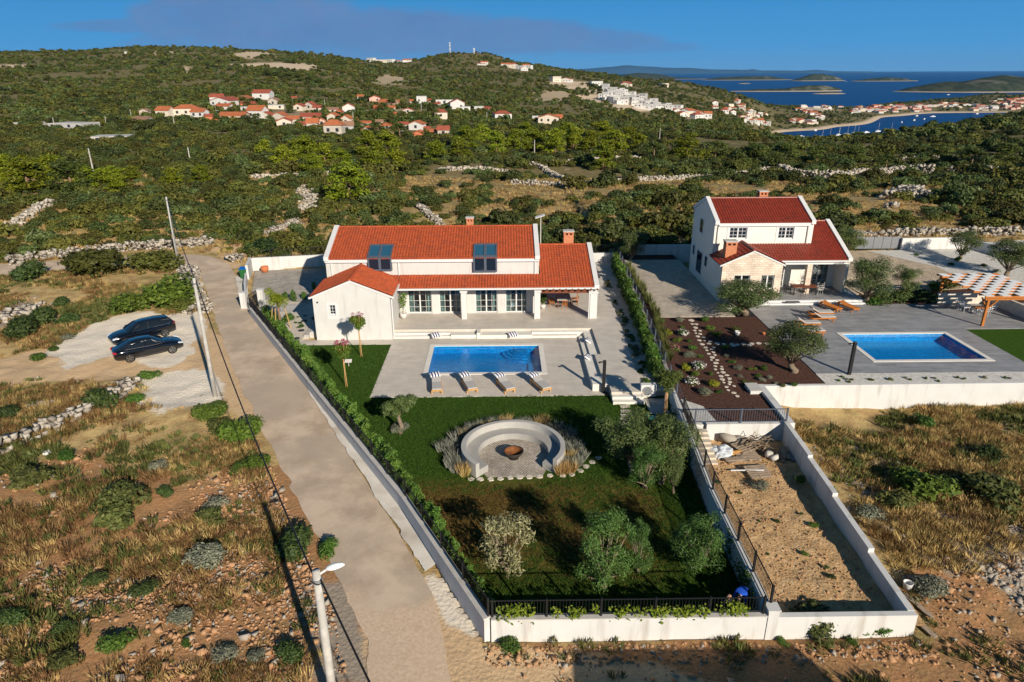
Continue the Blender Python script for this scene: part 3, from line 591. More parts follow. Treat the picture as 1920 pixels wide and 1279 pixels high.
# villa
villa = empty('villa', (-6.0, 56.0, 0), 'long white villa with bright orange tile roofs and four glazed doors on its terrace', 'house')
X0, X1, YF, YR, YB = -15.0, 2.95, 56.0, 60.5, 65.0; ZE, ZR = 5.50, 7.14
w = MB()    # main block: front wall with four door openings, gables, back
DOORS = ((-8.28, -6.25), (-5.60, -3.70), (-2.50, -.60), (.10, 1.97))
xs = [X0]
for a, bb in DOORS: xs += [a, bb]
xs.append(X1)
for k in range(0, len(xs), 2): w.box(xs[k], YF, -.2, xs[k + 1], YF + .3, 2.75)
w.box(X0, YF, 2.75, X1, YF + .3, 5.38)
for a, bb in DOORS: w.box(a, YF + .001, -.2, bb, YF + .299, .52)
for x in (X0, X1 - .3):
 w.yz([(YF + .3, -.2), (YB, -.2), (YB, 5.38), (YR, 7.0), (YF + .3, 5.48)], x, x + .3)
w.box(X0 + .3, YB - .3, -.2, X1 - .3, YB, 5.38)
w.build('wall', PL, villa)
for a, bb in ((YF - .22, YF - .002), (YB + .002, YB + .22)): c = MB(); c.box(X0 - .02, a, 5.14, X1 + .02, bb, 5.44); c.build('cornice', TRIM, villa)
r = MB(); sl = (ZR - ZE) / (YR - (YF - .28))
roof_plane(r, (X0 + .33, YF - .28, ZE), (X1 - .33, YF - .28, ZE), (X0 + .33, YR, ZR)); roof_plane(r, (X1 - .33, YB + .28, ZE), (X0 + .33, YB + .28, ZE), (X1 - .33, YR, ZR))
slab(r, (X0 + .3, YF - .26, ZE), (X1 - .3, YF - .26, ZE), (X0 + .3, YR, ZR)); slab(r, (X1 - .3, YB + .26, ZE), (X0 + .3, YB + .26, ZE), (X1 - .3, YR, ZR))
ridge_caps(r, (X0 + .35, YR, ZR + .03), (X1 - .35, YR, ZR + .03)); main_roof = r.build('roof', TILE_O, villa)
k = chimney(villa, -3.02, 61.0, 6.4, 7.9)
for (a, bb) in ((X0 - .06, X0 + .34), (X1 - .34, X1 + .06)):
 c = MB(); coping(c, a, bb, [(YF - .34, ZE), (YR, ZR + .05), (YB + .34, ZE)]); c.build('gable_coping', TRIM, villa)
def roof_window(x0, x1, zb):
 tl = 1.95; y0 = YF - .30; yd = tl * cos(atan(sl)); zd = tl * sin(atan(sl)); nrm = Vector((0, -sin(atan(sl)), cos(atan(sl)))); A = Vector((0, y0, ZE + .02))
 f = MB(); ux = Vector((0, yd, zd)) / tl
 def pl(x, t, h): return Vector((x, 0, 0)) + A + ux * t + nrm * h
 def pbox(a, bb, t0, t1, h0, h1): f.add([pl(a, t0, h0), pl(bb, t0, h0), pl(bb, t1, h0), pl(a, t1, h0), pl(a, t0, h1), pl(bb, t0, h1), pl(bb, t1, h1), pl(a, t1, h1)], [(3, 2, 1, 0), (4, 5, 6, 7), (0, 1, 5, 4), (1, 2, 6, 5), (2, 3, 7, 6), (3, 0, 4, 7)])
 xm = (x0 + x1) / 2; g = .13
 for a, bb in ((x0, x0 + g), (xm - g * .8, xm + g * .8), (x1 - g, x1)): pbox(a, bb, 0, tl, .0, .17)
 for a, bb in ((x0 + g, xm - g * .8), (xm + g * .8, x1 - g)): pbox(a, bb, 0, .16, .0, .165); pbox(a, bb, tl - .13, tl, 0, .165)
 yy = YF - .30
 for a, bb in ((x0, x0 + g), (xm - g * .8, xm + g * .8), (x1 - g, x1)): f.box(a, yy, zb, bb, YF + .05, ZE + .02)
 for a, bb in ((x0 + g, xm - g * .8), (xm + g * .8, x1 - g)): f.box(a, yy + .003, zb, bb, YF + .05, zb + .12)
 o = f.build('roof_window', ANTH, villa)
 p = MB()
 for a, bb in ((x0 + g, xm - g * .8), (xm + g * .8, x1 - g)):
  p.add([pl(a, .16, .10), pl(bb, .16, .10), pl(bb, tl - .13, .10), pl(a, tl - .13, .10)], [(0, 1, 2, 3)])
 p.build('pane', SKY_RGLASS, o); p = MB()
 for a, bb in ((x0 + g, xm - g * .8), (xm + g * .8, x1 - g)): p.quad((a, yy + .06, zb + .12), (bb, yy + .06, zb + .12), (bb, yy + .06, ZE), (a, yy + .06, ZE))
 p.build('pane', GLASS, o)
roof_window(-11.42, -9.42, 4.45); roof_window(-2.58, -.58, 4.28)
AX = 7.82; EY, EZ, s2 = 54.2, 3.36, .335; AR = 60.4
r = MB(); zt = EZ + s2 * (YF - EY)
roof_plane(r, (-11.4, EY, EZ), (3.06, EY, EZ), (-11.4, YF, zt)); slab(r, (-8.98, EY + .02, EZ), (3.06, EY + .02, EZ), (-8.98, YF, zt))
za = EZ + s2 * (AR - EY)
roof_plane(r, (3.06, EY, EZ), (AX - .34, EY, EZ), (3.06, AR, za)); slab(r, (3.06, EY + .02, EZ), (AX - .3, EY + .02, EZ), (3.06, AR, za))
roof_plane(r, (AX - .34, 66.4, EZ), (3.06, 66.4, EZ), (AX - .34, AR, za)); slab(r, (AX - .3, 66.38, EZ), (3.06, 66.38, EZ), (AX - .3, AR, za))
ridge_caps(r, (3.08, AR, za + .03), (AX - .36, AR, za + .03)); r.build('porch_roof', TILE_O, villa)
c = MB(); coping(c, AX - .34, AX + .06, [(EY - .08, EZ), (AR, za + .05), (66.5, EZ)]); c.yz([(EY + .35, 3.05), (66.0, 3.05), (66.0, EZ - .1), (AR, za - .17), (EY + .35, EZ - .08)], AX - .30, AX - .02); c.build('gable_coping', TRIM, villa)
chimney(villa, 5.86, 61.0, 4.6, 6.62, .88, .7)
c = MB(); c.box(-8.9, EY - .14, EZ - .16, AX - .02, EY + .02, EZ - .03); c.build('gutter', TRIM, villa)
for (a, bb) in ((-3.62, -3.17), (2.60, 3.02)):
 c = MB(); c.box(a, 54.5, .45, bb, 54.95, 3.0); c.box(a - .08, 54.42, 2.84, bb + .08, 55.03, 3.0 + .06); c.build('pillar', PLW, villa)
c = MB(); c.box(7.2, 54.42, .45, 7.80, 55.0, 2.9); c.box(7.12, 54.34, 2.72, 7.88, 55.08, 2.86); c.box(7.25, 54.5, 2.9, 7.75, 54.95, 3.2); c.build('pillar', PLW, villa)
c = MB(); c.box(7.25, 65.2, .45, 7.80, 65.8, 3.06); c.build('pillar', PLW, villa)
c = MB(); c.box(-8.95, 54.55, 3.07, AX - .35, 54.80, 3.25)
for k in range(9): c.box(3.5 + k * .52, 54.0, 3.12, 3.62 + k * .52, 54.548, 3.26)
c.box(3.05, 54.56, 2.72, 7.2, 54.82, 3.068); c.build('beam', WOODD, villa)
for x in (2.45, 7.0): MB().tube([(x + .1, 54.35, .5), (x + .1, 54.35, 3.2)], .05, 8).build('downpipe', TRIM, villa)
for (x, z0, z1) in ((-14.55, 3.6, 5.2), (-8.9, 4.0, 5.2), (2.6, 4.0, 5.2)): MB().tube([(x, 55.92, z0), (x, 55.92, z1)], .05, 8).build('downpipe', TRIM, villa)
for k, (a, bb) in enumerate(DOORS): window(villa, a, bb, YF + .12, .54, 2.75, 2, 4, 2, name='door')
rm = MB(); rm.quad((X0 + .3, 62, .52), (X1 - .3, 62, .52), (X1 - .3, 62, 3.4), (X0 + .3, 62, 3.4)); rm.quad((X0 + .3, YF + .3, 3.1), (X1 - .3, YF + .3, 3.1), (X1 - .3, 62, 3.1), (X0 + .3, 62, 3.1)); rm.build('room_wall', MATS['room_wall'], villa)
rm = MB(); rm.box(X0 + .31, YF + .29, .3, X1 - .31, 62, .52); rm.build('room_floor', MATS['room_floor'], villa)
for (a, bb) in ((-4.6, -3.9), (-1.6, -.8), (.6, 1.4)):
 c = MB(); c.box(a, 57.6, .52, bb, 58.2, .95); c.box(a, 58.15, .95, bb, 58.3, 1.4); c.build('armchair', WHITEC, villa)
WX0, WX1, WF, WZ, WR = -15.05, -9.0, 51.2, 3.62, 4.86; wxm = (WX0 + WX1) / 2
w = MB(); wx0, wx1, wz0, wz1 = -13.83, -13.33, 2.10, 2.95   # little window opening
w.box(WX0, WF, -.3, wx0, WF + .3, WZ); w.box(wx1, WF, -.3, WX1, WF + .3, WZ); w.box(wx0, WF, -.3, wx1, WF + .3, wz0); w.box(wx0, WF, wz1, wx1, WF + .3, WZ)
w.xz([(WX0, WZ), (WX1, WZ), (wxm, WR)], WF, WF + .3)
w.box(WX0, WF + .3, -.3, WX0 + .3, YF, WZ); w.box(WX1 - .3, WF + .3, -.3, WX1, YF, WZ); w.build('wall', PL, villa)
r = MB(); ws = (WR - WZ) / (WX1 - wxm); ov = .22
for sg, xe in ((1, WX1 + ov), (-1, WX0 - ov)):
 ze = WZ - ws * ov + .07
 if sg > 0: roof_plane(r, (xe, WF + .02, ze), (xe, YF - .005, ze), (wxm, WF + .02, WR + .07)); slab(r, (xe, WF + .04, ze), (xe, YF - .005, ze), (wxm, WF + .04, WR + .07))
 else: roof_plane(r, (xe, YF - .005, ze), (xe, WF + .02, ze), (wxm, YF - .005, WR + .07)); slab(r, (xe, YF - .005, ze), (xe, WF + .04, ze), (wxm, YF - .005, WR + .07))
ridge_caps(r, (wxm, WF + .02, WR + .10), (wxm, YF - .01, WR + .10), .13); r.build('wing_roof', TILE_O, villa)
t = MB()
for sg in (-1, 1):
 xe = wxm + sg * (WX1 - wxm + ov + .05); ze = WR - ws * (WX1 - wxm + ov + .05)
 t.xz([(xe, ze - .06), (wxm, WR - .06), (wxm, WR + .09), (xe, ze + .09)] if sg < 0 else [(wxm, WR - .06), (xe, ze - .06), (xe, ze + .09), (wxm, WR + .09)], WF - .06, WF + .015)
 t.bar((xe, WF, ze + .02), (xe, YF, ze + .02), .10, .14)
t.build('fascia', TRIM, villa)
window(villa, wx0, wx1, WF + .12, wz0, wz1, 2, 3, 1, curtain=False, gm=GLASS)
t = MB()
for (a, bb, c_, d) in ((wx0 - .2, wx0, wz0 - .3, wz1 + .2), (wx1, wx1 + .2, wz0 - .3, wz1 + .2), (wx0, wx1, wz1, wz1 + .2), (wx0, wx1, wz0 - .3, wz0)): t.box(a, WF - .04, c_, bb, WF - .002, d)
t.build('window_surround', TRIM, villa)
MB().tube([(-8.92, WF + .25, 0), (-8.92, WF + .25, 3.4)], .05, 8).build('downpipe', TRIM, villa)
sp = MB(); sp.box(-14.73, WF - .1, 3.15, -14.63, WF, 3.25); sp.build('wall_lamp', BLACK, villa)
s = MB(); s.box(-15.9, 52.2, -.2, -15.06, 56, .34); s.box(-16.3, 51.9, -.2, -15.902, 56, .17); s.build('side_step', CONC, villa)
lp = empty('street_light', (3.18, 62.0, 0), 'slim solar street light standing behind the villa roof gable', 'street light')
p_ = PY(1014, 407, 62); q_ = PY(1011, 427, 62)
MB().tube([(p_.x, 62, 0), (p_.x, 62, p_.z)], .045, 8).build('pole', CONC, lp)
c = MB(); c.add([(p_.x - .5, 61.8, p_.z - .12), (p_.x + .35, 61.8, p_.z + .14), (p_.x + .35, 62.3, p_.z + .2), (p_.x - .5, 62.3, p_.z - .06), (p_.x - .5, 61.8, p_.z - .06), (p_.x + .35, 61.8, p_.z + .2), (p_.x + .35, 62.3, p_.z + .26), (p_.x - .5, 62.3, p_.z)], [(3, 2, 1, 0), (4, 5, 6, 7), (0, 1, 5, 4), (1, 2, 6, 5), (2, 3, 7, 6), (3, 0, 4, 7)]); c.build('solar_panel', TRIM, lp)

TERR = [(-9.0, 52.1), (7.12, 52.1), (7.12, 46.6), (6.65, 46.6), (6.65, 42.6), (6.95, 42.6), (6.95, 40.15), (9.05, 40.15), (9.55, 52), (9.9, 66.5), (2.95, 66.5), (2.95, 56.0), (-9.0, 56.0)]
t = MB(); t.prism(TERR, -.3, .5); o = t.build('terrace', DECK); tag(o, 'raised pale stone terrace along the villa front', 'terrace', kind='structure')
PX0, PX1, PY0, PY1 = -5.5, 2.64, 44.55, 49.65; cw = .36
d = MB()
for (a, bb, c_, e) in ((-8.95, PX0 - cw, 40.72, 51.2), (PX1 + cw, 6.64, 40.72, 52.09), (PX0 - cw, PX1 + cw, 40.72, PY0 - cw), (PX0 - cw, PX1 + cw, PY1 + cw, 52.09), (-8.95, PX0 - cw, 51.2, 52.09)): d.box(a, c_, -.3, bb, e, .0)
d.box(-16.4, 50.2, -.3, -8.95, 51.19, .0)
o = d.build('pool_deck', DECK); tag(o, 'pale tiled deck around the villa pool', 'deck', kind='structure')
pool = empty('swimming_pool', (-1.4, 47.1, -.3), 'smaller rectangular blue pool with corner steps on the pale deck of the orange roofed villa', 'pool')
def pool_parts(root, x0, x1, y0, y1, z, cw, steps=None, cm=None):
 b = MB(); zb = z - .62; e = .06
 b.quad((x0, y0, zb), (x1, y0, zb), (x1, y1, zb), (x0, y1, zb)); zt = z - .02
 b.quad((x0, y0, zb), (x0, y0, zt), (x1, y0, zt), (x1, y0, zb)); b.quad((x1, y1, zb), (x1, y1, zt), (x0, y1, zt), (x0, y1, zb)); b.quad((x0, y1, zb), (x0, y1, zt), (x0, y0, zt), (x0, y0, zb)); b.quad((x1, y0, zb), (x1, y0, zt), (x1, y1, zt), (x1, y1, zb))
 b.build('basin', MOSAIC, root)
 if steps:
  s = MB()
  for k in range(4):
   R = 1.05 + .32 * (3 - k); pts = [(x1 - .9, y1)] + [(x1 - .9 + 0 - R * sin(a), y1 - R * cos(a)) for a in [pi / 2 * (1 - i / 10) for i in range(11)]]
   s.prism(pts, zb - .01, z - .22 - .09 * (3 - k))
  s.box(x1 - .9, y0 + .0, zb - .01, x1 - .02, y1 - 2.3, z - .52)
  s.build('steps', MOSAIC, root)
 c = MB()
 for (a, bb, c_, d_) in ((x0 - cw, x0 + .0, y0 - cw, y1 + cw), (x1, x1 + cw, y0 - cw, y1 + cw), (x0, x1, y0 - cw, y0), (x0, x1, y1, y1 + cw)): c.box(a + .002, c_ + .002, z - .08, bb - .002, d_ - .002, z + .03)
 c.build('coping', cm or STONEC, root)
 wv = MB(); wv.quad((x0, y0, z - .10), (x1, y0, z - .10), (x1, y1, z - .10), (x0, y1, z - .10)); wv.build('water', WATER, root)
STONEC = M('coping_stone', (.74, .69, .62), .7, .06, 2)
pool_parts(pool, PX0, PX1, PY0, PY1, .0, cw, True)
STEP = M('step_stone', (.72, .675, .60), .7, .08, 2)
def steps(name, boxes, label, cat='steps', mat=None):
 b_ = MB()
 for q in boxes: b_.box(*q)
 o_ = b_.build(name, mat or STEP); return tag(o_, label, cat)
steps('garden_steps', [(-8.97, 51.72, -.1, -4.35, 52.09, .335), (-8.97, 51.36, -.1, -4.35, 51.718, .17)], 'wide pale steps rising from the deck to the terrace beside the white wing')
steps('built_in_seat', [(-4.34, 51.30, -.1, -2.25, 52.09, .30)], 'built-in stone seat set into the terrace edge beside the wide steps', 'bench')
steps('built_in_seat', [(-2.24, 51.20, -.1, -1.95, 52.09, .498), (-1.94, 51.20, -.1, 2.2, 52.09, .30)], 'long built-in stone seat in the middle of the terrace edge', 'bench')
steps('garden_steps', [(2.21, 51.72, -.1, 6.36, 52.09, .335), (2.21, 51.30, -.1, 5.9, 51.718, .17)], 'pale corner steps at the right end of the terrace edge')
steps('built_in_seat', [(6.37, 46.62, -.1, 7.11, 52.09, .30), (5.95, 46.62, -.1, 6.368, 51.29, .15)], 'built-in stone seat with a foot step along the right of the deck', 'bench')
steps('built_in_seat', [(5.87, 42.62, -.1, 6.64, 46.61, .30), (5.87, 41.35, -.1, 6.94, 42.61, .50)], 'lower built-in stone seat ending in a block behind the shower post', 'bench')
steps('garden_steps', [(6.96, 39.76, -.1, 9.0, 40.14, .335), (6.96, 39.36, -.1, 9.0, 39.758, .17)], 'three pale steps going down from the terrace strip to the lawn')
# lawn
LAWN = [(-.60, 20.05), (9.72, 20.05), (9.75, 28), (10.3, 37.0), (10.5, 40.7), (-8.95, 40.7), (-8.95, 50.2), (-16.4, 50.2), (-17.2, 48.6), (-11.75, 39.7), (-4.8, 28.1)]
m, n, l, b = nodes_of('lawn_grass'); tcn = n.new('ShaderNodeTexCoord'); gx = n.new('ShaderNodeNewGeometry'); sp_ = n.new('ShaderNodeSeparateXYZ'); l.new(gx.outputs['Position'], sp_.inputs[0])
def noise(scale, detail=8, rough=.6, dist=0):
 o = n.new('ShaderNodeTexNoise'); o.inputs['Scale'].default_value = scale; o.inputs['Detail'].default_value = detail; o.inputs['Roughness'].default_value = rough; l.new(gx.outputs['Position'], o.inputs['Vector']); return o.outputs['Fac']
n1, n2, n3 = noise(.35, 6), noise(5, 8, .7), noise(40, 4, .7)
g = lmix(lramp(n2, (0, 0, 0), (1, 1, 1), .35, .65), (.028, .066, .007), (.066, .122, .016))
g = lmix(lm('MULTIPLY', lramp(n3, (0, 0, 0), (1, 1, 1), .3, .7), .5), g, (.03, .08, .006))
mr = n.new('ShaderNodeMapRange'); l.new(sp_.outputs['Y'], mr.inputs[0]); mr.inputs[1].default_value = 31.5; mr.inputs[2].default_value = 29.5
mr2 = n.new('ShaderNodeMapRange'); l.new(sp_.outputs['Y'], mr2.inputs[0]); mr2.inputs[1].default_value = 22.0; mr2.inputs[2].default_value = 25.0
mr3 = n.new('ShaderNodeMapRange'); l.new(sp_.outputs['X'], mr3.inputs[0]); mr3.inputs[1].default_value = 8.6; mr3.inputs[2].default_value = 6.0
dry = lm('MULTIPLY', lm('MULTIPLY', mr.outputs[0], mr2.outputs[0]), mr3.outputs[0])
dry = lm('MULTIPLY', dry, lramp(n1, (.45, .45, .45), (1, 1, 1), .32, .52))
g = lmix(lm('MULTIPLY', dry, .85), g, lramp(n2, (.12, .066, .018), (.23, .135, .042)))
l.new(g, b.inputs['Base Color']); b.inputs['Roughness'].default_value = .95; b.inputs['Specular IOR Level'].default_value = .05
bp = n.new('ShaderNodeBump'); bp.inputs['Strength'].default_value = .8; bp.inputs['Distance'].default_value = .04; l.new(n3, bp.inputs['Height']); l.new(bp.outputs[0], b.inputs['Normal'])
LAWNM = m
lw = MB(); lw.prism(LAWN, -.25, -.03); o = lw.build('lawn', LAWNM); tag(o, 'mown garden lawn of the villa with a worn brown middle', 'lawn', kind='structure')

# road
m, n, l, b = nodes_of('dusty_asphalt'); tcn = n.new('ShaderNodeTexCoord')
def noise(scale, detail=8, rough=.6, dist=0):
 o = n.new('ShaderNodeTexNoise'); o.inputs['Scale'].default_value = scale; o.inputs['Detail'].default_value = detail; o.inputs['Roughness'].default_value = rough; o.inputs['Distortion'].default_value = dist; l.new(tcn.outputs['Object'], o.inputs['Vector']); return o.outputs['Fac']
n1, n2, n3, n4 = noise(.5, 6), noise(7, 8, .75), noise(60, 3, .7), noise(.18, 5, .6, .5)
g = lmix(lramp(n1, (0, 0, 0), (1, 1, 1), .38, .60), (.48, .36, .26), (.70, .54, .395)); g = lmix(lm('MULTIPLY', lramp(n4, (0, 0, 0), (1, 1, 1), .46, .58), .75), g, (.49, .395, .30))
g = lmix(lm('MULTIPLY', lramp(n2, (0, 0, 0), (1, 1, 1), .56, .70), .6), g, (.76, .61, .45)); g = lmix(lm('MULTIPLY', n3, .3), g, (.38, .31, .24))
gy = n.new('ShaderNodeNewGeometry'); sy = n.new('ShaderNodeSeparateXYZ'); l.new(gy.outputs['Position'], sy.inputs[0]); yn = n.new('ShaderNodeMath'); yn.operation = 'MULTIPLY_ADD'; l.new(n1, yn.inputs[0]); yn.inputs[1].default_value = 6; l.new(sy.outputs['Y'], yn.inputs[2])
mr = n.new('ShaderNodeMapRange'); l.new(yn.outputs[0], mr.inputs[0]); mr.inputs[1].default_value = 25.4; mr.inputs[2].default_value = 24.2; g = lmix(mr.outputs[0], g, lramp(n2, (.56, .40, .27), (.74, .56, .40)))
l.new(g, b.inputs['Base Color']); b.inputs['Roughness'].default_value = .9; b.inputs['Specular IOR Level'].default_value = .15
bp = n.new('ShaderNodeBump'); bp.inputs['Strength'].default_value = .4; bp.inputs['Distance'].default_value = .02; l.new(n2, bp.inputs['Height']); l.new(bp.outputs[0], b.inputs['Normal'])
ASPH = m
def spline(pts, k=24):
 out = []; p = [Vector(q) for q in pts]
 for i in range(len(p) - 1):
  a, b_, c_, d_ = p[max(i - 1, 0)], p[i], p[i + 1], p[min(i + 2, len(p) - 1)]
  for j in range(k):
   t_ = j / k; out.append(.5 * ((2 * b_) + (c_ - a) * t_ + (2 * a - 5 * b_ + 4 * c_ - d_) * t_ ** 2 + (-a + 3 * b_ - 3 * c_ + d_) * t_ ** 3))
 out.append(p[-1]); return out
rng = random.Random(5)
Lp = spline([(-4.2, 8), (-4.6, 14)] + [tuple(P(*q)[:2]) for q in ((690, 1279), (648, 1110), (520, 860), (440, 700), (408, 610), (388, 545), (372, 515), (345, 500), (310, 494), (250, 496), (180, 502), (60, 512), (-120, 525))])
Rp = spline([(-1.2, 8), (-1.4, 14)] + [tuple(P(*q)[:2]) for q in ((845, 1279), (797, 1090), (642, 830), (553, 690), (493, 614), (452, 552), (440, 515), (425, 494), (385, 481), (310, 480), (200, 486), (60, 494), (-120, 505))])
rd = MB()
for i in range(len(Lp)):
 a, c_ = Lp[i], Rp[i]; w_ = float(fbm(a.y * .9, 0 * a.y, 31, 4)) * .28; a = a + Vector((w_, 0)); c_ = c_ + Vector((float(fbm(c_.y * .9, 0 * c_.y, 32, 4)) * .16, 0))
 for k in range(7): t_ = k / 6; q = a.lerp(c_, t_); rd.v.append((q.x, q.y, .03 + .05 * sin(pi * t_) + max(0, zat(q.x, q.y)) * (1 if q.y > 70 else 0)))
rd.f = [[i * 7 + k, i * 7 + k + 1, (i + 1) * 7 + k + 1, (i + 1) * 7 + k] for i in range(len(Lp) - 1) for k in range(6)]; rd.m = [0] * len(rd.f)
o = rd.build('road', ASPH, smooth=True); tag(o, 'narrow dusty lane past the villa wall', 'road', kind='structure')
ver = MB(); WL = [(-.98, 19.9), (-5.12, 28.0), (-12.08, 39.6), (-22.6, 57.2)]
vr = [Vector(P(*q)[:2]) for q in ((800, 1075), (745, 985), (622, 800), (560, 700), (500, 620), (455, 560), (442, 518))]
vw = [Vector(P(*q)[:2]) for q in ((822, 1050), (772, 985), (648, 815), (578, 725), (515, 648), (470, 596), (458, 525))]
a_, b_ = spline(vr, 30), spline(vw, 30)
for i in range(len(a_)): ver.v += [(a_[i].x - .12 + float(fbm(a_[i].y * 1.3, 0 * a_[i].y, 33, 4)) * .22, a_[i].y, .085), (b_[i].x + .25, b_[i].y, .10)]
ver.f = [[2 * i, 2 * i + 1, 2 * i + 3, 2 * i + 2] for i in range(len(a_) - 1)]; ver.m = [0] * len(ver.f)
o = ver.build('verge', M('verge_concrete', (.72, .66, .575), .9, .14, 1.2, bump=.3, bscale=18, stain=((.48, .41, .33), .6, .52, .7))); tag(o, 'pale concrete verge at the foot of the villa wall', 'verge', kind='structure')
def wall_poly(name, pts, th, z0, z1, label, mat=None, side=1, cat='wall', cop=None):
 p = [Vector((q[0], q[1])) for q in pts]; n = len(p); off = []
 for i in range(n):
  d = (p[min(i + 1, n - 1)] - p[max(i - 1, 0)]).normalized(); off.append(p[i] + Vector((-d.y, d.x)) * th * side)
 zs = z1 if isinstance(z1, (list, tuple)) else [z1] * n
 b_ = MB()
 for i in range(n):
  b_.v += [(p[i].x, p[i].y, z0), (p[i].x, p[i].y, zs[i]), (off[i].x, off[i].y, zs[i]), (off[i].x, off[i].y, z0)]
 for i in range(n - 1):
  for k in range(4):
   f = [4 * i + k, 4 * i + (k + 1) % 4, 4 * i + 4 + (k + 1) % 4, 4 * i + 4 + k]; b_.f.append(f if side < 0 else f[::-1])
 b_.f += [[0, 1, 2, 3], [4 * n - 1, 4 * n - 2, 4 * n - 3, 4 * n - 4]]; b_.m = [0] * len(b_.f)
 root = None
 o_ = b_.build(name, mat or PLW); tag(o_, label, cat)
 if cop:
  c_ = MB()
  for i in range(n - 1):
   m0, m1 = (p[i] + off[i]) / 2, (p[i + 1] + off[i + 1]) / 2; c_.bar((m0.x, m0.y, zs[i] + .025), (m1.x, m1.y, zs[i + 1] + .025), th + .06, .046)
  cc = c_.mesh('coping'); cc.transform(Matrix.Translation(-o_.location)); link('coping', cc, cop, o_)
 return o_
def fence(pts, z, h, label, gap=.12, post=2.2, t=.035, name='metal_fence', bars=True, mat=None):
 mat = mat or BLACK; p = [Vector((q[0], q[1], (z[i] if isinstance(z, (list, tuple)) else z))) for i, q in enumerate(pts)]
 root = empty(name, p[0], label, 'fence'); r_ = MB(); posts = []
 for a_, b_ in zip(p[:-1], p[1:]):
  L = (b_ - a_).length; d = (b_ - a_) / L; up = Vector((0, 0, h))
  r_.bar(a_ + up, b_ + up, t, t); r_.bar(a_ + Vector((0, 0, .08)), b_ + Vector((0, 0, .08)), t * .8, t * .8)
  if bars:
   for i in range(1, int(L / gap)): q = a_ + d * (i * gap); r_.bar(q + Vector((0, 0, .09)), q + up, .016, .016)
  else:
   for k in range(1, 4): r_.bar(a_ + up * (k / 4), b_ + up * (k / 4), .012, .012)
  k = max(1, int(round(L / post)))
  for i in range(k): posts.append(a_ + d * (L * i / k))
 posts.append(p[-1]); r_.build('railing', mat, root)
 for q in posts[:100]: c_ = MB(); c_.box(q.x - .04, q.y - .04, q.z, q.x + .04, q.y + .04, q.z + h + .06); c_.build('post', mat, root)
 return root
RW = [(-.86, 19.82), (-5.05, 28.0), (-11.98, 39.6), (-22.5, 57.3)]
wall_poly('garden_wall', RW, .26, -.2, [1.02, .86, .80, .72], 'long white rendered wall beside the lane along the left of the garden', PLW, -1, cop=CONC)
def along(pts, n):
 out = []; L = [0]
 for a_, b_ in zip(pts[:-1], pts[1:]): L.append(L[-1] + sqrt((a_[0] - b_[0]) ** 2 + (a_[1] - b_[1]) ** 2))
 for i in range(n):
  s = L[-1] * i / (n - 1); k = max(j for j in range(len(L)) if L[j] <= s + 1e-9); k = min(k, len(pts) - 2); t_ = (s - L[k]) / (L[k + 1] - L[k])
  out.append((pts[k][0] + (pts[k + 1][0] - pts[k][0]) * t_, pts[k][1] + (pts[k + 1][1] - pts[k][1]) * t_))
 return out
RWi = [(-.70, 20.0), (-4.88, 28.1), (-11.8, 39.7), (-22.3, 57.3)]
fence(RWi, [1.07, .91, .85, .77], .78, 'black bar fence on top of the white wall beside the lane')
wall_poly('garden_wall', [(-.60, 19.82), (9.80, 19.82)], .24, -.2, 1.00, 'white front wall of the villa lawn with a vine on its fence', PLW, 1, cop=CONC)
fence([(-.55, 19.95), (9.6, 19.95)], 1.05, .75, 'black bar fence with green vine on the front wall')
g_ = MB(); g_.box(9.75, 19.78, -.2, 10.15, 20.18, 1.28); g_.box(9.71, 19.74, 1.28, 10.19, 20.22, 1.34); o = g_.build('wall_pillar', PLW); tag(o, 'white square pillar at the corner between lawn and dirt yard', 'pillar')
wall_poly('retaining_wall', [(9.78, 20.2), (9.86, 28), (10.4, 37.0), (10.75, 40.7)], .28, -.2, [1.12, 1.12, 1.14, 1.2], 'white retaining wall with ivy in shade between lawn and dirt yard', PLW, -1)
wall_poly('boundary_kerb', [(10.76, 40.72), (11.5, 54), (12.35, 72.9)], .2, .2, [1.3, 1.3, 1.35], 'low kerb under the fence between the two gardens', CONC, -1, 'kerb')
fence([(9.95, 20.2), (10.02, 28), (10.55, 36.0)], 1.13, .95, 'black bar fence above the retaining wall beside the dirt yard')
fence([(10.6, 36.05), (10.86, 40.7), (11.6, 54), (12.45, 72.9)], [1.2, 1.25, 1.31, 1.36], .8, 'thin dark mesh fence between the hedge and the neighbour garden', bars=False, t=.02, mat=ANTH)
# dirt yard
DY = M('yard_dirt', (.52, .315, .145), .95, .25, 1.4, c2=(.68, .45, .235), bump=.9, bscale=8, spec=.05, stain=((.80, .66, .48), 9, .62, .72), bdist=.06)
yd = MB(); nx_, ny_ = 40, 70
for j in range(ny_ + 1):
 for i in range(nx_ + 1):
  x = 10.1 + 5.9 * i / nx_; yv = 20.02 + 14.1 * j / ny_; yd.v.append((x, yv, .30 + .10 * float(fbm(x, yv, 61, 4, .8)) + .05 * float(fbm(x, yv, 62, 2, 4))))
yd.f = [[j * (nx_ + 1) + i, j * (nx_ + 1) + i + 1, (j + 1) * (nx_ + 1) + i + 1, (j + 1) * (nx_ + 1) + i] for j in range(ny_) for i in range(nx_)]; yd.m = [0] * len(yd.f)
o = yd.build('yard_ground', DY, smooth=True); tag(o, 'bare orange dirt of the walled yard', 'dirt', kind='structure')
wall_poly('yard_wall', [(10.10, 19.81), (15.40, 19.81)], .24, -.2, .98, 'white front wall of the dirt yard', PLW, 1)
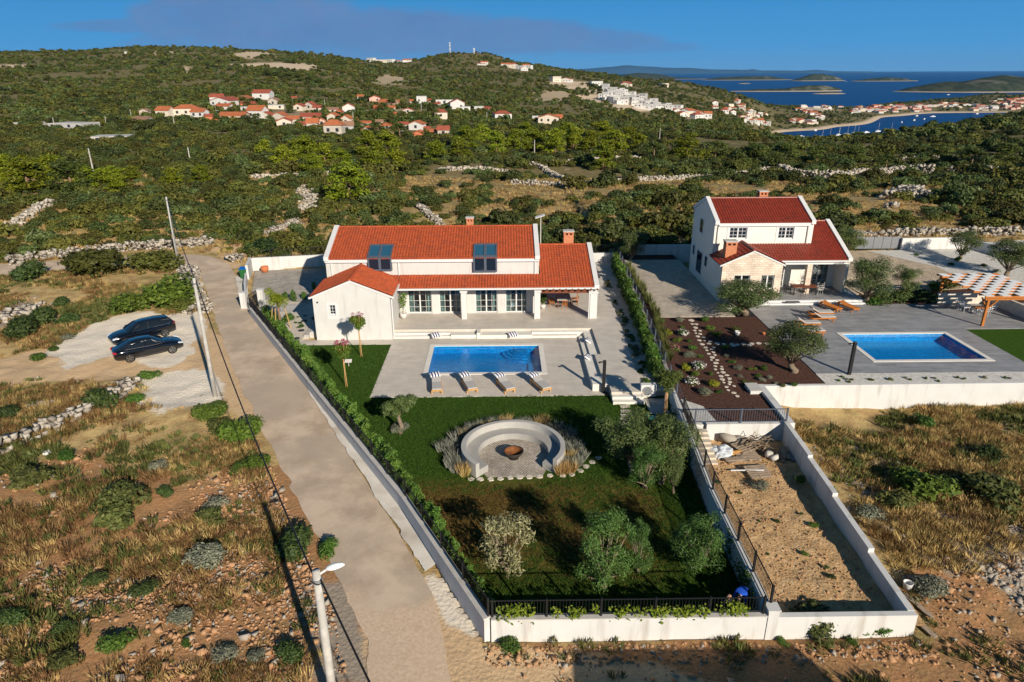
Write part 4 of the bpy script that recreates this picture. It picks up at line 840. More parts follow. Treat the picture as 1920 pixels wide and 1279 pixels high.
for i, (ya, yb, zt) in enumerate(((20.06, 23.4, 1.0), (23.4, 27.2, 1.2), (27.2, 30.4, 1.38), (30.4, 34.05, 1.52))):
 xa, xb = 15.40 + (ya - 20) * .045, 15.40 + (yb - 20) * .045
 if i == 0: yw = MB()
 yw.prism([(xa - .26, ya), (xa, ya), (xb, yb), (xb - .26, yb)], -.6, zt)
o = yw.build('yard_wall', PLW); tag(o, 'white side wall of the dirt yard, its top stepping down', 'wall')
o = wall_poly('retaining_wall', [(11.42, 34.08), (16.02, 34.08)], .25, -.2, 1.36, 'white retaining wall at the back of the dirt yard below the railing', PLW, 1)
o = wall_poly('garden_wall', [(16.42, 34.06), (16.45, 39.25)], .42, -.6, 1.40, 'short white wall joining the yard to the long neighbour wall', PLW, 1)
c = MB(); c.box(15.3, 38.2, .9, 16.02, 39.3, 1.42); o = c.build('wall_block', PLW); tag(o, 'white rendered block with a grey top at the corner of the mulch bed', 'block');
c = MB(); c.box(15.26, 38.16, 1.422, 16.06, 39.34, 1.46); cc = c.mesh('top_slab'); cc.transform(Matrix.Translation(-o.location)); link('top_slab', cc, CONC, o)
st = MB()
for k in range(8): st.box(10.50, 34.05 - .36 * (k + 1), -.1, 11.40, 34.05 - .36 * k, 1.2 - .115 * (k + 1))
o = st.build('garden_steps', M('sandy_step', (.58, .50, .40), .9, .15, 3)); tag(o, 'sandy steps running down beside the fence into the dirt yard', 'steps')
fence([(10.75, 34.2), (15.95, 34.2)], 1.38, .85, 'dark railing above the back wall of the dirt yard', gap=.14, t=.045, mat=ANTH)
wall_poly('garden_wall', [(16.44, 39.28), (34, 39.40), (66, 39.6)], .25, -1.0, 1.24, 'long white wall below the neighbour pool garden', PLW, 1)

gz = 1.35
def pillar(x, y, z, s, label): c_ = MB(); c_.box(x - s, y - s, -.1, x + s, y + s, z); c_.box(x - s - .04, y - s - .04, z, x + s + .04, y + s + .04, z + .06); return tag(c_.build('gate_pillar', PLW), label, 'pillar')
pa, pb = P(459.5, 578), P(492, 572)
pillar(pa.x, pa.y, 1.5, .26, 'white gate pillar nearest the lane'); pillar(pb.x, pb.y, 1.5, .26, 'white gate pillar on the garden side of the gate')
gt = empty('garden_gate', (pa.x + .3, pa.y, 0), 'black metal garden gate standing open between white pillars', 'gate')
ga, gb = Vector(P(481, 578)), Vector(P(489, 571)); fr_ = MB()
ga = Vector((pb.x - .5, pb.y - 1.7, .1)); gb = Vector((pb.x - .3, pb.y - .3, .1))
for z_ in (.12, .75, 1.4): fr_.bar(ga + Vector((0, 0, z_)), gb + Vector((0, 0, z_)), .05, .05)
for k in range(8): q = ga.lerp(gb, k / 7); fr_.bar(q + Vector((0, 0, .1)), q + Vector((0, 0, 1.4)), .03 if 0 < k < 7 else .06, .03)
fr_.build('gate_leaf', BLACK, gt); c = MB(); q = ga.lerp(gb, .1); c.box(q.x - .06, q.y - .08, .8, q.x + .06, q.y + .08, 1.15); c.build('lock', BLACK, gt)
wall_poly('lane_wall', [(pa.x, pa.y + .3), tuple(P(459, 545)[:2]), tuple(P(461, 528)[:2])], .2, -.1, .9, 'short white wall beside the lane behind the gate', PLW, -1)
wall_poly('lane_wall', [tuple(P(463, 524)[:2]), tuple(P(470, 508)[:2])], .25, -.1, 1.5, 'white wall end behind the green wheelie bin', PLW, -1)
bA, bB = P(473, 507), P(622, 499.5)
o = wall_poly('back_wall', [(bA.x, bA.y), (bB.x, bB.y), (bB.x + 10, bB.y + .3), (12.4, 73.3)], .25, -.1, 1.35, 'white back wall of the villa yard with a black fence', PLW, 1)
fence([(bA.x + .1, bA.y + .12), (bB.x, bB.y + .12), (12.3, 73.4)], 1.36, .85, 'black bar fence on the white back wall of the villa yard', gap=.16)
bn = P(459, 523); wb = empty('wheelie_bin', (bn.x, bn.y, 0), 'green wheelie bin with a blue lid beside the lane', 'bin')
GRNP = M('green_plastic', (.02, .12, .03), .5, .1, 4); BLUP = M('blue_plastic', (.01, .13, .50), .5, .1, 4)
c = MB(); c.add([(bn.x - .27, bn.y - .27, .06), (bn.x + .27, bn.y - .27, .06), (bn.x + .27, bn.y + .27, .06), (bn.x - .27, bn.y + .27, .06), (bn.x - .36, bn.y - .36, 1.1), (bn.x + .36, bn.y - .36, 1.1), (bn.x + .36, bn.y + .36, 1.1), (bn.x - .36, bn.y + .36, 1.1)], [(3, 2, 1, 0), (4, 5, 6, 7), (0, 1, 5, 4), (1, 2, 6, 5), (2, 3, 7, 6), (3, 0, 4, 7)]); c.build('body', GRNP, wb, bevel=.03)
c = MB(); c.prism([(bn.x - .4, bn.y - .42), (bn.x + .4, bn.y - .42), (bn.x + .4, bn.y + .4), (bn.x - .4, bn.y + .4)], 1.1, [1.14, 1.14, 1.24, 1.24]); c.build('lid', BLUP, wb, bevel=.02)
for s_ in (-1, 1): c = MB(); c.tube([(bn.x + s_ * .30, bn.y + .34, .11), (bn.x + s_ * .37, bn.y + .34, .11)], .11, 12); c.build('wheel', BLACK, wb)
def sheet(name, pts, z, mat, label, cat='path', z0=-.3): b_ = MB(); b_.prism([(q[0], q[1]) for q in pts], z0, z); return tag(b_.build(name, mat), label, cat, kind='structure')
sheet('driveway', [(-27.0, 71.9), (-14.9, 73.2), (-14.9, 60), (-16.2, 60), tuple(P(500, 562)[:2]), tuple(P(472, 548)[:2])], .05, COBBLE, 'grey cobbled yard behind the white wall at the left of the villa')
PEB = M('white_pebbles', (.58, .54, .48), .9, .2, 5, c2=(.80, .77, .71), bump=.9, bscale=26, spec=.1, stain=((.42, .38, .33), 22, .60, .68), bdist=.03)
PEBW = M('sandy_pebbles', (.60, .52, .42), .9, .2, 5, c2=(.76, .69, .59), bump=.8, bscale=26, spec=.1, stain=((.45, .37, .28), 22, .60, .68), bdist=.03)
sheet('pebble_bed', [(-16.4, 50.3), (-17.3, 48.9), (-22.2, 57.2), tuple(P(500, 562)[:2]), (-16.2, 60), (-16.31, 51.8)], .02, PEBW, 'sandy pebble bed with round slabs at the left of the white wing')
sheet('garden_path', [tuple(P(545, 588)[:2]), tuple(P(495, 585)[:2]), tuple(P(498, 573)[:2]), tuple(P(575, 570)[:2])], .05, CONC, 'grey path from the gate to the villa side')
sheet('pebble_bed', [(9.06, 40.15), (10.72, 40.72), (11.45, 54), (12.3, 72.8), (9.92, 72.8), (9.56, 52)], .40, PEBW, 'sandy pebble strip with low plants between terrace and hedge')
sheet('concrete_pad', [(9.1, 38.0), (10.3, 38.0), (10.6, 40.1), (9.1, 40.1)], .03, CONC, 'concrete pad below the air conditioner')
for i, (u, v) in enumerate(((556, 635), (565, 620), (570, 602))):
 q = P(u, v, .02); c = MB(); c.lathe([(0, .0), (.26, .0), (.26, .04), (0, .045)], (q.x, q.y, .02), 16); tag(c.build('round_slab', M('dark_slab', (.05, .05, .055), .7, .1, 4)), 'dark round stepping slab in the sandy pebble bed', 'stepping stone', 'round dark slabs in the pebble bed')
# neighbour garden
MULCH = M('bark_mulch', (.065, .032, .024), .95, .3, 6, c2=(.155, .080, .058), bump=1.0, bscale=24, spec=.05, bdist=.05)
sheet('mulch_bed', [(10.66, 34.34), (16.0, 34.34), (16.02, 39.3), (20.62, 39.55), (20.62, 52.55), (12.62, 52.55), (12.9, 73), (12.4, 73), (11.6, 54), (10.85, 40.7)], G2, MULCH, 'dark red bark mulch bed of the neighbour garden', 'garden bed')
sheet('mulch_bed', [(12.82, 70.85), (18.6, 70.85), (18.6, 73.4), (12.95, 73.2)], G2 - .02, MULCH, 'mulch strip behind the paved drive of the neighbour house', 'garden bed')
sheet('gravel_corner', [(10.75, 34.3), (12.2, 34.35), (11.9, 36.6), (10.8, 37.6)], G2 + .02, PEB, 'patch of white gravel at the head of the sandy steps', 'gravel')
sheet('driveway', [(12.64, 52.58), (18.95, 52.58), (18.68, 57.4), (18.68, 70.8), (12.84, 70.8)], G2 + .03, DRIVE, 'beige paved drive at the left of the neighbour house', 'driveway')
sheet('foundation', [(18.7, 56.2), (30.3, 57.5), (30.3, 67), (18.7, 67)], G2, CONC, 'ground slab under the neighbour house', 'slab')
P2X0, P2X1, P2Y0, P2Y1, cw2 = 25.75, 33.55, 43.25, 48.25, .34
d = MB()
for (a, bb, c_, e) in ((20.66, P2X0 - cw2, 41.12, 55.4), (P2X1 + cw2, 35.75, 41.12, 55.4), (P2X0 - cw2, P2X1 + cw2, 41.12, P2Y0 - cw2), (P2X0 - cw2, P2X1 + cw2, P2Y1 + cw2, 55.4), (35.75, 58, 49.2, 55.4)): d.box(a, c_, -.3, bb, e, G2 + .05)
tag(d.build('pool_deck', DECK2), 'grey plank-tiled deck around the neighbour pool', 'deck', kind='structure')
pool2 = empty('swimming_pool', (29.6, 45.7, .9), 'larger blue pool with white coping on the grey deck of the neighbour house', 'pool')
pool_parts(pool2, P2X0, P2X1, P2Y0, P2Y1, G2 + .05, cw2)
lw = MB(); lw.box(35.76, 41.12, -.3, 64, 49.19, G2 + .02); tag(lw.build('lawn', LAWNM), 'strip of lawn right of the neighbour pool', 'lawn', kind='structure')
sheet('gravel_strip', [(20.64, 39.55), (64, 39.8), (64, 41.1), (20.64, 41.1)], G2 + .03, PEB, 'white gravel strip with small plants along the neighbour wall', 'gravel')
sheet('shrub_bed', [(31.2, 55.42), (64, 55.42), (64, 58), (44.1, 59.9), (31.3, 58.2)], G2, MULCH, 'dark planted bed behind the neighbour deck', 'garden bed')
sheet('driveway', [(30.3, 58.2), (44.1, 59.92), (44.3, 67.3), (40.5, 74.0), (31, 74.0), (30.3, 66)], G2 + .02, COBW, 'warm brown cobbled yard behind the neighbour house', 'driveway')
sheet('gravel_bed', [(44.12, 59.92), (64, 58.02), (64, 79), (54, 77.4), (44.6, 74.3), (40.52, 74.0), (44.32, 67.3)], G2 + .01, PEB, 'white gravel bed with olive trees beside the cobbled yard', 'gravel')
def wall_top(u, vb, vt, z): b_ = P(u, vb, z); return PY(u, vt, b_.y).z
wall_poly('garden_wall', [tuple(P(1196, 478, G2)[:2]), tuple(P(1300, 477, G2)[:2])], .25, .3, wall_top(1240, 478, 460, G2), 'white back wall behind the paved drive at the left of the neighbour house', PLW, 1)
wall_poly('garden_wall', [tuple(P(1689, 468, G2)[:2]), tuple(P(1815, 466, G2)[:2])], .25, .3, wall_top(1750, 467, 446, G2), 'sunlit white back wall to the right of the grey sliding gate', PLW, 1)
wall_poly('garden_wall', [tuple(P(1818, 466, G2)[:2]), tuple(P(1862, 478, G2)[:2]), tuple(P(1935, 500, G2)[:2]), tuple(P(2050, 535, G2)[:2])], .25, .3, wall_top(1818, 466, 449, G2), 'curved white wall at the right edge of the white gravel bed', PLW, 1)
ga, gb = P(1603, 467, G2), P(1688, 467, G2); gt = empty('sliding_gate', (ga.x, ga.y, G2), 'grey slatted sliding gate in the back wall of the neighbour yard', 'gate'); zt = wall_top(1640, 467, 445, G2)
GREYM = M('grey_gate_metal', (.20, .205, .215), .5, .08, 3)
f = MB(); n_ = 9
for k in range(n_): z_ = G2 + .1 + (zt - G2 - .15) * k / (n_ - 1); f.box(ga.x, ga.y, z_ - .075, gb.x, ga.y + .03, z_ + .075)
f.build('slats', GREYM, gt)
f = MB()
for k in range(6): x = ga.x + (gb.x - ga.x) * k / 5; f.box(x - .04, ga.y - .04, G2, x + .04, ga.y - .002, zt)
f.build('frame', GREYM, gt)

# neighbour house
h2 = empty('neighbour_house', (24.5, 60, G2), 'two storey cream house with dark red roofs and a stone gabled front', 'house')
X0, X1, YF, YR, YB = 18.7, 27.5, 59.7, 63.2, 66.7; ZE, ZR = 7.52, 9.02
CREAM = M('cream_plaster', (.74, .705, .62), .9, .05, 1.2, bump=.12, bscale=60, spec=.1)
w = MB(); w.box(X0, YF, G2 - .1, X1, YF + .3, 5.9)
WN = ((20.05, 21.62, 6.02, 7.05), (24.42, 25.80, 5.98, 7.05)); xs = [X0, WN[0][0], WN[0][1], WN[1][0], WN[1][1], X1]
for k in (0, 2, 4): w.box(xs[k], YF, 5.9, xs[k + 1], YF + .3, 7.10)
for (a, bb, c_, e) in WN: w.box(a, YF + .001, 5.9, bb, YF + .299, c_)
w.box(X0, YF, 7.10, X1, YF + .3, 7.4)
for x in (X0, X1 - .3): w.yz([(YF + .3, G2 - .1), (YB, G2 - .1), (YB, 7.4), (YR, 8.9), (YF + .3, 7.5)], x, x + .3)
w.box(X0 + .3, YB - .3, G2, X1 - .3, YB, 7.4); w.build('wall', CREAM, h2)
r = MB()
roof_plane(r, (X0 + .3, YF - .2, ZE), (X1 - .3, YF - .2, ZE), (X0 + .3, YR, ZR)); roof_plane(r, (X1 - .3, YB + .2, ZE), (X0 + .3, YB + .2, ZE), (X1 - .3, YR, ZR))
slab(r, (X0 + .3, YF - .18, ZE), (X1 - .3, YF - .18, ZE), (X0 + .3, YR, ZR)); slab(r, (X1 - .3, YB + .18, ZE), (X0 + .3, YB + .18, ZE), (X1 - .3, YR, ZR))
ridge_caps(r, (X0 + .3, YR, ZR + .03), (X1 - .3, YR, ZR + .03)); r.build('roof', TILE_R, h2)
for (a, bb) in ((X0 - .05, X0 + .32), (X1 - .32, X1 + .05)): c = MB(); coping(c, a, bb, [(YF - .26, ZE), (YR, ZR + .05), (YB + .26, ZE)]); c.build('gable_coping', TRIM, h2)
c = MB(); c.box(X0 + .33, YF - .2, 7.18, X1 - .33, YF - .002, 7.46); c.build('cornice', TRIM, h2)
for a, bb, c_, e in WN: window(h2, a, bb, YF + .10, c_, e, 2, 3, 2, gm=GLASS, surround=.0);
for a, bb, c_, e in WN:
 t = MB(); s_ = .22
 for q in ((a - s_, a, c_ - s_, e + .16), (bb, bb + s_, c_ - s_, e + .16), (a, bb, e, e + .16), (a, bb, c_ - s_, c_)): t.box(q[0], YF - .03, q[2], q[1], YF - .001, q[3])
 t.build('window_surround', TRIM, h2)
for x in (18.98, 27.0): MB().tube([(x, YF - .08, 5.3), (x, YF - .08, 7.2)], .05, 8).build('downpipe', CONC, h2)
q = PY(1430, 371, 63.5); chimney(h2, q.x, 63.6, 8.3, PY(1430, 357, 63.6).z, .78, .6)
# side wall openings
def side_open(u0, v0, u1, v1, name):
 a_, b_ = PX((u0 + u1) / 2, v0, X0), PX((u0 + u1) / 2, v1, X0); ya = PX(u1, (v0 + v1) / 2, X0).y; yb = PX(u0, (v0 + v1) / 2, X0).y
 f_ = MB()
 for (c0, c1, d0, d1) in ((ya - .12, ya, b_.z, a_.z), (yb, yb + .12, b_.z, a_.z), (ya - .12, yb + .12, a_.z, a_.z + .14), (ya - .12, yb + .12, b_.z - .14, b_.z)): f_.box(X0 - .04, c0, d0, X0 - .002, c1, d1)
 o_ = f_.build(name, TRIM, h2); g_ = MB(); g_.box(X0 - .015, ya, b_.z, X0 - .003, yb, a_.z); g_.build('pane', GLASS, o_)
side_open(1313, 410, 1319, 436, 'window'); side_open(1306, 470, 1316, 512, 'door'); side_open(1299.5, 459, 1303, 477, 'window'); side_open(1321.5, 480, 1326, 500, 'window')
EY, EZ, AX, AR = 57.5, 4.62, 30.3, 62.9; zt = 5.55; s2 = (zt - EZ) / (YF - EY); za = EZ + s2 * (AR - EY); r = MB()
roof_plane(r, (21.3, EY, EZ), (X1 + .06, EY, EZ), (21.3, YF, zt)); slab(r, (23.7, EY + .02, EZ), (X1 + .06, EY + .02, EZ), (23.7, YF, zt))
roof_plane(r, (X1 + .06, EY, EZ), (AX - .3, EY, EZ), (X1 + .06, AR, za)); slab(r, (X1 + .06, EY + .02, EZ), (AX - .3, EY + .02, EZ), (X1 + .06, AR, za))
roof_plane(r, (AX - .3, 68.3, EZ), (X1 + .06, 68.3, EZ), (AX - .3, AR, za)); slab(r, (AX - .3, 68.28, EZ), (X1 + .06, 68.28, EZ), (AX - .3, AR, za)); ridge_caps(r, (X1 + .06, AR, za + .03), (AX - .3, AR, za + .03)); r.build('porch_roof', TILE_R, h2)
c = MB(); coping(c, AX - .32, AX + .05, [(EY - .08, EZ), (AR, za + .05), (68.4, EZ)]); c.build('gable_coping', TRIM, h2)
w = MB(); w.yz([(EY + .2, G2), (68.2, G2), (68.2, EZ - .15), (AR, za - .2), (EY + .2, EZ - .15)], AX - .30, AX - .04)
D2 = ((24.05, 25.45), (27.62, 29.5)); w.box(29.5, YF - .02, G2, AX - .302, YF + .28, 4.4); w.box(X1 + .003, YF - .02, 4.05, 29.5, YF + .28, 4.4)
w.box(X1 + .003, YF + .003, G2, 29.5, YF + .28, G2 + .32); w.build('wall', CREAM, h2)
t = MB(); t.box(23.8, EY + .1, 4.20, AX - .34, EY + .32, 4.50); t.build('beam', TRIM, h2)
c = MB(); c.box(23.9, EY - .13, EZ - .15, AX - .34, EY + .01, EZ - .03); c.build('gutter', TRIM, h2)
for (a, bb) in D2: window(h2, a, bb, YF - .06 if a < X1 else YF + .05, G2 + .36, 4.05, 2, 4, 2, name='door', gm=PANE if a > X1 else GLASS)
c = MB(); c.box(27.62, 61.2, G2 + .3, 29.5, 61.3, 4.05); c.build('room_wall', MATS['room_wall'], h2)
STONEW = tiles('stone_cladding', (.62, .49, .38), (.74, .62, .50), .42, .2, (.46, .36, .28), .9, .15, .014, var=.2)
for nd in STONEW.node_tree.nodes:
 if nd.type == 'TEX_BRICK':
  mp = STONEW.node_tree.nodes.new('ShaderNodeMapping'); mp.inputs['Rotation'].default_value = (radians(-90), 0, 0); src = nd.inputs['Vector'].links[0].from_socket
  STONEW.node_tree.links.new(src, mp.inputs[0]); STONEW.node_tree.links.new(mp.outputs[0], nd.inputs['Vector'])
c = MB(); c.box(26.55, 57.55, G2 + .1, 27.0, 57.95, 4.20); c.build('pillar', STONEW, h2)
WX0, WX1, WF, WZ, WR = 18.66, 23.85, 56.3, 4.55, 5.72; wxm = 21.25; w = MB()
SW = ((19.75, 21.15, 2.35, 3.65), (22.1, 23.25, 2.35, 3.65)); xs = [WX0, *SW[0][:2], *SW[1][:2], WX1]
for k in (0, 2, 4): w.box(xs[k], WF, G2 - .1, xs[k + 1], WF + .3, 3.65)
for a, bb, c_, e in SW: w.box(a, WF + .001, G2 - .1, bb, WF + .299, c_)
w.box(WX0, WF, 3.65, WX1, WF + .3, WZ); w.xz([(WX0, WZ), (WX1, WZ), (wxm, WR)], WF, WF + .3); w.build('stone_gable', STONEW, h2)
for a in (WX0, WX1 - .3): w = MB(); w.box(a, WF + .3, G2 - .1, a + .3, YF, WZ); w.build('wing_wall', CREAM, h2)
for k, (a, bb, c_, e) in enumerate(SW): window(h2, a, bb, WF + .12, c_, e, 1, 1, 2, gm=PANE, curtain=False)
r = MB(); ws = (WR - WZ) / (WX1 - wxm); ov = .18
for sg, xe in ((1, WX1 + ov), (-1, WX0 - ov)):
 ze = WZ - ws * ov + .07
 if sg > 0: roof_plane(r, (xe, WF + .02, ze), (xe, YF - .005, ze), (wxm, WF + .02, WR + .07)); slab(r, (xe, WF + .04, ze), (xe, YF - .005, ze), (wxm, WF + .04, WR + .07))
 else: roof_plane(r, (xe, YF - .005, ze), (xe, WF + .02, ze), (wxm, YF - .005, WR + .07)); slab(r, (xe, YF - .005, ze), (xe, WF + .04, ze), (wxm, YF - .005, WR + .07))
ridge_caps(r, (wxm, WF + .02, WR + .10), (wxm, YF - .01, WR + .10), .13); r.build('wing_roof', TILE_R, h2)
t = MB()
for sg in (-1, 1):
 xe = wxm + sg * (WX1 - wxm + ov + .03); ze = WR - ws * (WX1 - wxm + ov + .03)
 t.xz([(xe, ze - .05), (wxm, WR - .05), (wxm, WR + .08), (xe, ze + .08)] if sg < 0 else [(wxm, WR - .05), (xe, ze - .05), (xe, ze + .08), (wxm, WR + .08)], WF - .05, WF + .015)
t.build('fascia', TRIM, h2)
q = PY(1368, 478, 57.6); chimney(h2, q.x, 57.7, 4.6, PY(1368, 451, 57.6).z, .95, .8)
s = MB(); s.prism([(21.7, 55.80), (31.1, 55.80), (31.1, 59.68), (23.86, 59.68), (23.86, 56.28), (21.7, 56.28)], 0, G2 + .36); tag(s.build('terrace', DECK2), 'raised grey terrace with a white edge in front of the neighbour house', 'terrace', kind='structure')
steps('garden_steps', [(21.6, 55.60, .5, 31.2, 55.795, G2 + .345), (20.9, 55.28, .5, 31.4, 55.597, G2 + .20)], 'two white edged steps along the neighbour terrace', mat=TRIM)
# vegetation
NR = np.random.default_rng(7)
def unit(n, rg): v = rg.normal(size=(n, 3)); return v / np.linalg.norm(v, axis=1)[:, None]
def cards(name, c, nrm, w, h, mats, rg, tang=None, extra=None):
 n = len(c); t = unit(n, rg) if tang is None else tang; t = t - nrm * (t * nrm).sum(1)[:, None]; t /= np.maximum(np.linalg.norm(t, axis=1), 1e-6)[:, None]
 s = np.cross(nrm, t); w = np.broadcast_to(w, (n,))[:, None]; h = np.broadcast_to(h, (n,))[:, None]
 v = np.stack([c - t * h, c + s * w - t * h * .1, c + t * h, c - s * w - t * h * .1], 1).reshape(-1, 3)
 me = bpy.data.meshes.new(name); k = 4 * n; me.vertices.add(k); me.vertices.foreach_set('co', v.astype(np.float32).ravel()); me.loops.add(k)
 me.loops.foreach_set('vertex_index', np.arange(k)); me.polygons.add(n); me.polygons.foreach_set('loop_start', np.arange(n) * 4); me.update(calc_edges=True)
 for m_ in (mats if isinstance(mats, (list, tuple)) else [mats]): me.materials.append(m_)
 return me
def crown(name, blobs, n, size, mat, rg, aspect=.5, outward=.55, shell=.55, up=.25, jitter=.35, droop=0):
 B = np.array(blobs, float); wt = (B[:, 3] * B[:, 4] * B[:, 5]) ** .7; k = rg.choice(len(B), n, p=wt / wt.sum()); d = unit(n, rg)
 d[:, 2] = np.where((d[:, 2] < -.2) & (rg.random(n) < .55), -d[:, 2], d[:, 2])
 r = shell + (1 - shell) * rg.random(n) ** .6; r *= 1 + rg.normal(size=n) * jitter * .3
 c = B[k, :3] + d * B[k, 3:] * r[:, None]; nr = d * outward + unit(n, rg) * (1 - outward) + np.array([0, 0, up]); nr /= np.linalg.norm(nr, axis=1)[:, None]
 s = size * rg.uniform(.6, 1.35, n)
 return cards(name, c, nr, s * aspect, s, mat, rg)
L_MAQ = leaf_mat('maquis_leaf', (.068, .074, .011), (.128, .130, .026), .15, .6, .45)
L_MAQ2 = leaf_mat('juniper_leaf', (.040, .056, .013), (.078, .096, .024), .15, .6, .35)
L_PINE = leaf_mat('pine_needles', (.10, .14, .006), (.25, .27, .018), .2, .55, .25)
L_PINED = leaf_mat('dark_pine_needles', (.045, .072, .014), (.145, .170, .036), .2, .55, .25)
L_OLIVE = leaf_mat('olive_leaf', (.060, .090, .022), (.135, .175, .055), .18, .5, .2)
L_OLIVES = leaf_mat('silver_olive_leaf', (.14, .14, .06), (.42, .39, .20), .2, .5, .1)
L_OLIVEG = leaf_mat('green_olive_leaf', (.040, .095, .018), (.10, .19, .040), .18, .5, .15)
L_GREEN = leaf_mat('garden_leaf', (.035, .085, .012), (.115, .19, .03), .22, .5, .25)
L_HEDGE = leaf_mat('hedge_leaf', (.055, .13, .016), (.19, .31, .055), .25, .5, .2)
L_YEL = leaf_mat('yellow_leaf', (.16, .18, .01), (.34, .33, .03), .22, .5, .15)
L_SAGE = leaf_mat('sage_leaf', (.13, .14, .09), (.28, .28, .20), .15, .7, .2)
L_BROOM = leaf_mat('broom_leaf', (.060, .105, .012), (.16, .215, .03), .2, .6, .2)
L_DARK = leaf_mat('dark_bush_leaf', (.024, .050, .012), (.085, .120, .030), .18, .6, .3)
L_WHITE = leaf_mat('white_flower', (.55, .50, .46), (.75, .70, .64), .2, .6, .1)
L_PINK = leaf_mat('pink_flower', (.34, .07, .12), (.50, .16, .20), .2, .6, .1)
L_STRAW = leaf_mat('dry_grass_blade', (.36, .24, .08), (.62, .45, .19), .25, .8, .25)
L_STRAW2 = leaf_mat('brown_grass_blade', (.16, .09, .035), (.30, .18, .07), .25, .8, .25)
L_LAV = leaf_mat('lavender_leaf', (.17, .18, .14), (.34, .34, .28), .15, .7, .15)
L_VINE = leaf_mat('vine_leaf', (.10, .17, .01), (.30, .36, .04), .3, .5, .1)
L_WEED = leaf_mat('weed_leaf', (.060, .075, .018), (.155, .165, .045), .2, .6, .25)
BARK = M('bark', (.22, .165, .115), .95, .35, 6, bump=.7, bscale=18); BARKP = M('pine_bark', (.26, .16, .10), .95, .35, 6, bump=.6, bscale=18); STAKE = M('wood_stake', (.50, .30, .12), .8, .15, 5)

def shrub_mesh(name, mat, seed, n=420, size=.15, flat=.75, nb=7):
 rg = np.random.default_rng(seed); bl = []
 for i in range(nb):
  a, r = rg.uniform(0, 2 * pi), rg.uniform(.0, .62); s = rg.uniform(.30, .52)
  bl.append((r * cos(a), r * sin(a), flat * rg.uniform(.28, .72), s, s, s * flat * 1.0))
 return crown(name, bl, n, size, mat, rg, .55, .5, .6)
SHR = [shrub_mesh('shrub', L_MAQ, 10 + i, 900, .098) for i in range(5)] + [shrub_mesh('shrub', L_MAQ2, 30 + i, 900, .09) for i in range(3)] + [shrub_mesh('shrub', L_OLIVE, 36 + i, 900, .09, .7) for i in range(2)]
def trunk_mb(mb, path, r0, r1, n=7): k = len(path); mb.tube(path, [r0 + (r1 - r0) * i / (k - 1) for i in range(k)], n)
def tree_proto(name, crown_me, trunk_me, bark):
 return (name, crown_me, trunk_me, bark)
def pine_proto(seed, mat, h=6.0, r=2.3, n=1500, size=.24):
 rg = np.random.default_rng(seed); bl = []; mb = MB(); trunk_mb(mb, [(0, 0, -.1), (.1, .05, h * .4), (.05, 0, h * .85)], .17, .05)
 for i in range(26):
  z = h * rg.uniform(.14, .93); rr = r * (1 - ((z / h - .3) / .75) ** 2) * rg.uniform(.25, .9) if z / h > .3 else r * rg.uniform(.3, .85); a = rg.uniform(0, 2 * pi); s = rg.uniform(.24, .40) * r
  bl.append((rr * cos(a), rr * sin(a), z, s * 1.1, s * 1.1, s * .75))
  if i % 2 == 0: trunk_mb(mb, [(0.05, 0, z * .8), (rr * cos(a) * .8, rr * sin(a) * .8, z - .1)], .05, .02, 5)
 bl.append((0, 0, h * .93, r * .3, r * .3, r * .28))
 return ('pine_tree', crown('crown', bl, n, size, mat, rg, .3, .45, .5), mb.mesh('trunk', True), BARKP)
def olive_proto(seed, mat, h=3.2, r=1.5, n=3600, size=.085, lean=.15, nb=13, bole=.9, lo=.34):
 rg = np.random.default_rng(seed); mb = MB(); a0 = rg.uniform(0, 6.28); top = (lean * cos(a0), lean * sin(a0), bole * .55)
 trunk_mb(mb, [(0, 0, -.15), (.05, -.03, .15), (top[0] * .6, top[1] * .6, bole * .3), top], .17 * h / 3, .12 * h / 3, 8); bl = []
 for i in range(nb):
  a = 2 * pi * i / nb * 1.7 + rg.uniform(-.4, .4); rr = r * rg.uniform(.25, .78); z = h * rg.uniform(lo, .88); s = r * rg.uniform(.24, .44)
  c = (top[0] + rr * cos(a), top[1] + rr * sin(a), z); bl.append((*c, s, s, s * .95)); mid = ((top[0] + c[0]) / 2 + rg.uniform(-.1, .1), (top[1] + c[1]) / 2, bole * .55 + (z - bole * .55) * .45)
  trunk_mb(mb, [top, mid, (c[0], c[1], c[2] - s * .2)], .055 * h / 3, .014, 5)
 bl.append((top[0], top[1], h * .8, r * .42, r * .42, h * .18))
 return ('olive_tree', crown('crown', bl, n, size, mat, rg, .3, .5, .35), mb.mesh('trunk', True), BARK)
def plant(proto, loc, s=1.0, rz=0.0, label=None, group=None, name=None, cat='tree', sz=None):
 nm, cm, tm, bk = proto; root = empty(name or nm, loc, label, cat, group); root.scale = (s, s, sz or s); root.rotation_euler = (0, 0, rz)
 if tm is not None: link('trunk', tm, bk, root)
 link('crown', cm, list(cm.materials), root); return root
def bush(me, loc, s, rz, label, cat='shrub', group=None, name='shrub', sz=None):
 o_ = bpy.data.objects.new(name, me); col.objects.link(o_); o_.location = loc; o_.scale = (s, s, sz or s); o_.rotation_euler = (0, 0, rz); return tag(o_, label, cat, group)
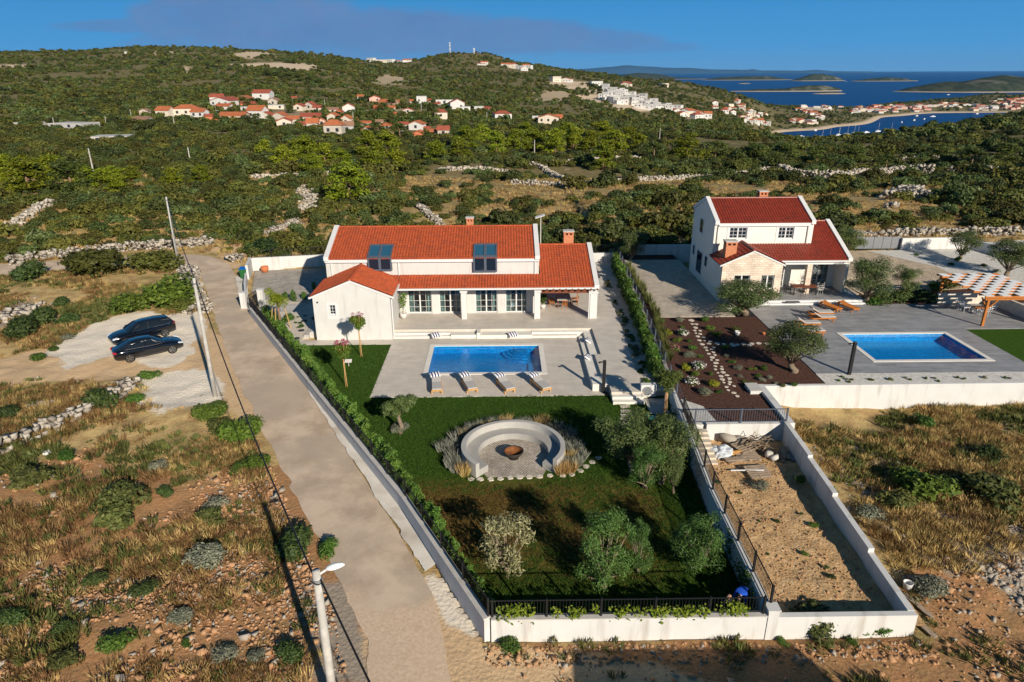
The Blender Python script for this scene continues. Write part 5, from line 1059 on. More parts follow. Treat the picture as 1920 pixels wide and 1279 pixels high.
def tuft_mesh(name, mat, seed, n=60, h=.5, spread=.22, w=.012, lean=.35):
 rg = np.random.default_rng(seed); a = rg.uniform(0, 2 * pi, n); r = spread * np.sqrt(rg.random(n)) * .5; hh = h * rg.uniform(.55, 1.1, n)
 d = np.stack([np.cos(a) * lean * rg.random(n), np.sin(a) * lean * rg.random(n), np.ones(n)], 1); d += rg.normal(size=(n, 3)) * .12; d /= np.linalg.norm(d, axis=1)[:, None]
 base = np.stack([r * np.cos(a), r * np.sin(a), np.zeros(n)], 1); c = base + d * hh[:, None] * .5; nr = np.stack([np.cos(a + 1.3), np.sin(a + 1.3), np.full(n, .25)], 1)
 nr -= d * (nr * d).sum(1)[:, None]; nr /= np.linalg.norm(nr, axis=1)[:, None]
 return cards(name, c, nr, w, hh * .5, mat, rg, tang=d)

def stuff_field(name, pts, scl, sources, label, cat, tilt=.1, seed=3, squash=None):
 pts = np.asarray(pts, np.float32); n = len(pts); rg = np.random.default_rng(seed); me_ = bpy.data.meshes.new(name); me_.vertices.add(n); me_.vertices.foreach_set('co', pts.ravel()); me_.update()
 rot = np.stack([rg.normal(size=n) * tilt, rg.normal(size=n) * tilt, rg.uniform(0, 2 * pi, n)], 1).astype(np.float32); sc = np.asarray(scl, np.float32)
 sc3 = np.stack([sc * rg.uniform(.8, 1.25, n), sc * rg.uniform(.8, 1.25, n), sc * rg.uniform(.75, 1.2, n) * (squash if squash else 1)], 1).astype(np.float32)
 for nm, arr in (('rot', rot), ('scl', sc3)): at = me_.attributes.new(nm, 'FLOAT_VECTOR', 'POINT'); at.data.foreach_set('vector', arr.ravel())
 at = me_.attributes.new('pick', 'INT', 'POINT'); at.data.foreach_set('value', rg.integers(0, len(sources), n).astype(np.int32))
 cl = bpy.data.collections.new(name + '_kinds')
 for i, s_ in enumerate(sources): so = bpy.data.objects.new('%s_kind_%02d' % (name, i), s_); cl.objects.link(so)
 o_ = bpy.data.objects.new(name, me_); col.objects.link(o_); ng = bpy.data.node_groups.new(name, 'GeometryNodeTree')
 ng.interface.new_socket('Geometry', in_out='INPUT', socket_type='NodeSocketGeometry'); ng.interface.new_socket('Geometry', in_out='OUTPUT', socket_type='NodeSocketGeometry')
 N, Lk = ng.nodes, ng.links; gi, go = N.new('NodeGroupInput'), N.new('NodeGroupOutput'); mp_ = N.new('GeometryNodeMeshToPoints'); iop = N.new('GeometryNodeInstanceOnPoints'); ci = N.new('GeometryNodeCollectionInfo')
 ci.inputs['Collection'].default_value = cl; ci.inputs['Separate Children'].default_value = True; ci.inputs['Reset Children'].default_value = True
 def na(nm, ty): a_ = N.new('GeometryNodeInputNamedAttribute'); a_.data_type = ty; a_.inputs['Name'].default_value = nm; return a_.outputs['Attribute']
 e2r = N.new('FunctionNodeEulerToRotation'); Lk.new(na('rot', 'FLOAT_VECTOR'), e2r.inputs[0])
 Lk.new(gi.outputs[0], mp_.inputs[0]); Lk.new(mp_.outputs[0], iop.inputs['Points']); Lk.new(ci.outputs[0], iop.inputs['Instance']); iop.inputs['Pick Instance'].default_value = True
 Lk.new(na('pick', 'INT'), iop.inputs['Instance Index']); Lk.new(e2r.outputs[0], iop.inputs['Rotation']); Lk.new(na('scl', 'FLOAT_VECTOR'), iop.inputs['Scale']); Lk.new(iop.outputs[0], go.inputs[0])
 md = o_.modifiers.new('scatter', 'NODES'); md.node_group = ng; return tag(o_, label, cat, kind='stuff')

def stones_mesh(name, pos, size, rg, mat, flat=.75):
 n = len(pos); base = np.array([(-1, -1, -1), (1, -1, -1), (1, 1, -1), (-1, 1, -1), (-1, -1, 1), (1, -1, 1), (1, 1, 1), (-1, 1, 1)], float) * .5
 v = base[None] * (1 + rg.uniform(-.42, .25, (n, 8, 3))); v = v * (size[:, None, None] * np.stack([rg.uniform(.7, 1.3, n), rg.uniform(.7, 1.2, n), rg.uniform(.5, 1.0, n) * flat / .75], 1)[:, None, :])
 a = rg.uniform(0, 2 * pi, n); ca, sa = np.cos(a), np.sin(a); x = v[..., 0] * ca[:, None] - v[..., 1] * sa[:, None]; y_ = v[..., 0] * sa[:, None] + v[..., 1] * ca[:, None]; tl = rg.normal(size=n) * .25
 z_ = v[..., 2] + x * tl[:, None]; v = np.stack([x, y_, z_], -1) + pos[:, None, :]; f = np.array([(3, 2, 1, 0), (4, 5, 6, 7), (0, 1, 5, 4), (1, 2, 6, 5), (2, 3, 7, 6), (3, 0, 4, 7)])
 ff = (f[None] + (np.arange(n) * 8)[:, None, None]).reshape(-1, 4); me_ = bpy.data.meshes.new(name); me_.vertices.add(8 * n); me_.vertices.foreach_set('co', v.astype(np.float32).ravel())
 me_.loops.add(ff.size); me_.loops.foreach_set('vertex_index', ff.ravel()); me_.polygons.add(len(ff)); me_.polygons.foreach_set('loop_start', np.arange(len(ff)) * 4); me_.update(calc_edges=True); me_.materials.append(mat); return me_
def stone_mat(name, c1, c2):
 m_, n_, l_, b_ = nodes_of(name); g = n_.new('ShaderNodeNewGeometry'); r_ = ramp(n_, None, c1, c2, .05, .95); l_.new(g.outputs['Random Per Island'], r_.inputs[0]); l_.new(r_.outputs[0], b_.inputs['Base Color'])
 b_.inputs['Roughness'].default_value = .95; b_.inputs['Specular IOR Level'].default_value = .1; return m_
ST_GREY = stone_mat('field_stone', (.22, .19, .155), (.46, .41, .345)); ST_PALE = stone_mat('pale_field_stone', (.30, .26, .21), (.52, .46, .38)); ST_OR = stone_mat('orange_field_stone', (.30, .145, .065), (.54, .33, .185))
WALLPTS = []
def stone_wall(px, width, height, size, label, mat=None, seed=1, name='dry_stone_wall', cat='stone wall', dens=1.0, world_pts=None):
 WALLPTS.append(pts_ := [tuple(hit(u, v)[:2]) if v < 470 else tuple(P(u, v)[:2]) for u, v in px])
 pts = pts_; rg = np.random.default_rng(seed); Ls = [sqrt((a[0] - b[0]) ** 2 + (a[1] - b[1]) ** 2) for a, b in zip(pts[:-1], pts[1:])]; L = sum(Ls)
 n = int(L * (height * 2 + width) / (size * size) * .75 * dens); t = rg.uniform(0, 1, n); q = np.array(along(pts, 400)); i = t * 398.999; k = i.astype(int); fr_ = (i - k)[:, None]; c = q[k] * (1 - fr_) + q[k + 1] * fr_; d = q[k + 1] - q[k]; d /= np.linalg.norm(d, axis=1)[:, None]; nn = np.stack([-d[:, 1], d[:, 0]], 1)
 hz = rg.random(n); hv = height * (1 + .28 * fbm(t * L * .25, t * 0 + seed, seed, 3)); off = rg.uniform(-.5, .5, n) * width * (1.15 - .5 * hz) * (1 + .3 * fbm(t * L * .2, t * 0, seed + 4, 2)); xy = c + nn * off[:, None]; edge_ = np.minimum(1, (1 - np.abs(off) / (width * .62)) * 1.5 + .15)
 z = Z(xy[:, 0], xy[:, 1]) + hz * hv * np.maximum(edge_, 0)
 me_ = stones_mesh(name, np.column_stack([xy, z]) - np.array([pts[0][0], pts[0][1], 0]), size * rg.uniform(.6, 1.4, n), rg, mat or ST_GREY); o_ = link(name, me_, mat or ST_GREY, loc=(pts[0][0], pts[0][1], 0)); return tag(o_, label, cat)
stone_wall([(18, 500), (70, 490), (140, 482), (230, 472), (310, 467), (398, 459)], 1.2, 1.0, .33, 'long grey dry stone wall along the far side of the lane at the left', seed=2)
stone_wall([(352, 505), (352, 530), (360, 560), (372, 590)], 2.2, .5, .30, 'low heap of grey stones between lane and parked cars', seed=3, name='stone_heap', cat='stones')
stone_wall([(-40, 850), (55, 820), (130, 790), (200, 752), (255, 722)], 1.5, .55, .30, 'broken grey stone wall crossing the dry ground below the parked cars', seed=4)
stone_wall([(960, 345), (1050, 350), (1170, 342), (1260, 338), (1330, 334), (1400, 326), (1470, 318)], 1.6, .9, .40, 'long pale dry stone wall across the scrub behind the neighbour house', ST_PALE, 5)
stone_wall([(1462, 322), (1500, 336), (1560, 340), (1620, 333), (1680, 327), (1750, 326)], 2.6, 1.9, .45, 'tall pale dry stone wall right of the long one in the scrub', ST_PALE, 6)
stone_wall([(1780, 323), (1850, 322), (1960, 328)], 1.6, 1.1, .45, 'pale dry stone wall at the right edge of the scrub', ST_PALE, 7)
stone_wall([(990, 310), (1020, 318), (1040, 332), (1072, 343)], 1.4, .9, .4, 'pale dry stone wall running diagonally down through the scrub', ST_PALE, 8)
stone_wall([(1000, 309), (1080, 304), (1200, 299)], 1.4, .9, .45, 'farther pale dry stone wall near the bright pines', ST_PALE, 9)
stone_wall([(500, 442), (535, 430), (560, 418)], 1.6, .8, .35, 'grey stone wall in the bushes behind the bend of the lane', seed=10)
stone_wall([(572, 350), (583, 372), (584, 396)], 4.2, .4, .4, 'pale stony scree strip between the bushes and the bright pine', ST_PALE, 11, 'stone_heap', 'stones', .8)
stone_wall([(786, 388), (805, 405), (828, 424)], 1.4, .5, .35, 'short grey stone line behind the villa roof', seed=12)
stone_wall([(1590, 446), (1690, 443), (1800, 440), (1960, 440)], 1.4, .9, .36, 'grey dry stone wall behind the neighbour back wall', seed=13)
stone_wall([(1672, 372), (1700, 362), (1728, 376)], 4.5, 1.3, .5, 'big heap of grey stones in the scrub right of the neighbour house', seed=14, name='stone_heap', cat='stones')
stone_wall([(1660, 388), (1680, 390)], 3.0, .8, .45, 'smaller heap of grey stones below the big heap', seed=15, name='stone_heap', cat='stones')
stone_wall([(425, 492), (455, 488)], 1.8, .7, .35, 'stone bank under the dark bushes behind the bend', seed=16, name='stone_heap', cat='stones')
stone_wall([(0, 600), (45, 585), (75, 570)], 3.0, .5, .32, 'flat grey stone heap in the dry grass at the far left', seed=17, name='stone_heap', cat='stones')
stone_wall([(1690, 300), (1780, 296), (1860, 300)], 1.4, .8, .45, 'faint stone wall in the scrub at the upper right', ST_PALE, 18)
stone_wall([(470, 335), (590, 330), (700, 322)], 1.4, .7, .45, 'faint stone wall among the bushes behind the villa', ST_PALE, 19)
stone_wall([(0, 430), (30, 425), (75, 390), (110, 380)], 1.8, .7, .45, 'faint pale stone wall among the bushes at the left edge', ST_PALE, 20)
stone_wall([(820, 322), (900, 318), (960, 325)], 1.4, .8, .45, 'faint pale stone wall left of the diagonal wall', ST_PALE, 21)

def jgrid(x0, x1, y0, y1, s, rg): xs_, ys_ = np.meshgrid(np.arange(x0, x1, s), np.arange(y0, y1, s)); return xs_.ravel() + rg.uniform(-.55, .55, xs_.size) * s, ys_.ravel() + rg.uniform(-.55, .55, xs_.size) * s
def px_of(x, y_, z): w_ = x * Fv.x + y_ * Fv.y + (z - H) * Fv.z; return CX + F * (x * Rv.x + y_ * Rv.y + (z - H) * Rv.z) / w_, CY - F * (x * Uv.x + y_ * Uv.y + (z - H) * Uv.z) / w_, w_
HOUSE_SPOTS = []      # filled before the far cover is scattered (x, y, radius)
VB = {}
WALLW = M('house_white', (.60, .58, .545), .9, .08, .3); WALLC = M('house_cream', (.62, .54, .43), .9, .1, .3); WALLS = M('house_stone', (.50, .44, .37), .9, .2, .6); WALLO = M('house_orange', (.60, .20, .10), .9, .1, .3); WALLP = M('house_pink', (.64, .40, .32), .9, .1, .3); WALLG = M('house_grey', (.42, .41, .40), .9, .1, .3)
ROOFO = M('far_orange_roof', (.44, .135, .055), .85, .2, .5); ROOFR = M('far_red_roof', (.34, .085, .05), .85, .2, .5); ROOFB = M('far_brown_roof', (.30, .17, .11), .85, .2, .5); ROOFF = M('flat_roof', (.50, .48, .45), .9, .1, .4); DARKW = M('dark_window', (.03, .035, .045), .3, .1, 1)
def far_house(u, v, wpx, hpx, wall, roof, label, kind='gable', group=None, rz=None, rg=random.Random(9), pos=None, parts=True, depth=None, cat='house', name='village_house'):
 p_ = (pos or hit(u, v)) + Vector((0, 0, .2)); t_ = (p_ - Vector((0, 0, H))).dot(Fv); W = wpx * t_ / F; hw = hpx * t_ / F * 1.02; dpt = depth or W * rg.uniform(.65, .95)
 rz = rg.uniform(-.25, .25) if rz is None else rz; HOUSE_SPOTS.append((p_.x, p_.y + dpt * .3, max(W, dpt) * .62))
 if kind == 'flat': wh = hw
 else: wh = hw * .66
 w_ = MB(); x, y0 = W / 2, 0.0; w_.box(-x, 0, -3, x, dpt, wh)
 if kind == 'gable_front': w_.xz([(-x, wh), (x, wh), (0, hw)], 0, dpt)
 if kind == 'gable': w_.yz([(0, wh), (dpt, wh), (dpt / 2, hw * .98)], -x, x)
 r_ = MB(); e = .35
 if kind == 'gable':
  r_.add([(-x - e, -e, wh - .1), (x + e, -e, wh - .1), (x + e, dpt / 2, hw + .05), (-x - e, dpt / 2, hw + .05), (-x - e, dpt + e, wh - .1), (x + e, dpt + e, wh - .1), (-x - e, -e, wh + .15), (x + e, -e, wh + .15), (x + e, dpt / 2, hw + .3), (-x - e, dpt / 2, hw + .3), (-x - e, dpt + e, wh + .15), (x + e, dpt + e, wh + .15)],
               [(0, 1, 7, 6), (6, 7, 8, 9), (9, 8, 11, 10), (10, 11, 5, 4), (0, 6, 9, 3), (3, 9, 10, 4), (1, 2, 8, 7), (2, 5, 11, 8), (0, 3, 2, 1), (3, 4, 5, 2)])
 elif kind == 'gable_front':
  r_.add([(-x - e, -e, wh - .1), (0, -e, hw + .02), (x + e, -e, wh - .1), (-x - e, dpt + e, wh - .1), (0, dpt + e, hw + .02), (x + e, dpt + e, wh - .1), (-x - e, -e, wh + .15), (0, -e, hw + .3), (x + e, -e, wh + .15), (-x - e, dpt + e, wh + .15), (0, dpt + e, hw + .3), (x + e, dpt + e, wh + .15)],
               [(6, 7, 10, 9), (7, 8, 11, 10), (0, 6, 9, 3), (2, 5, 11, 8), (0, 1, 7, 6), (1, 2, 8, 7), (3, 9, 10, 4), (4, 10, 11, 5), (0, 3, 4, 1), (1, 4, 5, 2)])
 elif kind == 'hip': r_.add([(-x - e, -e, wh), (x + e, -e, wh), (x + e, dpt + e, wh), (-x - e, dpt + e, wh), (-x * .4, dpt / 2, hw), (x * .4, dpt / 2, hw)], [(0, 1, 5, 4), (1, 2, 5), (2, 3, 4, 5), (3, 0, 4), (3, 2, 1, 0)])
 else: r_.box(-x - .1, -.1, wh, x + .1, dpt + .1, wh + .35)
 G_ = []; nwin = max(1, int(W / 3.2)); st_ = max(1, int(wh / 2.7))
 for s_ in range(st_):
  for k in range(nwin):
   if rg.random() < .2: continue
   cx = -x + W * (k + .5) / nwin; zz = wh * (s_ + .55) / st_; g_ = MB(); g_.box(cx - .55, -.06, zz - .6, cx + .55, -.01, zz + .6); G_.append(g_)
 if parts:
  root = empty(name, p_, label, cat, group); root.rotation_euler = (0, 0, rz)
  for nm, b_, mt in [('wall', w_, wall), ('roof', r_, roof)] + [('window', g_, DARKW) for g_ in G_]:
   if b_.v: b_.build(nm, mt, root, local=True)
  return root
 k = len(w_.v); w_.add(r_.v, r_.f, 1); [w_.add(g_.v, g_.f, 2) for g_ in G_]; o_ = link(name, w_.mesh(name), [wall, roof, DARKW], loc=p_, rot=(0, 0, rz)); return tag(o_, label, cat, group)
def z4(x, y_): return 380 + x * .28125, 150 + y_ * .28125
VH = [(390, 130, 115, 55, WALLW, ROOFR, 'gable', 'large white three storey house standing alone above the village'),
 (95, 150, 85, 48, WALLW, ROOFR, 'gable', 'white house with red roof at the upper left of the village'), (115, 180, 140, 55, WALLW, ROOFR, 'gable_front', 'wide white gabled house at the upper left of the village'),
 (130, 205, 95, 38, WALLW, ROOFO, 'gable', 'low white house with orange roof below the wide gabled one'), (200, 158, 65, 40, WALLS, ROOFR, 'gable_front', 'small stone house with red roof right of the upper white houses'),
 (275, 155, 85, 42, WALLP, ROOFO, 'gable_front', 'pinkish house with orange gable above the village centre'), (300, 178, 90, 25, WALLO, ROOFR, 'gable', 'low brick red shed under the pinkish house'), (470, 172, 70, 45, WALLS, ROOFB, 'gable_front', 'grey stone house with a plain gable near the poles'),
 (490, 195, 100, 20, WALLC, ROOFF, 'flat', 'low flat cream building below the grey stone gable'), (275, 210, 45, 22, WALLW, ROOFF, 'flat', 'small white flat annex in the upper village'),
 (350, 265, 110, 82, WALLW, ROOFO, 'gable', 'tall white house with orange roof in the middle left of the village'), (200, 285, 165, 58, WALLC, ROOFO, 'gable', 'long cream house with orange roof and sunshade at the left of the village'),
 (418, 268, 80, 46, WALLS, ROOFR, 'gable_front', 'pale stone gable right of the tall white house'), (505, 272, 75, 48, WALLS, ROOFO, 'gable_front', 'stone house with two tone gable in mid village'), (545, 318, 95, 55, WALLC, ROOFR, 'gable_front', 'cream gabled house at the lower edge of the village'),
 (600, 300, 85, 50, WALLS, ROOFO, 'gable', 'orange roofed stone house behind the cream gable'), (637, 208, 65, 40, WALLC, ROOFR, 'gable_front', 'cream gabled house on the upper slope'), (708, 200, 55, 46, WALLS, ROOFR, 'gable_front', 'narrow stone house on the upper slope'), (765, 212, 65, 36, WALLC, ROOFR, 'gable', 'cream house with red roof beside the narrow stone one'),
 (612, 135, 35, 20, WALLW, ROOFR, 'gable', 'tiny white house with red roof high above the lane'), (725, 285, 130, 52, WALLS, ROOFR, 'gable', 'long red roofed stone house in the village centre'), (662, 325, 60, 36, WALLS, ROOFR, 'gable', 'low red roofed stone house at the village edge'), (735, 342, 75, 74, WALLS, ROOFO, 'gable', 'tall stone house with orange roof at the village edge'),
 (795, 306, 50, 42, WALLP, ROOFO, 'gable_front', 'small pink gabled house in the village centre'), (870, 375, 120, 98, WALLS, ROOFO, 'hip', 'big stone house with bright orange hipped roof at the bottom of the village'), (965, 355, 85, 66, WALLG, ROOFB, 'gable', 'grey house with brown roof right of the bright orange roof'),
 (865, 285, 70, 56, WALLC, ROOFO, 'gable_front', 'cream gable in the upper village centre'), (955, 305, 65, 60, WALLC, ROOFO, 'gable_front', 'tall cream gable with orange roof in the village centre'), (975, 228, 80, 62, WALLW, ROOFR, 'gable_front', 'bright white gabled house with a blue side on the slope'), (868, 222, 75, 30, WALLS, ROOFB, 'gable', 'old brown roofed stone house on the slope'),
 (910, 240, 40, 34, WALLO, ROOFR, 'gable_front', 'small red roofed house left of the bright white gable'), (1095, 375, 65, 55, WALLS, ROOFO, 'gable_front', 'stone gable with one blue window at the lower right'), (1050, 130, 38, 26, WALLS, ROOFO, 'gable', 'small house with orange roof high on the right slope'), (1148, 150, 70, 38, WALLP, ROOFR, 'gable_front', 'pink house with red roof high on the right slope'),
 (1225, 182, 110, 44, WALLP, ROOFO, 'gable', 'wide pink house with orange roof on the right slope'), (1285, 178, 50, 36, WALLP, ROOFO, 'gable', 'narrow pink house right of the wide pink one'), (1170, 200, 60, 24, WALLO, ROOFO, 'gable', 'low orange shed below the pink houses'), (1258, 208, 55, 28, WALLS, ROOFO, 'gable', 'low stone house below the narrow pink one'),
 (1290, 240, 50, 16, WALLS, ROOFO, 'gable', 'tiny orange roof in the trees on the right slope'), (1368, 222, 65, 28, WALLS, ROOFR, 'gable_front', 'small stone gable among the trees on the right'), (1230, 330, 80, 32, WALLS, ROOFO, 'gable', 'low stone house with orange roof at the lower right'), (1195, 378, 95, 38, WALLC, ROOFB, 'gable', 'cream house with brown roof at the lower right edge'),
 (1228, 400, 85, 40, WALLW, ROOFB, 'gable', 'white house with dark brown roof half hidden by trees'), (1335, 325, 65, 34, WALLS, ROOFR, 'gable', 'red roofed house behind the grey blue one'), (1298, 370, 75, 48, WALLG, ROOFR, 'gable', 'grey house with dark red roof at the lower right'), (1420, 335, 95, 52, WALLW, ROOFO, 'gable_front', 'white gabled house with a bright orange side roof'),
 (1440, 398, 65, 52, WALLO, ROOFO, 'gable_front', 'bright coral red house at the lower right of the village'), (1535, 375, 85, 36, WALLC, ROOFO, 'gable', 'low cream house with orange roof right of the coral house'), (1605, 378, 75, 58, WALLS, ROOFR, 'gable', 'tall stone house at the right end of the lower village'), (1495, 335, 45, 16, WALLS, ROOFR, 'gable', 'small shed roof behind the low cream house'),
 (1590, 262, 85, 58, WALLC, ROOFR, 'hip', 'orange cream house with balcony and red hipped roof on the right'), (1460, 168, 65, 50, WALLW, ROOFF, 'flat', 'white flat roofed house on the upper right slope'), (1498, 165, 50, 32, WALLW, ROOFR, 'gable', 'small white house beside the flat roofed one'), (1400, 158, 35, 22, WALLS, ROOFO, 'gable', 'tiny orange roof left of the flat roofed house'),
 (1545, 180, 70, 24, WALLW, ROOFR, 'gable', 'low white house in the upper right row'), (1590, 165, 70, 26, WALLW, ROOFF, 'flat', 'flat white house in the upper right row'), (1645, 170, 50, 30, WALLW, ROOFF, 'flat', 'flat white cube house in the upper right row'), (1700, 202, 95, 66, WALLW, ROOFR, 'gable_front', 'large white gabled house at the right of the upper row'),
 (1755, 210, 60, 24, WALLW, ROOFF, 'flat', 'low white wing right of the large white gable'), (1840, 210, 60, 26, WALLW, ROOFF, 'flat', 'white flat house near the pole on the right'), (1890, 214, 55, 28, WALLW, ROOFR, 'gable', 'white house at the right end of the upper row'),
 (40, 265, 45, 28, WALLO, ROOFR, 'gable', 'small red roofed shed at the left of the long cream house'), (90, 285, 50, 20, WALLO, ROOFO, 'gable', 'low orange roof left of the long cream house'), (1080, 305, 85, 22, WALLS, ROOFO, 'gable', 'long low orange roof behind the stone gable'), (1180, 300, 45, 26, WALLG, ROOFB, 'gable', 'grey shed in the lower right village'), (1015, 300, 40, 26, WALLS, ROOFO, 'gable', 'small orange roof right of the tall cream gable')]
for x, y_, w_, h_, wm_, rm_, k_, lb in VH: u, v = z4(x, y_); far_house(u, v, w_ * .28125, h_ * .28125, wm_, rm_, lb, k_)
for u, v, w_, h_, wm_, rm_, k_, lb in ((305, 221, 26, 18, WALLC, ROOFO, 'gable', 'cream house with orange roof left of the village beside the poles'), (350, 219, 46, 20, WALLC, ROOFO, 'hip', 'wide cream house with orange hipped roof and green shutters left of the village'), (270, 216, 16, 10, WALLS, ROOFB, 'gable_front', 'small old stone house at the far left of the village'),
      (263, 232, 28, 10, WALLS, ROOFB, 'gable', 'ruined stone house below the far left houses'), (370, 221, 26, 14, WALLW, ROOFO, 'gable', 'white house at the right of the green shuttered one'), (122, 240, 72, 5, WALLG, ROOFF, 'flat', 'long low grey farm shed with white roof at the left'), (45, 236, 40, 3, WALLG, ROOFF, 'flat', 'low white roof at the far left edge'), (205, 262, 62, 2.5, WALLS, ROOFF, 'flat', 'low cream wall building below the farm shed'),
      (944, 225, 32, 15, WALLW, ROOFR, 'hip', 'white house with red hipped roof right of the village'), (1028, 232, 38, 15, WALLC, ROOFO, 'gable_front', 'cream house with yellow gable in the pines'), (1048, 224, 14, 7, WALLO, ROOFO, 'gable', 'orange roof right of the cream house in the pines'), (1005, 227, 14, 7, WALLW, ROOFF, 'flat', 'tiny white hut left of the cream house in the pines'),
      (238, 102, 8, 4, WALLW, ROOFF, 'flat', 'tiny white building on the hill crest at the left'), (160, 219, 10, 6, WALLO, ROOFR, 'gable', 'red machine shed at the left of the village')): far_house(u, v, w_, h_, wm_, rm_, lb, k_)
rg = random.Random(21)
def cluster(n, cells, label, group, walls, roofs, flat=.3, wr=(7, 13), name='house'):
 done = 0
 for i in range(n):
  u0, v0, u1, v1, dv = rg.choice(cells); t_ = rg.random(); u, v = u0 + (u1 - u0) * t_ + rg.uniform(-4, 4), v0 + (v1 - v0) * t_ + rg.uniform(-dv, dv)
  p_ = hit(u, v, 250)
  if p_.z < SEA + 1.2: continue
  if any((p_.x - a) ** 2 + (p_.y - b) ** 2 < (c * .8 + 3.5) ** 2 for a, b, c in HOUSE_SPOTS[-140:]): continue
  t2 = (p_ - Vector((0, 0, H))).dot(Fv); W = rg.uniform(*wr); f = rg.random() < flat
  far_house(u, v, W * F / t2, rg.uniform(3.2, 6.5) * F / t2, rg.choice(walls), ROOFF if f else rg.choice(roofs), label, 'flat' if f else rg.choice(('gable', 'gable_front', 'hip')), group, rg.uniform(-.6, .6), rg, p_, False, name=name)
Wl = [WALLW, WALLW, WALLW, WALLC]; Rf = [ROOFO, ROOFR, ROOFO]
cluster(120, [(1130, 168, 1175, 182, 3), (1140, 180, 1240, 203, 4), (1130, 186, 1180, 196, 3), (1160, 178, 1215, 192, 4), (1190, 200, 1255, 209, 3)], 'white flat roofed new building on the bare orange slope', 'new white buildings on the building site slope', [WALLW, WALLG, WALLG], [ROOFF], 1.0, (6, 11), 'new_building')
cluster(75, [(1265, 208, 1300, 222, 5), (1280, 215, 1340, 225, 5), (1340, 200, 1400, 232, 7), (1360, 205, 1440, 222, 5), (1390, 222, 1440, 236, 3), (1380, 190, 1400, 215, 3)], 'small house with red roof on the slope above the bay', 'houses on the slope above the bay', Wl, Rf, .25, (7, 12))
cluster(95, [(1440, 186, 1490, 188, 2), (1490, 195, 1560, 204, 4), (1500, 203, 1545, 226, 5), (1470, 228, 1540, 233, 2), (1560, 200, 1680, 200, 3), (1600, 210, 1680, 208, 4)], 'house on the near end of the peninsula beside the bay', 'houses on the near end of the peninsula', Wl, Rf, .25, (10, 16))
cluster(150, [(1600, 208, 1680, 206, 7), (1610, 206, 1700, 202, 4), (1700, 206, 1820, 200, 5), (1720, 200, 1800, 196, 3), (1825, 200, 1925, 192, 7), (1830, 206, 1925, 203, 3), (1860, 192, 1925, 190, 4)], 'house in the seaside town on the peninsula', 'houses of the seaside town on the peninsula', [WALLW, WALLW, WALLC, WALLP], Rf, .2, (12, 22))
cluster(26, [(690, 106, 760, 115, 2)], 'white house in the hamlet on the ridge', 'houses of the ridge hamlet', Wl, Rf, .2, (12, 18))
cluster(16, [(900, 122, 925, 121, 1), (945, 123, 1000, 131, 2), (950, 127, 985, 133, 2)], 'house on the shoulder of the round hill', 'houses on the round hill', Wl, Rf, .2, (11, 17))
cluster(8, [(1030, 155, 1075, 152, 2), (1120, 160, 1180, 162, 2), (1240, 160, 1300, 168, 2)], 'lone white house on the coastal ridge', 'lone houses on the coastal ridge', Wl, Rf, .3, (11, 17))
for u, v0, v1, lb in ((844, 101, 79, 'tall thin radio mast on top of the round hill'), (889, 101, 90, 'shorter radio mast right of the tall one')):
 p_ = hit(u, v0, 500); top_ = PY(u, v1, p_.y).z; root = empty('radio_mast', p_, lb, 'mast'); c = MB(); c.tube([(p_.x, p_.y, p_.z - 2), (p_.x, p_.y, top_)], [.9, .45], 5); c.build('mast', TRIM, root); c = MB()
 for k in (.4, .7, .9): z_ = p_.z + (top_ - p_.z) * k; c.box(p_.x - 1.6, p_.y - 1.6, z_ - .5, p_.x + 1.6, p_.y + 1.6, z_ + .5)
 c.build('antenna', TRIM, root)
# boats in the bay
def hull(mb, L, W, h, mi=0):
 S = ((-.5, .75, .0), (-.2, 1, 0), (.15, .95, .02), (.38, .55, .08), (.5, .02, .15)); vs_ = []
 for t_, ww, rise in S: vs_ += [(t_ * L, -W / 2 * ww * .75, -.3), (t_ * L, -W / 2 * ww, h * (1 + rise * 2)), (t_ * L, W / 2 * ww, h * (1 + rise * 2)), (t_ * L, W / 2 * ww * .75, -.3)]
 mb.add(vs_, [(4 * i + k, 4 * i + (k + 1) % 4, 4 * i + 4 + (k + 1) % 4, 4 * i + 4 + k)[::-1] for i in range(4) for k in range(4)] + [(0, 1, 2, 3)], mi)
def sea_at(u, v): return P(u, v, SEA)
BOATW = M('boat_white', (.80, .80, .78), .4, .04, 1)
for u, v, m_, ang, lb in ((1541, 258, 16, .3, 'sailing yacht nearest the left of the moored row'), (1556, 258, 12, 1.2, 'sailing yacht second in the moored row'), (1572, 254, 14, .4, 'sailing yacht with two masts close together in the row'), (1588, 253, 18, .2, 'long sailing yacht in the middle of the row'), (1601, 251, 15, .5, 'sailing yacht right of the long one'), (1609, 251, 10, 1.3, 'small sailing yacht seen end on'), (1646, 247, 13, .2, 'sailing yacht apart near the middle of the bay'), (1671, 247, 14, 1.1, 'sailing yacht farthest right in the row'), (1573, 258, 13, 1.4, 'sailing yacht nearest the trees in the row')):
 p_ = sea_at(u, v); root = empty('sailing_boat', p_, lb, 'sailboat'); root.rotation_euler = (0, 0, ang); L = m_ * .85; c = MB(); hull(c, L, L * .28, 1.3); c.build('hull', BOATW, root, local=True)
 c = MB(); c.box(-L * .15, -L * .08, 1.25, L * .22, L * .08, 1.9); c.build('cabin', BOATW, root, local=True); c = MB(); c.tube([(L * .06, 0, 1.2), (L * .06, 0, m_ + 2)], .13, 6); c.bar((L * .06, 0, 2.6), (-L * .35, 0, 2.7), .3, .3); c.build('mast', TRIM, root, local=True)
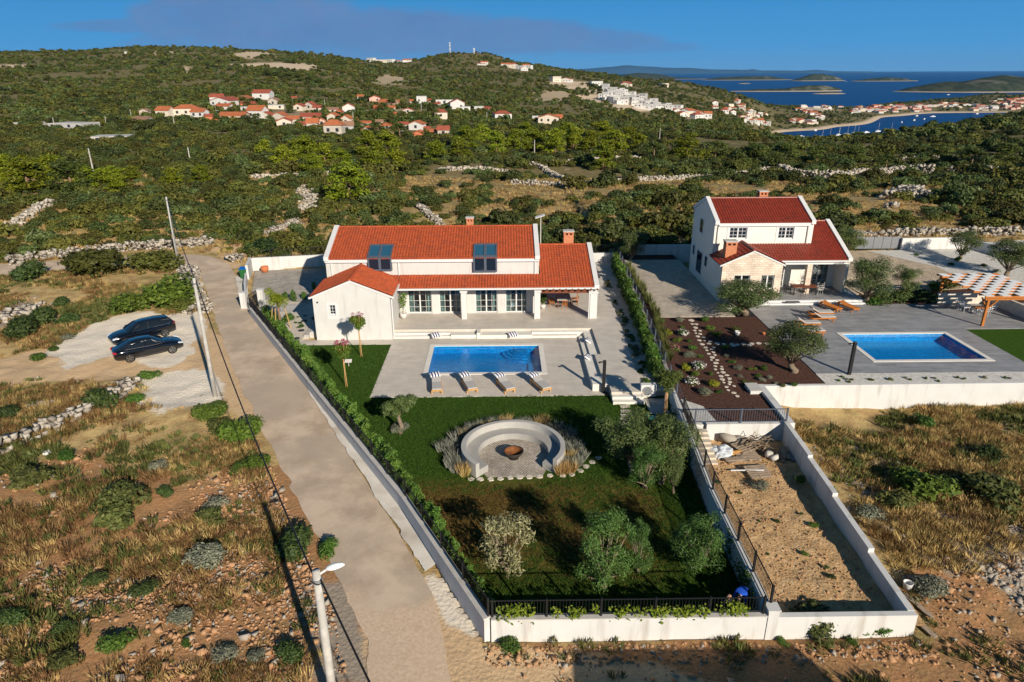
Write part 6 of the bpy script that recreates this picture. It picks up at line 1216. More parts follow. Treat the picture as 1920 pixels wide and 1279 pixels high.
for u, v, L, ang, lb in ((1502, 257, 11, .2, 'white motor boat left of the sailing yachts'), (1624, 249, 12, .1, 'white motor yacht right of the yacht row'), (1749, 219, 14, .1, 'white motor boat alone in the upper bay'), (1714, 226, 8, .5, 'small white boat in the upper bay near the beach'), (1691, 230, 8, .9, 'small white boat off the bend of the beach'), (1719, 218, 7, .2, 'small boat moored close under the beach'), (1733, 224, 7, .6, 'tiny boat in the middle of the upper bay'), (1529, 245, 7, .3, 'tiny boat near the left shore of the bay'), (1778, 178, 16, .2, 'white boat in the channel before the dark island'), (1587, 153, 22, 1.0, 'white sail far out beside the islet'), (1832, 214, 8, .2, 'tiny boat at the right end of the bay'), (1703, 196.5, 20, 0, 'pale raft like islet boat off the town')):
 p_ = sea_at(u, v); root = empty('motor_boat', p_, lb, 'boat'); root.rotation_euler = (0, 0, ang); c = MB(); hull(c, L, L * .32, 1.2); c.build('hull', BOATW, root, local=True); c = MB(); c.box(-L * .2, -L * .1, 1.15, L * .15, L * .1, 2.4); c.build('cabin', BOATW, root, local=True)
rg = np.random.default_rng(99)
VZ = [tuple(map(float, s_)) for s_ in HOUSE_SPOTS]
def clear_of(x, y_, extra=0.0):
 k = ~(inpoly(x, y_, PROP1) | inpoly(x, y_, PROP2)); k &= dseg(x, y_, ROADC) > 2.75 + extra * .5
 return k
def off_houses(x, y_, pad):
 k = np.ones(len(x), bool)
 for w_ in WALLPTS: k &= (dseg(x, y_, w_) > 1.7) & (dseg(x, y_ + 2.2, w_) > 1.6)
 for a, b_, c_ in VZ: k &= ((x - a) ** 2 + (y_ - b_) ** 2 > (c_ + pad) ** 2) & ((x - a) ** 2 + (y_ - b_ + c_ + 3) ** 2 > (c_ * .8 + pad * .5) ** 2)
 return k
def patch_value(x, y_):
 z_ = Z(x, y_); u, v, t_ = px_of(x, y_, z_); m_ = np.zeros(len(x))
 for (uu, vv, ru, rv) in ((35, 124, 45, 3), (470, 103, 40, 6), (500, 122, 95, 4), (560, 130, 40, 4), (350, 134, 6, 9), (730, 150, 35, 8), (1060, 157, 50, 4), (1085, 164, 30, 5), (1130, 185, 55, 8), (1190, 200, 55, 8), (1160, 192, 55, 7), (1240, 205, 35, 4), (1530, 204, 36, 6), (1040, 180, 36, 9)): m_ = np.maximum(m_, 1.15 - np.hypot((u - uu) / ru, (v - vv) / rv))
 return m_, u, v, t_, z_
X_, Y_, S_, K_ = [], [], [], []
for (y0, y1, sp_, s0, s1) in ((76, 130, 2.2, .8, 1.9), (130, 220, 2.8, 1.0, 2.3), (220, 460, 4.0, 1.3, 2.7), (460, 820, 5.4, 1.6, 3.0), (820, 1420, 8.0, 2.2, 3.8), (1420, 2700, 12.5, 2.8, 4.8)):
 x, y_ = jgrid(-1.0 * y1 - 20, 1.0 * y1 + 20, y0, y1, sp_, rg); k = np.abs(x) < y_ * .98 + 12; x, y_ = x[k], y_[k]
 d = fbm(x, y_, 71, 4, .035) + .55 * fbm(x, y_, 72, 3, .13); q = x / y_
 thr = -.28 + np.where((y_ < 150) & (q > .05), .30, 0) - np.where((q < -.02) & (y_ < 240), .22, 0) + np.where(y_ > 230, .10, 0) + np.where(y_ > 460, .06, 0)
 k = (d > thr) & clear_of(x, y_); x, y_, d = x[k], y_[k], d[k]; m_, u, v, t_, z_ = patch_value(x, y_); k = (m_ < .35) & (z_ > SEA + 2.6) & off_houses(x, y_, 1.6 if y0 > 200 else 1.0); x, y_, d = x[k], y_[k], d[k]
 X_.append(x); Y_.append(y_); big_ = np.where(rg.random(len(x)) < .16, 1.55, 1.0); S_.append(big_ * np.clip(s0 + (s1 - s0) * (rg.random(len(x)) ** 1.6) * (1 + d), s0 * .8, s1 * 1.1)); K_.append(rg.integers(0, 10, len(x)))
SX, SY, SS, SK = map(np.concatenate, (X_, Y_, S_, K_)); SZ = Z(SX, SY); su, sv, stt = px_of(SX, SY, SZ)
inside = (su > -20) & (su < 1940) & (sv < 1300); size_px = np.where(inside & (SY < 180), SS / stt, 0); order = np.argsort(-size_px); big = order[:165]; rest = np.setdiff1d(np.arange(len(SX)), big)
NEARLAB = {0: 'wild olive green shrub in the scrubland left of the lane bend', 1: 'wild olive green shrub in the scrubland straight behind the villa', 2: 'wild shrub in the dry grass behind the neighbour house'}
for i in big:
 k = 0 if su[i] < 600 else 1 if su[i] < 1180 else 2
 bush(SHR[SK[i]], (SX[i], SY[i], SZ[i] - .05), SS[i], rg.uniform(0, 6.28), NEARLAB[k], group=('shrubs left of the lane bend', 'shrubs behind the villa', 'shrubs behind the neighbour house')[k])
mid = rest[SY[rest] < 300]; far = rest[SY[rest] >= 300]
LOW = [shrub_mesh('far_shrub', m_, 50 + i, 210, .20, .8, 6) for i, m_ in enumerate((L_MAQ, L_MAQ, L_MAQ2, L_MAQ, L_OLIVE, L_PINED))]
stuff_field('scrub', np.column_stack([SX[mid], SY[mid], SZ[mid] - .05]), SS[mid], SHR, 'dense evergreen scrub covering the land behind the villas', 'scrub', .05, 5)
stuff_field('hill_scrub', np.column_stack([SX[far], SY[far], SZ[far] - .1]), SS[far] * 1.0, LOW, 'evergreen scrub covering the far hills', 'scrub', .05, 6, 1.0)
WT = [tuft_mesh('weed', L_WEED, 90 + i, 70, .30, .55, .018, .9) for i in range(3)]
GT = [tuft_mesh('grass', L_STRAW, 80 + i, 60, .34, .6, .012, .9) for i in range(3)] + [tuft_mesh('grass', L_STRAW2, 84, 60, .32, .6, .012, .9)]
def gsample(n, poly, seed, dens=None, cd=2.75):
 r_ = np.random.default_rng(seed); xs_ = [p[0] for p in poly]; ys_ = [p[1] for p in poly]; x = r_.uniform(min(xs_), max(xs_), n); y_ = r_.uniform(min(ys_), max(ys_), n); k = inpoly(x, y_, poly) & clear_of(x, y_, (cd - 2.75) * 2)
 if dens is not None: k &= dens(x, y_) > r_.random(n)
 return x[k], y_[k], r_
def bilin(A):
 def f(x, y_):
  j = np.clip(np.searchsorted(rows, y_) - 1, 0, len(rows) - 2); q = x / np.maximum(y_, 42); i = np.clip(((q + 1.45) / 2.9 * (NC - 1)).astype(int), 0, NC - 1); return A[j, i]
 return f
fS, fT, fW, fR = bilin(A_soil), bilin(A_track), bilin(A_white), bilin(A_rubble)
LEFT = [(-75, 14), (-4.3, 14), (-4.8, 18), (-12.6, 33), (-20, 45), (-29, 62), (-37, 76), (-75, 79)]; RIGHT = [(15.8, 12), (60, 12), (60, 39.2), (16.6, 39.0)]
gd = lambda x, y_: np.clip(.25 + 1.3 * fbm(x, y_, 77, 3, .25), 0, 1) * (1 - np.minimum(1, fT(x, y_) * 1.5)) * (1 - np.minimum(1, fW(x, y_) * 1.6)) * (1 - .45 * fS(x, y_)) * (1 - .6 * fR(x, y_))
xa, ya, r_ = gsample(130000, LEFT, 5, gd); xb, yb, _ = gsample(34000, RIGHT, 6, gd); k = r_.random(len(xa)) < np.where(ya < 44, .8, 1.0); xa, ya = xa[k], ya[k]; GB = [GT[0], GT[1], GT[3], tuft_mesh('grass', L_STRAW2, 86, 60, .36, .6, .013, .9), GT[3], WT[1]]
stuff_field('dry_grass', np.column_stack([xa, ya, Z(xa, ya) - .02]), r_.uniform(.5, 1.4, len(xa)), GB, 'brown and straw coloured dry grass on the slope left of the lane', 'grass', .15, 7)
stuff_field('dry_grass', np.column_stack([xb, yb, Z(xb, yb) - .02]), r_.uniform(.6, 1.5, len(xb)), GT, 'straw coloured dry grass on the slope right of the dirt yard', 'grass', .15, 17)
xm, ym = jgrid(-140, 140, 76, 150, 1.5, np.random.default_rng(8)); k = clear_of(xm, ym) & (np.abs(xm) < ym * .95) & (fbm(xm, ym, 78, 3, .08) > -.25); xm, ym = xm[k], ym[k]
stuff_field('dry_meadow', np.column_stack([xm, ym, Z(xm, ym)]), np.random.default_rng(9).uniform(.9, 2.0, len(xm)), GT, 'dry brown meadow grass between the shrubs', 'grass', .15, 8)
wd = lambda x, y_: np.clip(.05 + 1.2 * fbm(x, y_, 79, 3, .18), 0, 1) * (1 - np.minimum(1, fT(x, y_) * 1.6)) * (1 - np.minimum(1, fW(x, y_) * 1.6)) * (1 - .35 * fS(x, y_))
xa, ya, r_ = gsample(36000, LEFT, 15, wd); xb, yb, _ = gsample(9000, RIGHT, 16, wd); xc, yc, _ = gsample(420, [(-1.5, 13), (15.8, 13), (15.8, 19.6), (-.9, 19.6)], 30, lambda x, y_: np.clip(fbm(x, y_, 69, 3, .6), 0, 1) * .6 + .25 * (y_ > 19)); x = np.concatenate([xa, xb, xc]); y_ = np.concatenate([ya, yb, yc])
stuff_field('weeds', np.column_stack([x, y_, Z(x, y_) - .02]), r_.uniform(.5, 1.7, len(x)), WT, 'olive green weeds growing over the stony ground', 'weeds', .2, 9)
def stone_kinds(mat, seed): r2 = np.random.default_rng(seed); return [stones_mesh('stone', np.zeros((1, 3)), np.ones(1), r2, mat) for _ in range(4)]
SO, SG = stone_kinds(ST_OR, 1), stone_kinds(ST_GREY, 2)
sdn = lambda x, y_: np.clip(fS(x, y_) * (.35 + 1.3 * fbm(x, y_, 66, 3, .3)), 0, 1) * np.clip((40 - y_) / 16, .05, 1)
xa, ya, r_ = gsample(120000, [(-32, 13), (-4.3, 13), (-4.8, 18), (-12.6, 33), (-30, 36)], 25, sdn, 2.2); xb, yb, _ = gsample(16000, [(15.8, 12), (32, 12), (32, 34), (16.5, 34)], 26, sdn); xc, yc, _ = gsample(9000, [(-1.5, 13), (15.8, 13), (15.8, 19.6), (-.9, 19.6)], 29, lambda x, y_: .12 + .75 * (y_ > 18.6) + .3 * fbm(x, y_, 68, 3, .5)); x = np.concatenate([xa, xb, xc]); y_ = np.concatenate([ya, yb, yc])
stuff_field('rubble', np.column_stack([x, y_, Z(x, y_)]), (.03 + .11 * r_.random(len(x)) ** 3 + .22 * r_.random(len(x)) ** 22), SO + SG[:1], 'orange broken stones strewn over the red soil', 'rubble', .4, 10)
rdn = lambda x, y_: np.clip(fR(x, y_) * (.5 + fbm(x, y_, 67, 3, .3)) + .012, 0, 1)
xa, ya, r_ = gsample(26000, LEFT, 27, rdn, 2.0); xb, yb, _ = gsample(70000, RIGHT, 28, rdn); x = np.concatenate([xa, xb]); y_ = np.concatenate([ya, yb])
stuff_field('grey_rubble', np.column_stack([x, y_, Z(x, y_)]), (.04 + .15 * r_.random(len(x)) ** 3 + .2 * r_.random(len(x)) ** 16), SG, 'grey limestone rubble beside the lane and the yard', 'rubble', .4, 11)
x = rg.uniform(10.3, 15.1, 2600); y_ = rg.uniform(20.2, 33.9, 2600)
stuff_field('yard_pebbles', np.column_stack([x, y_, .32 + .10 * fbm(x, y_, 61, 4, .8) + .05 * fbm(x, y_, 62, 2, 4)]), .02 + .07 * rg.random(2600) ** 5, SO, 'small stones on the dirt of the walled yard', 'rubble', .4, 12)
x, y_ = rg.uniform(-17, 10.3, 60000), rg.uniform(20.2, 50.1, 60000); k = inpoly(x, y_, LAWN) & (np.hypot(x - .4, y_ - 33.05) > 2.9); x, y_ = x[k], y_[k]
LG = leaf_mat('lawn_blade', (.026, .066, .008), (.072, .138, .018), .2, .7, .25); LGD = leaf_mat('dry_lawn_blade', (.085, .062, .015), (.17, .105, .032), .2, .8, .25)
dryv = np.clip((31.0 - y_) / 2, 0, 1) * np.clip((y_ - 22.2) / 3, 0, 1) * np.clip((8.4 - x) / 2.5, 0, 1) * np.clip(.8 + 1.6 * fbm(x, y_, 88, 3, .35), 0, 1); k = dryv < rg.random(len(x)) * .9 + .05
stuff_field('lawn_grass', np.column_stack([x[k], y_[k], np.full(k.sum(), -.03)]), rg.uniform(.7, 1.2, k.sum()), [tuft_mesh('blade', LG, 120 + i, 16, .07, .22, .012, .7) for i in range(3)], 'short green grass of the villa lawn', 'grass', .2, 13)
stuff_field('dry_lawn_grass', np.column_stack([x[~k], y_[~k], np.full((~k).sum(), -.03)]), rg.uniform(.7, 1.2, (~k).sum()), [tuft_mesh('blade', LGD, 124 + i, 16, .06, .22, .012, .7) for i in range(3)], 'worn brown grass in the middle of the lawn', 'grass', .2, 14)
rg = np.random.default_rng(1234); rr = random.Random(77)
PINES = [pine_proto(200 + i, L_PINE, 6.0, 2.5, 2800, .27) for i in range(4)]; PINED = [pine_proto(210 + i, L_PINED, 6.0, 2.4, 2600, .27) for i in range(3)]
def pines(L, protos, label, group):
 for (u, v, wpx, hpx) in L:
  p_ = hit(u, v, 70); t_ = (p_ - Vector((0, 0, H))).dot(Fv); w_ = wpx * t_ / F / 5.0; h_ = hpx * t_ / F / 5.9
  plant(rr.choice(protos), p_ - Vector((0, 0, .2)), w_, rr.uniform(0, 6.28), label, group, sz=h_)
pines([(20, 352, 80, 60), (55, 362, 90, 68), (100, 340, 70, 50), (135, 362, 85, 62), (165, 358, 60, 48), (10, 330, 60, 45)], PINES[:2] + PINED[:1], 'pine tree in the group at the left edge of the scrub', 'pines at the left edge')
pines([(215, 352, 70, 40), (225, 362, 50, 35), (325, 350, 48, 36), (380, 345, 44, 36), (250, 340, 40, 30)], PINES, 'small rounded pine between the left pines and the village', 'small pines below the village')
pines([(655, 378, 100, 75)], PINES[:1], 'large bright pine tree standing alone behind the villa at the stony scree', None)
pines([(500, 310, 52, 46), (535, 318, 55, 44), (575, 305, 60, 50), (610, 310, 55, 40), (590, 328, 50, 40), (640, 312, 45, 34), (690, 300, 62, 52), (725, 296, 66, 50), (700, 318, 56, 36), (745, 316, 46, 34), (560, 295, 50, 36)], PINES, 'bright green pine in the belt below the village', 'pines in the belt below the village')
pines([(820, 305, 50, 40), (860, 300, 50, 38), (875, 280, 60, 42), (905, 270, 50, 36), (930, 290, 50, 42), (965, 285, 50, 42), (1000, 285, 52, 42), (1040, 290, 60, 46), (1075, 280, 56, 40), (1105, 290, 54, 44), (1150, 290, 60, 46), (1195, 285, 46, 34), (985, 262, 50, 32), (1060, 262, 52, 32), (1130, 262, 60, 34), (1180, 268, 40, 30)], PINES, 'bright green pine in the wood right of the village', 'pines in the wood right of the village')
pines([(1130, 318, 62, 46)], PINES[1:2], 'round bright pine standing below the pale stone wall', None)
pines([(1285, 302, 72, 50)], PINES[2:3], 'broad bright pine standing right of the round one', None)
pines([(1225, 302, 50, 36), (1340, 300, 55, 34), (1410, 302, 70, 32), (1470, 300, 60, 32), (1530, 310, 60, 36), (1600, 306, 60, 32), (1660, 320, 50, 30), (1820, 312, 70, 34), (1880, 305, 70, 36), (1760, 305, 50, 30), (1380, 318, 60, 34), (1450, 316, 50, 30)], PINED, 'dark green tree in the wood behind the pale stone walls', 'dark trees behind the pale stone walls')
pines([(750, 262, 46, 30), (710, 258, 40, 28), (680, 262, 36, 26), (668, 248, 30, 26), (860, 262, 34, 26), (800, 268, 40, 24), (640, 250, 22, 20), (480, 232, 30, 18), (735, 205, 26, 20), (870, 250, 34, 24)] + [(rr.uniform(400, 860), rr.uniform(200, 262), rr.uniform(18, 30), rr.uniform(11, 17)) for _ in range(46)], PINED, 'dark tree among the village houses', 'dark trees among the village houses')
pines([(u, v, w_, h_) for u, v, w_, h_ in ((480, 140, 24, 10), (500, 143, 26, 11), (520, 146, 26, 11), (540, 150, 28, 12), (560, 152, 28, 12), (460, 140, 22, 10), (580, 155, 26, 11), (440, 150, 24, 10), (600, 158, 24, 11))], PINED, 'dark pine in the small wood on the hillside under the clearing', 'pines in the wood on the hillside')
def bush_px(u, v, wpx, mat_list, label, cat='shrub', hk=.8, group=None, name='shrub'):
 p_ = P(u, v) if v > 470 else hit(u, v, 60); p_ = Vector((p_.x, p_.y, zat(p_.x, p_.y))); t_ = (p_ - Vector((0, 0, H))).dot(Fv); s = wpx * t_ / F / 2 * 1.2
 return bush(rr.choice(mat_list), p_ + Vector((0, s * .6, -.05)), s, rr.uniform(0, 6.28), label, cat, group, name, s * hk)
def dense(mat, seed, n=1500, size=.075, flat=.8): return [shrub_mesh('shrub', mat, seed + i, n, size, flat, 9) for i in range(2)]
DB, DD, DO, DG, DS, DW = dense(L_BROOM, 300, 1800, .07), dense(L_DARK, 310), dense(L_MAQ, 320, 1600, .08), dense(L_GREEN, 330), dense(L_SAGE, 340, 1300, .07), dense(L_WEED, 350, 1300, .09)
for u, v, w_, ml, lb in ((285, 588, 120, DB, 'big bright green broom bush right above the parked cars'), (225, 597, 90, DB, 'low bright green broom bush left of the big one'), (335, 588, 50, DO, 'dull green bush at the lane end of the big broom bush'), (150, 532, 122, DO, 'wide olive green bush in the dry grass at the far left'), (274, 515, 92, DO, 'round olive green bush beside the lane pole'), (28, 536, 82, DD, 'dark bush at the left edge below the stone wall'),
                          (105, 580, 44, DD, 'small dark bush left of the broom bushes'), (62, 620, 76, DD, 'dark bush below the small dark one at the left'), (118, 610, 42, DD, 'dark bush touching the white gravel'), (20, 645, 90, DD, 'dark bush at the left edge beside the track'), (8, 790, 62, DD, 'tall dark bush cut by the left edge below the track'), (65, 678, 36, DG, 'small green weed clump on the track'), (95, 660, 24, DG, 'tiny green weed clump on the track edge'), (120, 640, 26, DS, 'small pale weed clump left of the cars'),
                          (165, 778, 78, DD, 'low dark green broom bush beside the broken stone wall'), (250, 760, 40, DG, 'green weed bush at the broken stone wall'), (272, 715, 40, DG, 'small green bush below the parked cars'), (378, 795, 70, DB, 'bright green bush at the foot of the near pole'), (430, 835, 90, DB, 'large bright green bush beside the lane'), (400, 815, 50, DW, 'weedy bush between the two bright ones'), (455, 835, 46, DG, 'green bush closest to the lane edge'), (485, 885, 55, DB, 'low green bush by the lane among pale stones'),
                          (440, 892, 40, DG, 'small green bush under the cable'), (537, 1068, 104, DD, 'large dark leafy bush under the lamp shadow'), (612, 1045, 52, DG, 'green bush at the lane edge behind the lamp pole'), (376, 1072, 78, DS, 'pale sage green spiny cushion bush on the red soil'), (205, 965, 92, DW, 'tall weedy green clump on the left slope'), (195, 1005, 90, DW, 'weedy clump below the tall weedy one'), (40, 930, 80, DW, 'weedy clump at the left edge of the slope'), (265, 1130, 56, DD, 'dark low bush on the red stones'), (160, 1108, 54, DD, 'dark low bush in the middle of the red stones'), (110, 1195, 46, DD, 'small dark bush at the lower left'),
                          (205, 1235, 70, DG, 'green bush with pale flowers at the bottom left'), (330, 1175, 50, DS, 'pale flowering bush on the red stones'), (345, 1215, 24, DG, 'tiny green bush on the red stones'), (418, 1245, 52, DS, 'silvery sage bush near the bottom'), (475, 1250, 40, DS, 'silvery sage bush nearest the lamp pole'), (110, 1265, 60, DW, 'weedy bush at the bottom edge'), (545, 1255, 70, DD, 'dark bush behind the lamp pole at the bottom'), (400, 965, 50, DS, 'pale straw coloured bush on the slope'), (385, 985, 56, DW, 'green weedy bush under the straw coloured one'), (290, 890, 40, DS, 'pale thistle bush higher on the slope'), (118, 870, 40, DG, 'small upright green bush near the white bag'), (300, 940, 36, DD, 'dark small bush in mid slope'), (20, 1190, 70, DD, 'dark bush at the bottom left edge'),
                          (500, 482, 80, DD, 'large dark bush behind the bend of the lane'), (468, 482, 60, DD, 'dark bush at the mouth of the lane bend'), (540, 478, 80, DO, 'broad dull green bush behind the villa back fence'), (590, 478, 60, DO, 'dull green bush left of the villa roof'), (432, 445, 50, DG, 'bright green bush right of the far pole'), (400, 448, 40, DO, 'dull bush next to the bright green one'),
                          (1745, 796, 52, DG, 'leafy dark green sapling standing before the long white wall'), (1728, 812, 34, DG, 'low bush at the foot of the leafy sapling'), (1750, 945, 120, DB, 'spreading green broom bush on the right slope'), (1880, 950, 110, DW, 'dull green bush at the right edge'), (1700, 965, 70, DW, 'pale green bush left of the broom bush'), (1830, 930, 70, DD, 'dark bush between the broom bush and the right edge'), (1650, 1200, 60, DG, 'green bush at the outer corner of the dirt yard wall'), (1535, 1205, 100, DW, 'spiky weeds along the front of the dirt yard wall'), (955, 1228, 52, DG, 'green bush at the foot of the front wall'), (1470, 1212, 26, DG, 'small green plant at the foot of the yard wall'), (1600, 1210, 24, DG, 'tiny plant left of the corner bush'),
                          (1560, 930, 40, DW, 'weedy bush outside the yard side wall'), (1640, 985, 56, DS, 'pale dry bush in the rubble'), (1620, 880, 46, DW, 'dull weed bush on the right slope'), (1765, 1130, 70, DS, 'pale dry bush among the rubble at the lower right'), (1870, 860, 60, DD, 'dark bush in the rubble at the right')):
 bush_px(u, v, w_, ml, lb)
for u, v, w_ in ((1525, 988, 26), (1500, 965, 14), (1458, 978, 14), (1423, 978, 10), (1560, 1082, 18), (1440, 1040, 10), (1508, 1040, 20), (1345, 905, 18), (1385, 925, 14), (1550, 1065, 14)):
 p_ = P(u, v, .35); t_ = (p_ - Vector((0, 0, H))).dot(Fv); s = w_ * t_ / F / 2; bush(rr.choice(DD + DG), p_, s, rr.uniform(0, 6), 'small green weed on the bare dirt of the yard', 'weed', 'weeds in the dirt yard', 'weed', s * .7)
p_ = P(1425, 915, .35); bush(DS[0], p_, .55, 1, 'dry brown brushy plant in front of the pallets', 'shrub', None, 'dry_shrub', .5); p_ = P(1500, 905, .35); bush(DG[0], p_, .45, 1, 'green weed bush against the side wall near the pallets', 'shrub', None, 'shrub', .45)
def tree_px(proto, u, v, htop, label, z=0.0, wpx=None, r0=1.5, h0=3.2, rz=0, name=None):
 p_ = P(u, v, z); h_ = PY(u, htop, p_.y).z - z; t_ = (p_ - Vector((0, 0, H))).dot(Fv); s = (wpx * t_ / F / 2 / r0) if wpx else h_ / h0
 return plant(proto, p_, s, rz, label, None, name, sz=h_ / h0)
OG = [olive_proto(400 + i, L_OLIVE, 3.2, 1.5, 9500, .064, .2, 17, .9, .34) for i in range(5)]; OSV = olive_proto(420, L_OLIVES, 3.2, 1.6, 2600, .115, .1, 18, .5, .26); OGR = [olive_proto(430 + i, L_OLIVEG, 3.2, 1.35, 9500, .060, .05, 24, .5, .16) for i in range(3)]
tree_px(OSV, 948, 1068, 968, 'small silvery olive tree on the brown lawn', 0, 105, 1.6)
tree_px(OGR[0], 1130, 1102, 958, 'dense green conical olive tree in the middle of the lawn', 0, 112, 1.35); tree_px(OGR[1], 1196, 1072, 982, 'slim green olive right behind the conical one', 0, 62, 1.35, rz=1); tree_px(OGR[2], 1303, 1068, 965, 'round green olive tree near the retaining wall', 0, 108, 1.35, rz=2)
tree_px(OG[0], 1185, 885, 775, 'left tree of the olive clump beside the stepping stones', 0, 138, 1.5, rz=.5); tree_px(OG[1], 1240, 905, 790, 'right tree of the olive clump beside the retaining wall', 0, 120, 1.5, rz=2.5); tree_px(OGR[1], 1210, 915, 830, 'low front tree of the olive clump', 0, 76, 1.35, rz=3); tree_px(OG[2], 1262, 925, 855, 'small silvery sapling below the olive clump', 0, 40, 1.5)
mb = MB(); trunk_mb(mb, [(0, 0, -.1), (.12, 0, .5), (-.05, .05, 1.1), (.18, 0, 1.5)], .16, .09, 8); bl = []
for x, y_, z_, s in ((-.55, 0, 1.75, .42), (.15, .1, 2.05, .45), (.75, .05, 2.15, .42), (-.1, -.3, 1.5, .3), (.45, -.2, 1.75, .32), (-.75, .1, 1.35, .28)): trunk_mb(mb, [(.1, 0, 1.3), (x * .6, y_ * .6, z_ * .85), (x, y_, z_)], .06, .03, 5); bl.append((x, y_, z_, s, s, s * .8))
p_ = P(750, 812); plant(('olive_tree', crown('crown', bl, 2600, .075, L_OLIVE, np.random.default_rng(5), .45, .6, .6), mb.mesh('trunk', True), BARK), p_, 1.0, 0, 'olive tree with bare pale trunk and ball shaped tufts on the lawn'); bush(DS[1], p_ + Vector((.1, .2, -.05)), .75, 0, 'grey lavender bush at the foot of the ball tufted olive', 'shrub', None, 'lavender', .6)
# crepe myrtles
def myrtle(u, v, vtop, label, pink):
 p_ = P(u, v); h_ = PY(u, vtop, p_.y).z; mb_ = MB(); trunk_mb(mb_, [(0, 0, -.1), (.03, 0, h_ * .35), (0, .02, h_ * .62)], .03, .022, 6)
 for k in range(7): a = 2 * pi * k / 7; trunk_mb(mb_, [(0, 0, h_ * .6), (.25 * cos(a), .25 * sin(a), h_ * .78), (.42 * cos(a), .42 * sin(a), h_ * .95)], .02, .008, 4)
 bl_ = [(.34 * cos(k) * (1 if k else 0), .34 * sin(k) * (1 if k else 0), h_ * (.72 + .035 * (k % 5)), .30, .30, .34) for k in range(9)]; root = plant(('flowering_tree', crown('crown', bl_, 2200, .07, L_BROOM, np.random.default_rng(int(u)), .5, .5, .3), mb_.mesh('trunk', True), STAKE), p_, 1, 0, label)
 fl = crown('flowers', [(.36 * cos(k * 1.3), .36 * sin(k * 1.3), h_ * .95, .16, .16, .14) for k in range(8)], 420 if pink else 160, .035, L_PINK, np.random.default_rng(int(v)), .8, .4, .3); link('flowers', fl, L_PINK, root)
 c = MB(); c.bar((.12, 0, -.05), (.06, 0, h_ * .6), .04, .04); c.build('stake', STAKE, root, local=True)
myrtle(648, 725, 638, 'young pink flowering tree standing on the lawn corner', True); myrtle(676, 668, 586, 'young stake-supported tree before the white wing with few flowers', False)
def round_pine(u, v, z, vtop, wpx, label, mat, stakes, seed):
 p_ = P(u, v, z); h_ = PY(u, vtop, p_.y).z - z; t_ = (p_ - Vector((0, 0, H))).dot(Fv); R = wpx * t_ / F / 2; mb_ = MB(); r2 = np.random.default_rng(seed); trunk_mb(mb_, [(0, 0, -.1), (-.03, 0, h_ * .45), (0, 0, h_ * .75)], .10, .07, 8); bl_ = []
 for k in range(14): a = r2.uniform(0, 6.28); q = R * r2.uniform(.2, .72); zz = h_ * r2.uniform(.66, .92); bl_.append((q * cos(a), q * sin(a), zz, R * .36, R * .36, R * .3)); trunk_mb(mb_, [(0, 0, h_ * .55), (q * cos(a) * .7, q * sin(a) * .7, zz - .15)], .035, .012, 4)
 root = plant(('pine_tree', crown('crown', bl_, 2600, .10, mat, r2, .22, .4, .4), mb_.mesh('trunk', True), BARKP), p_, 1, 0, label)
 for sx_, sy_ in stakes: c = MB(); c.tube([(sx_, sy_, -.1), (sx_ * .6, sy_ * .6, h_ * .55)], .04, 6); c.build('stake', STAKE, root, local=True)
round_pine(528, 618, 0, 541, 50, 'round crowned pine held by wooden stakes by the garden gate', L_PINE, ((-.9, .1), (-.35, -.4), (.7, .3)), 5); round_pine(1245, 788, 0, 692, 56, 'slender staked pine beside the air conditioner', L_PINED, ((.12, .0),), 6)
for u, v, w_, lb in ((551, 566, 22, 'small cypress left of the white wing'), (571, 562, 18, 'small cypress touching the white wing shadow'), (590, 546, 16, 'small cypress behind the wing roof'), (535, 560, 16, 'small shrub beside the staked pine')):
 p_ = P(u, v); t_ = (p_ - Vector((0, 0, H))).dot(Fv); s = w_ * t_ / F / 2; bush(shrub_mesh('cypress', L_GREEN, int(u), 700, .09, 1.0, 6), p_, s, 0, lb, 'shrub', None, 'cypress', s * 1.9)
for i in range(16):
 u, v = rr.choice(((560, 610), (572, 598), (545, 632), (585, 612), (555, 645), (570, 640), (565, 592), (590, 600))); p_ = P(u + rr.uniform(-8, 8), v + rr.uniform(-6, 6), .02)
 if inpoly([p_.x], [p_.y], [(-16.4, 50.3), (-17.3, 48.9), (-22.2, 57.2), (-19, 60), (-16.3, 58)])[0]: bush(DG[i % 2], p_, rr.uniform(.18, .34), rr.uniform(0, 6), 'small green cushion plant in the sandy pebble bed', 'plant', 'cushion plants in the pebble bed', 'cushion_plant', .1)
for k, (u, v) in enumerate(((515, 598), (520, 612), (538, 605), (545, 600))): p_ = P(u, v); bush(DG[k % 2], p_, .55, k, 'leafy shrub at the foot of the staked pine by the gate', 'shrub', 'shrubs at the foot of the staked pine', 'shrub', .7)
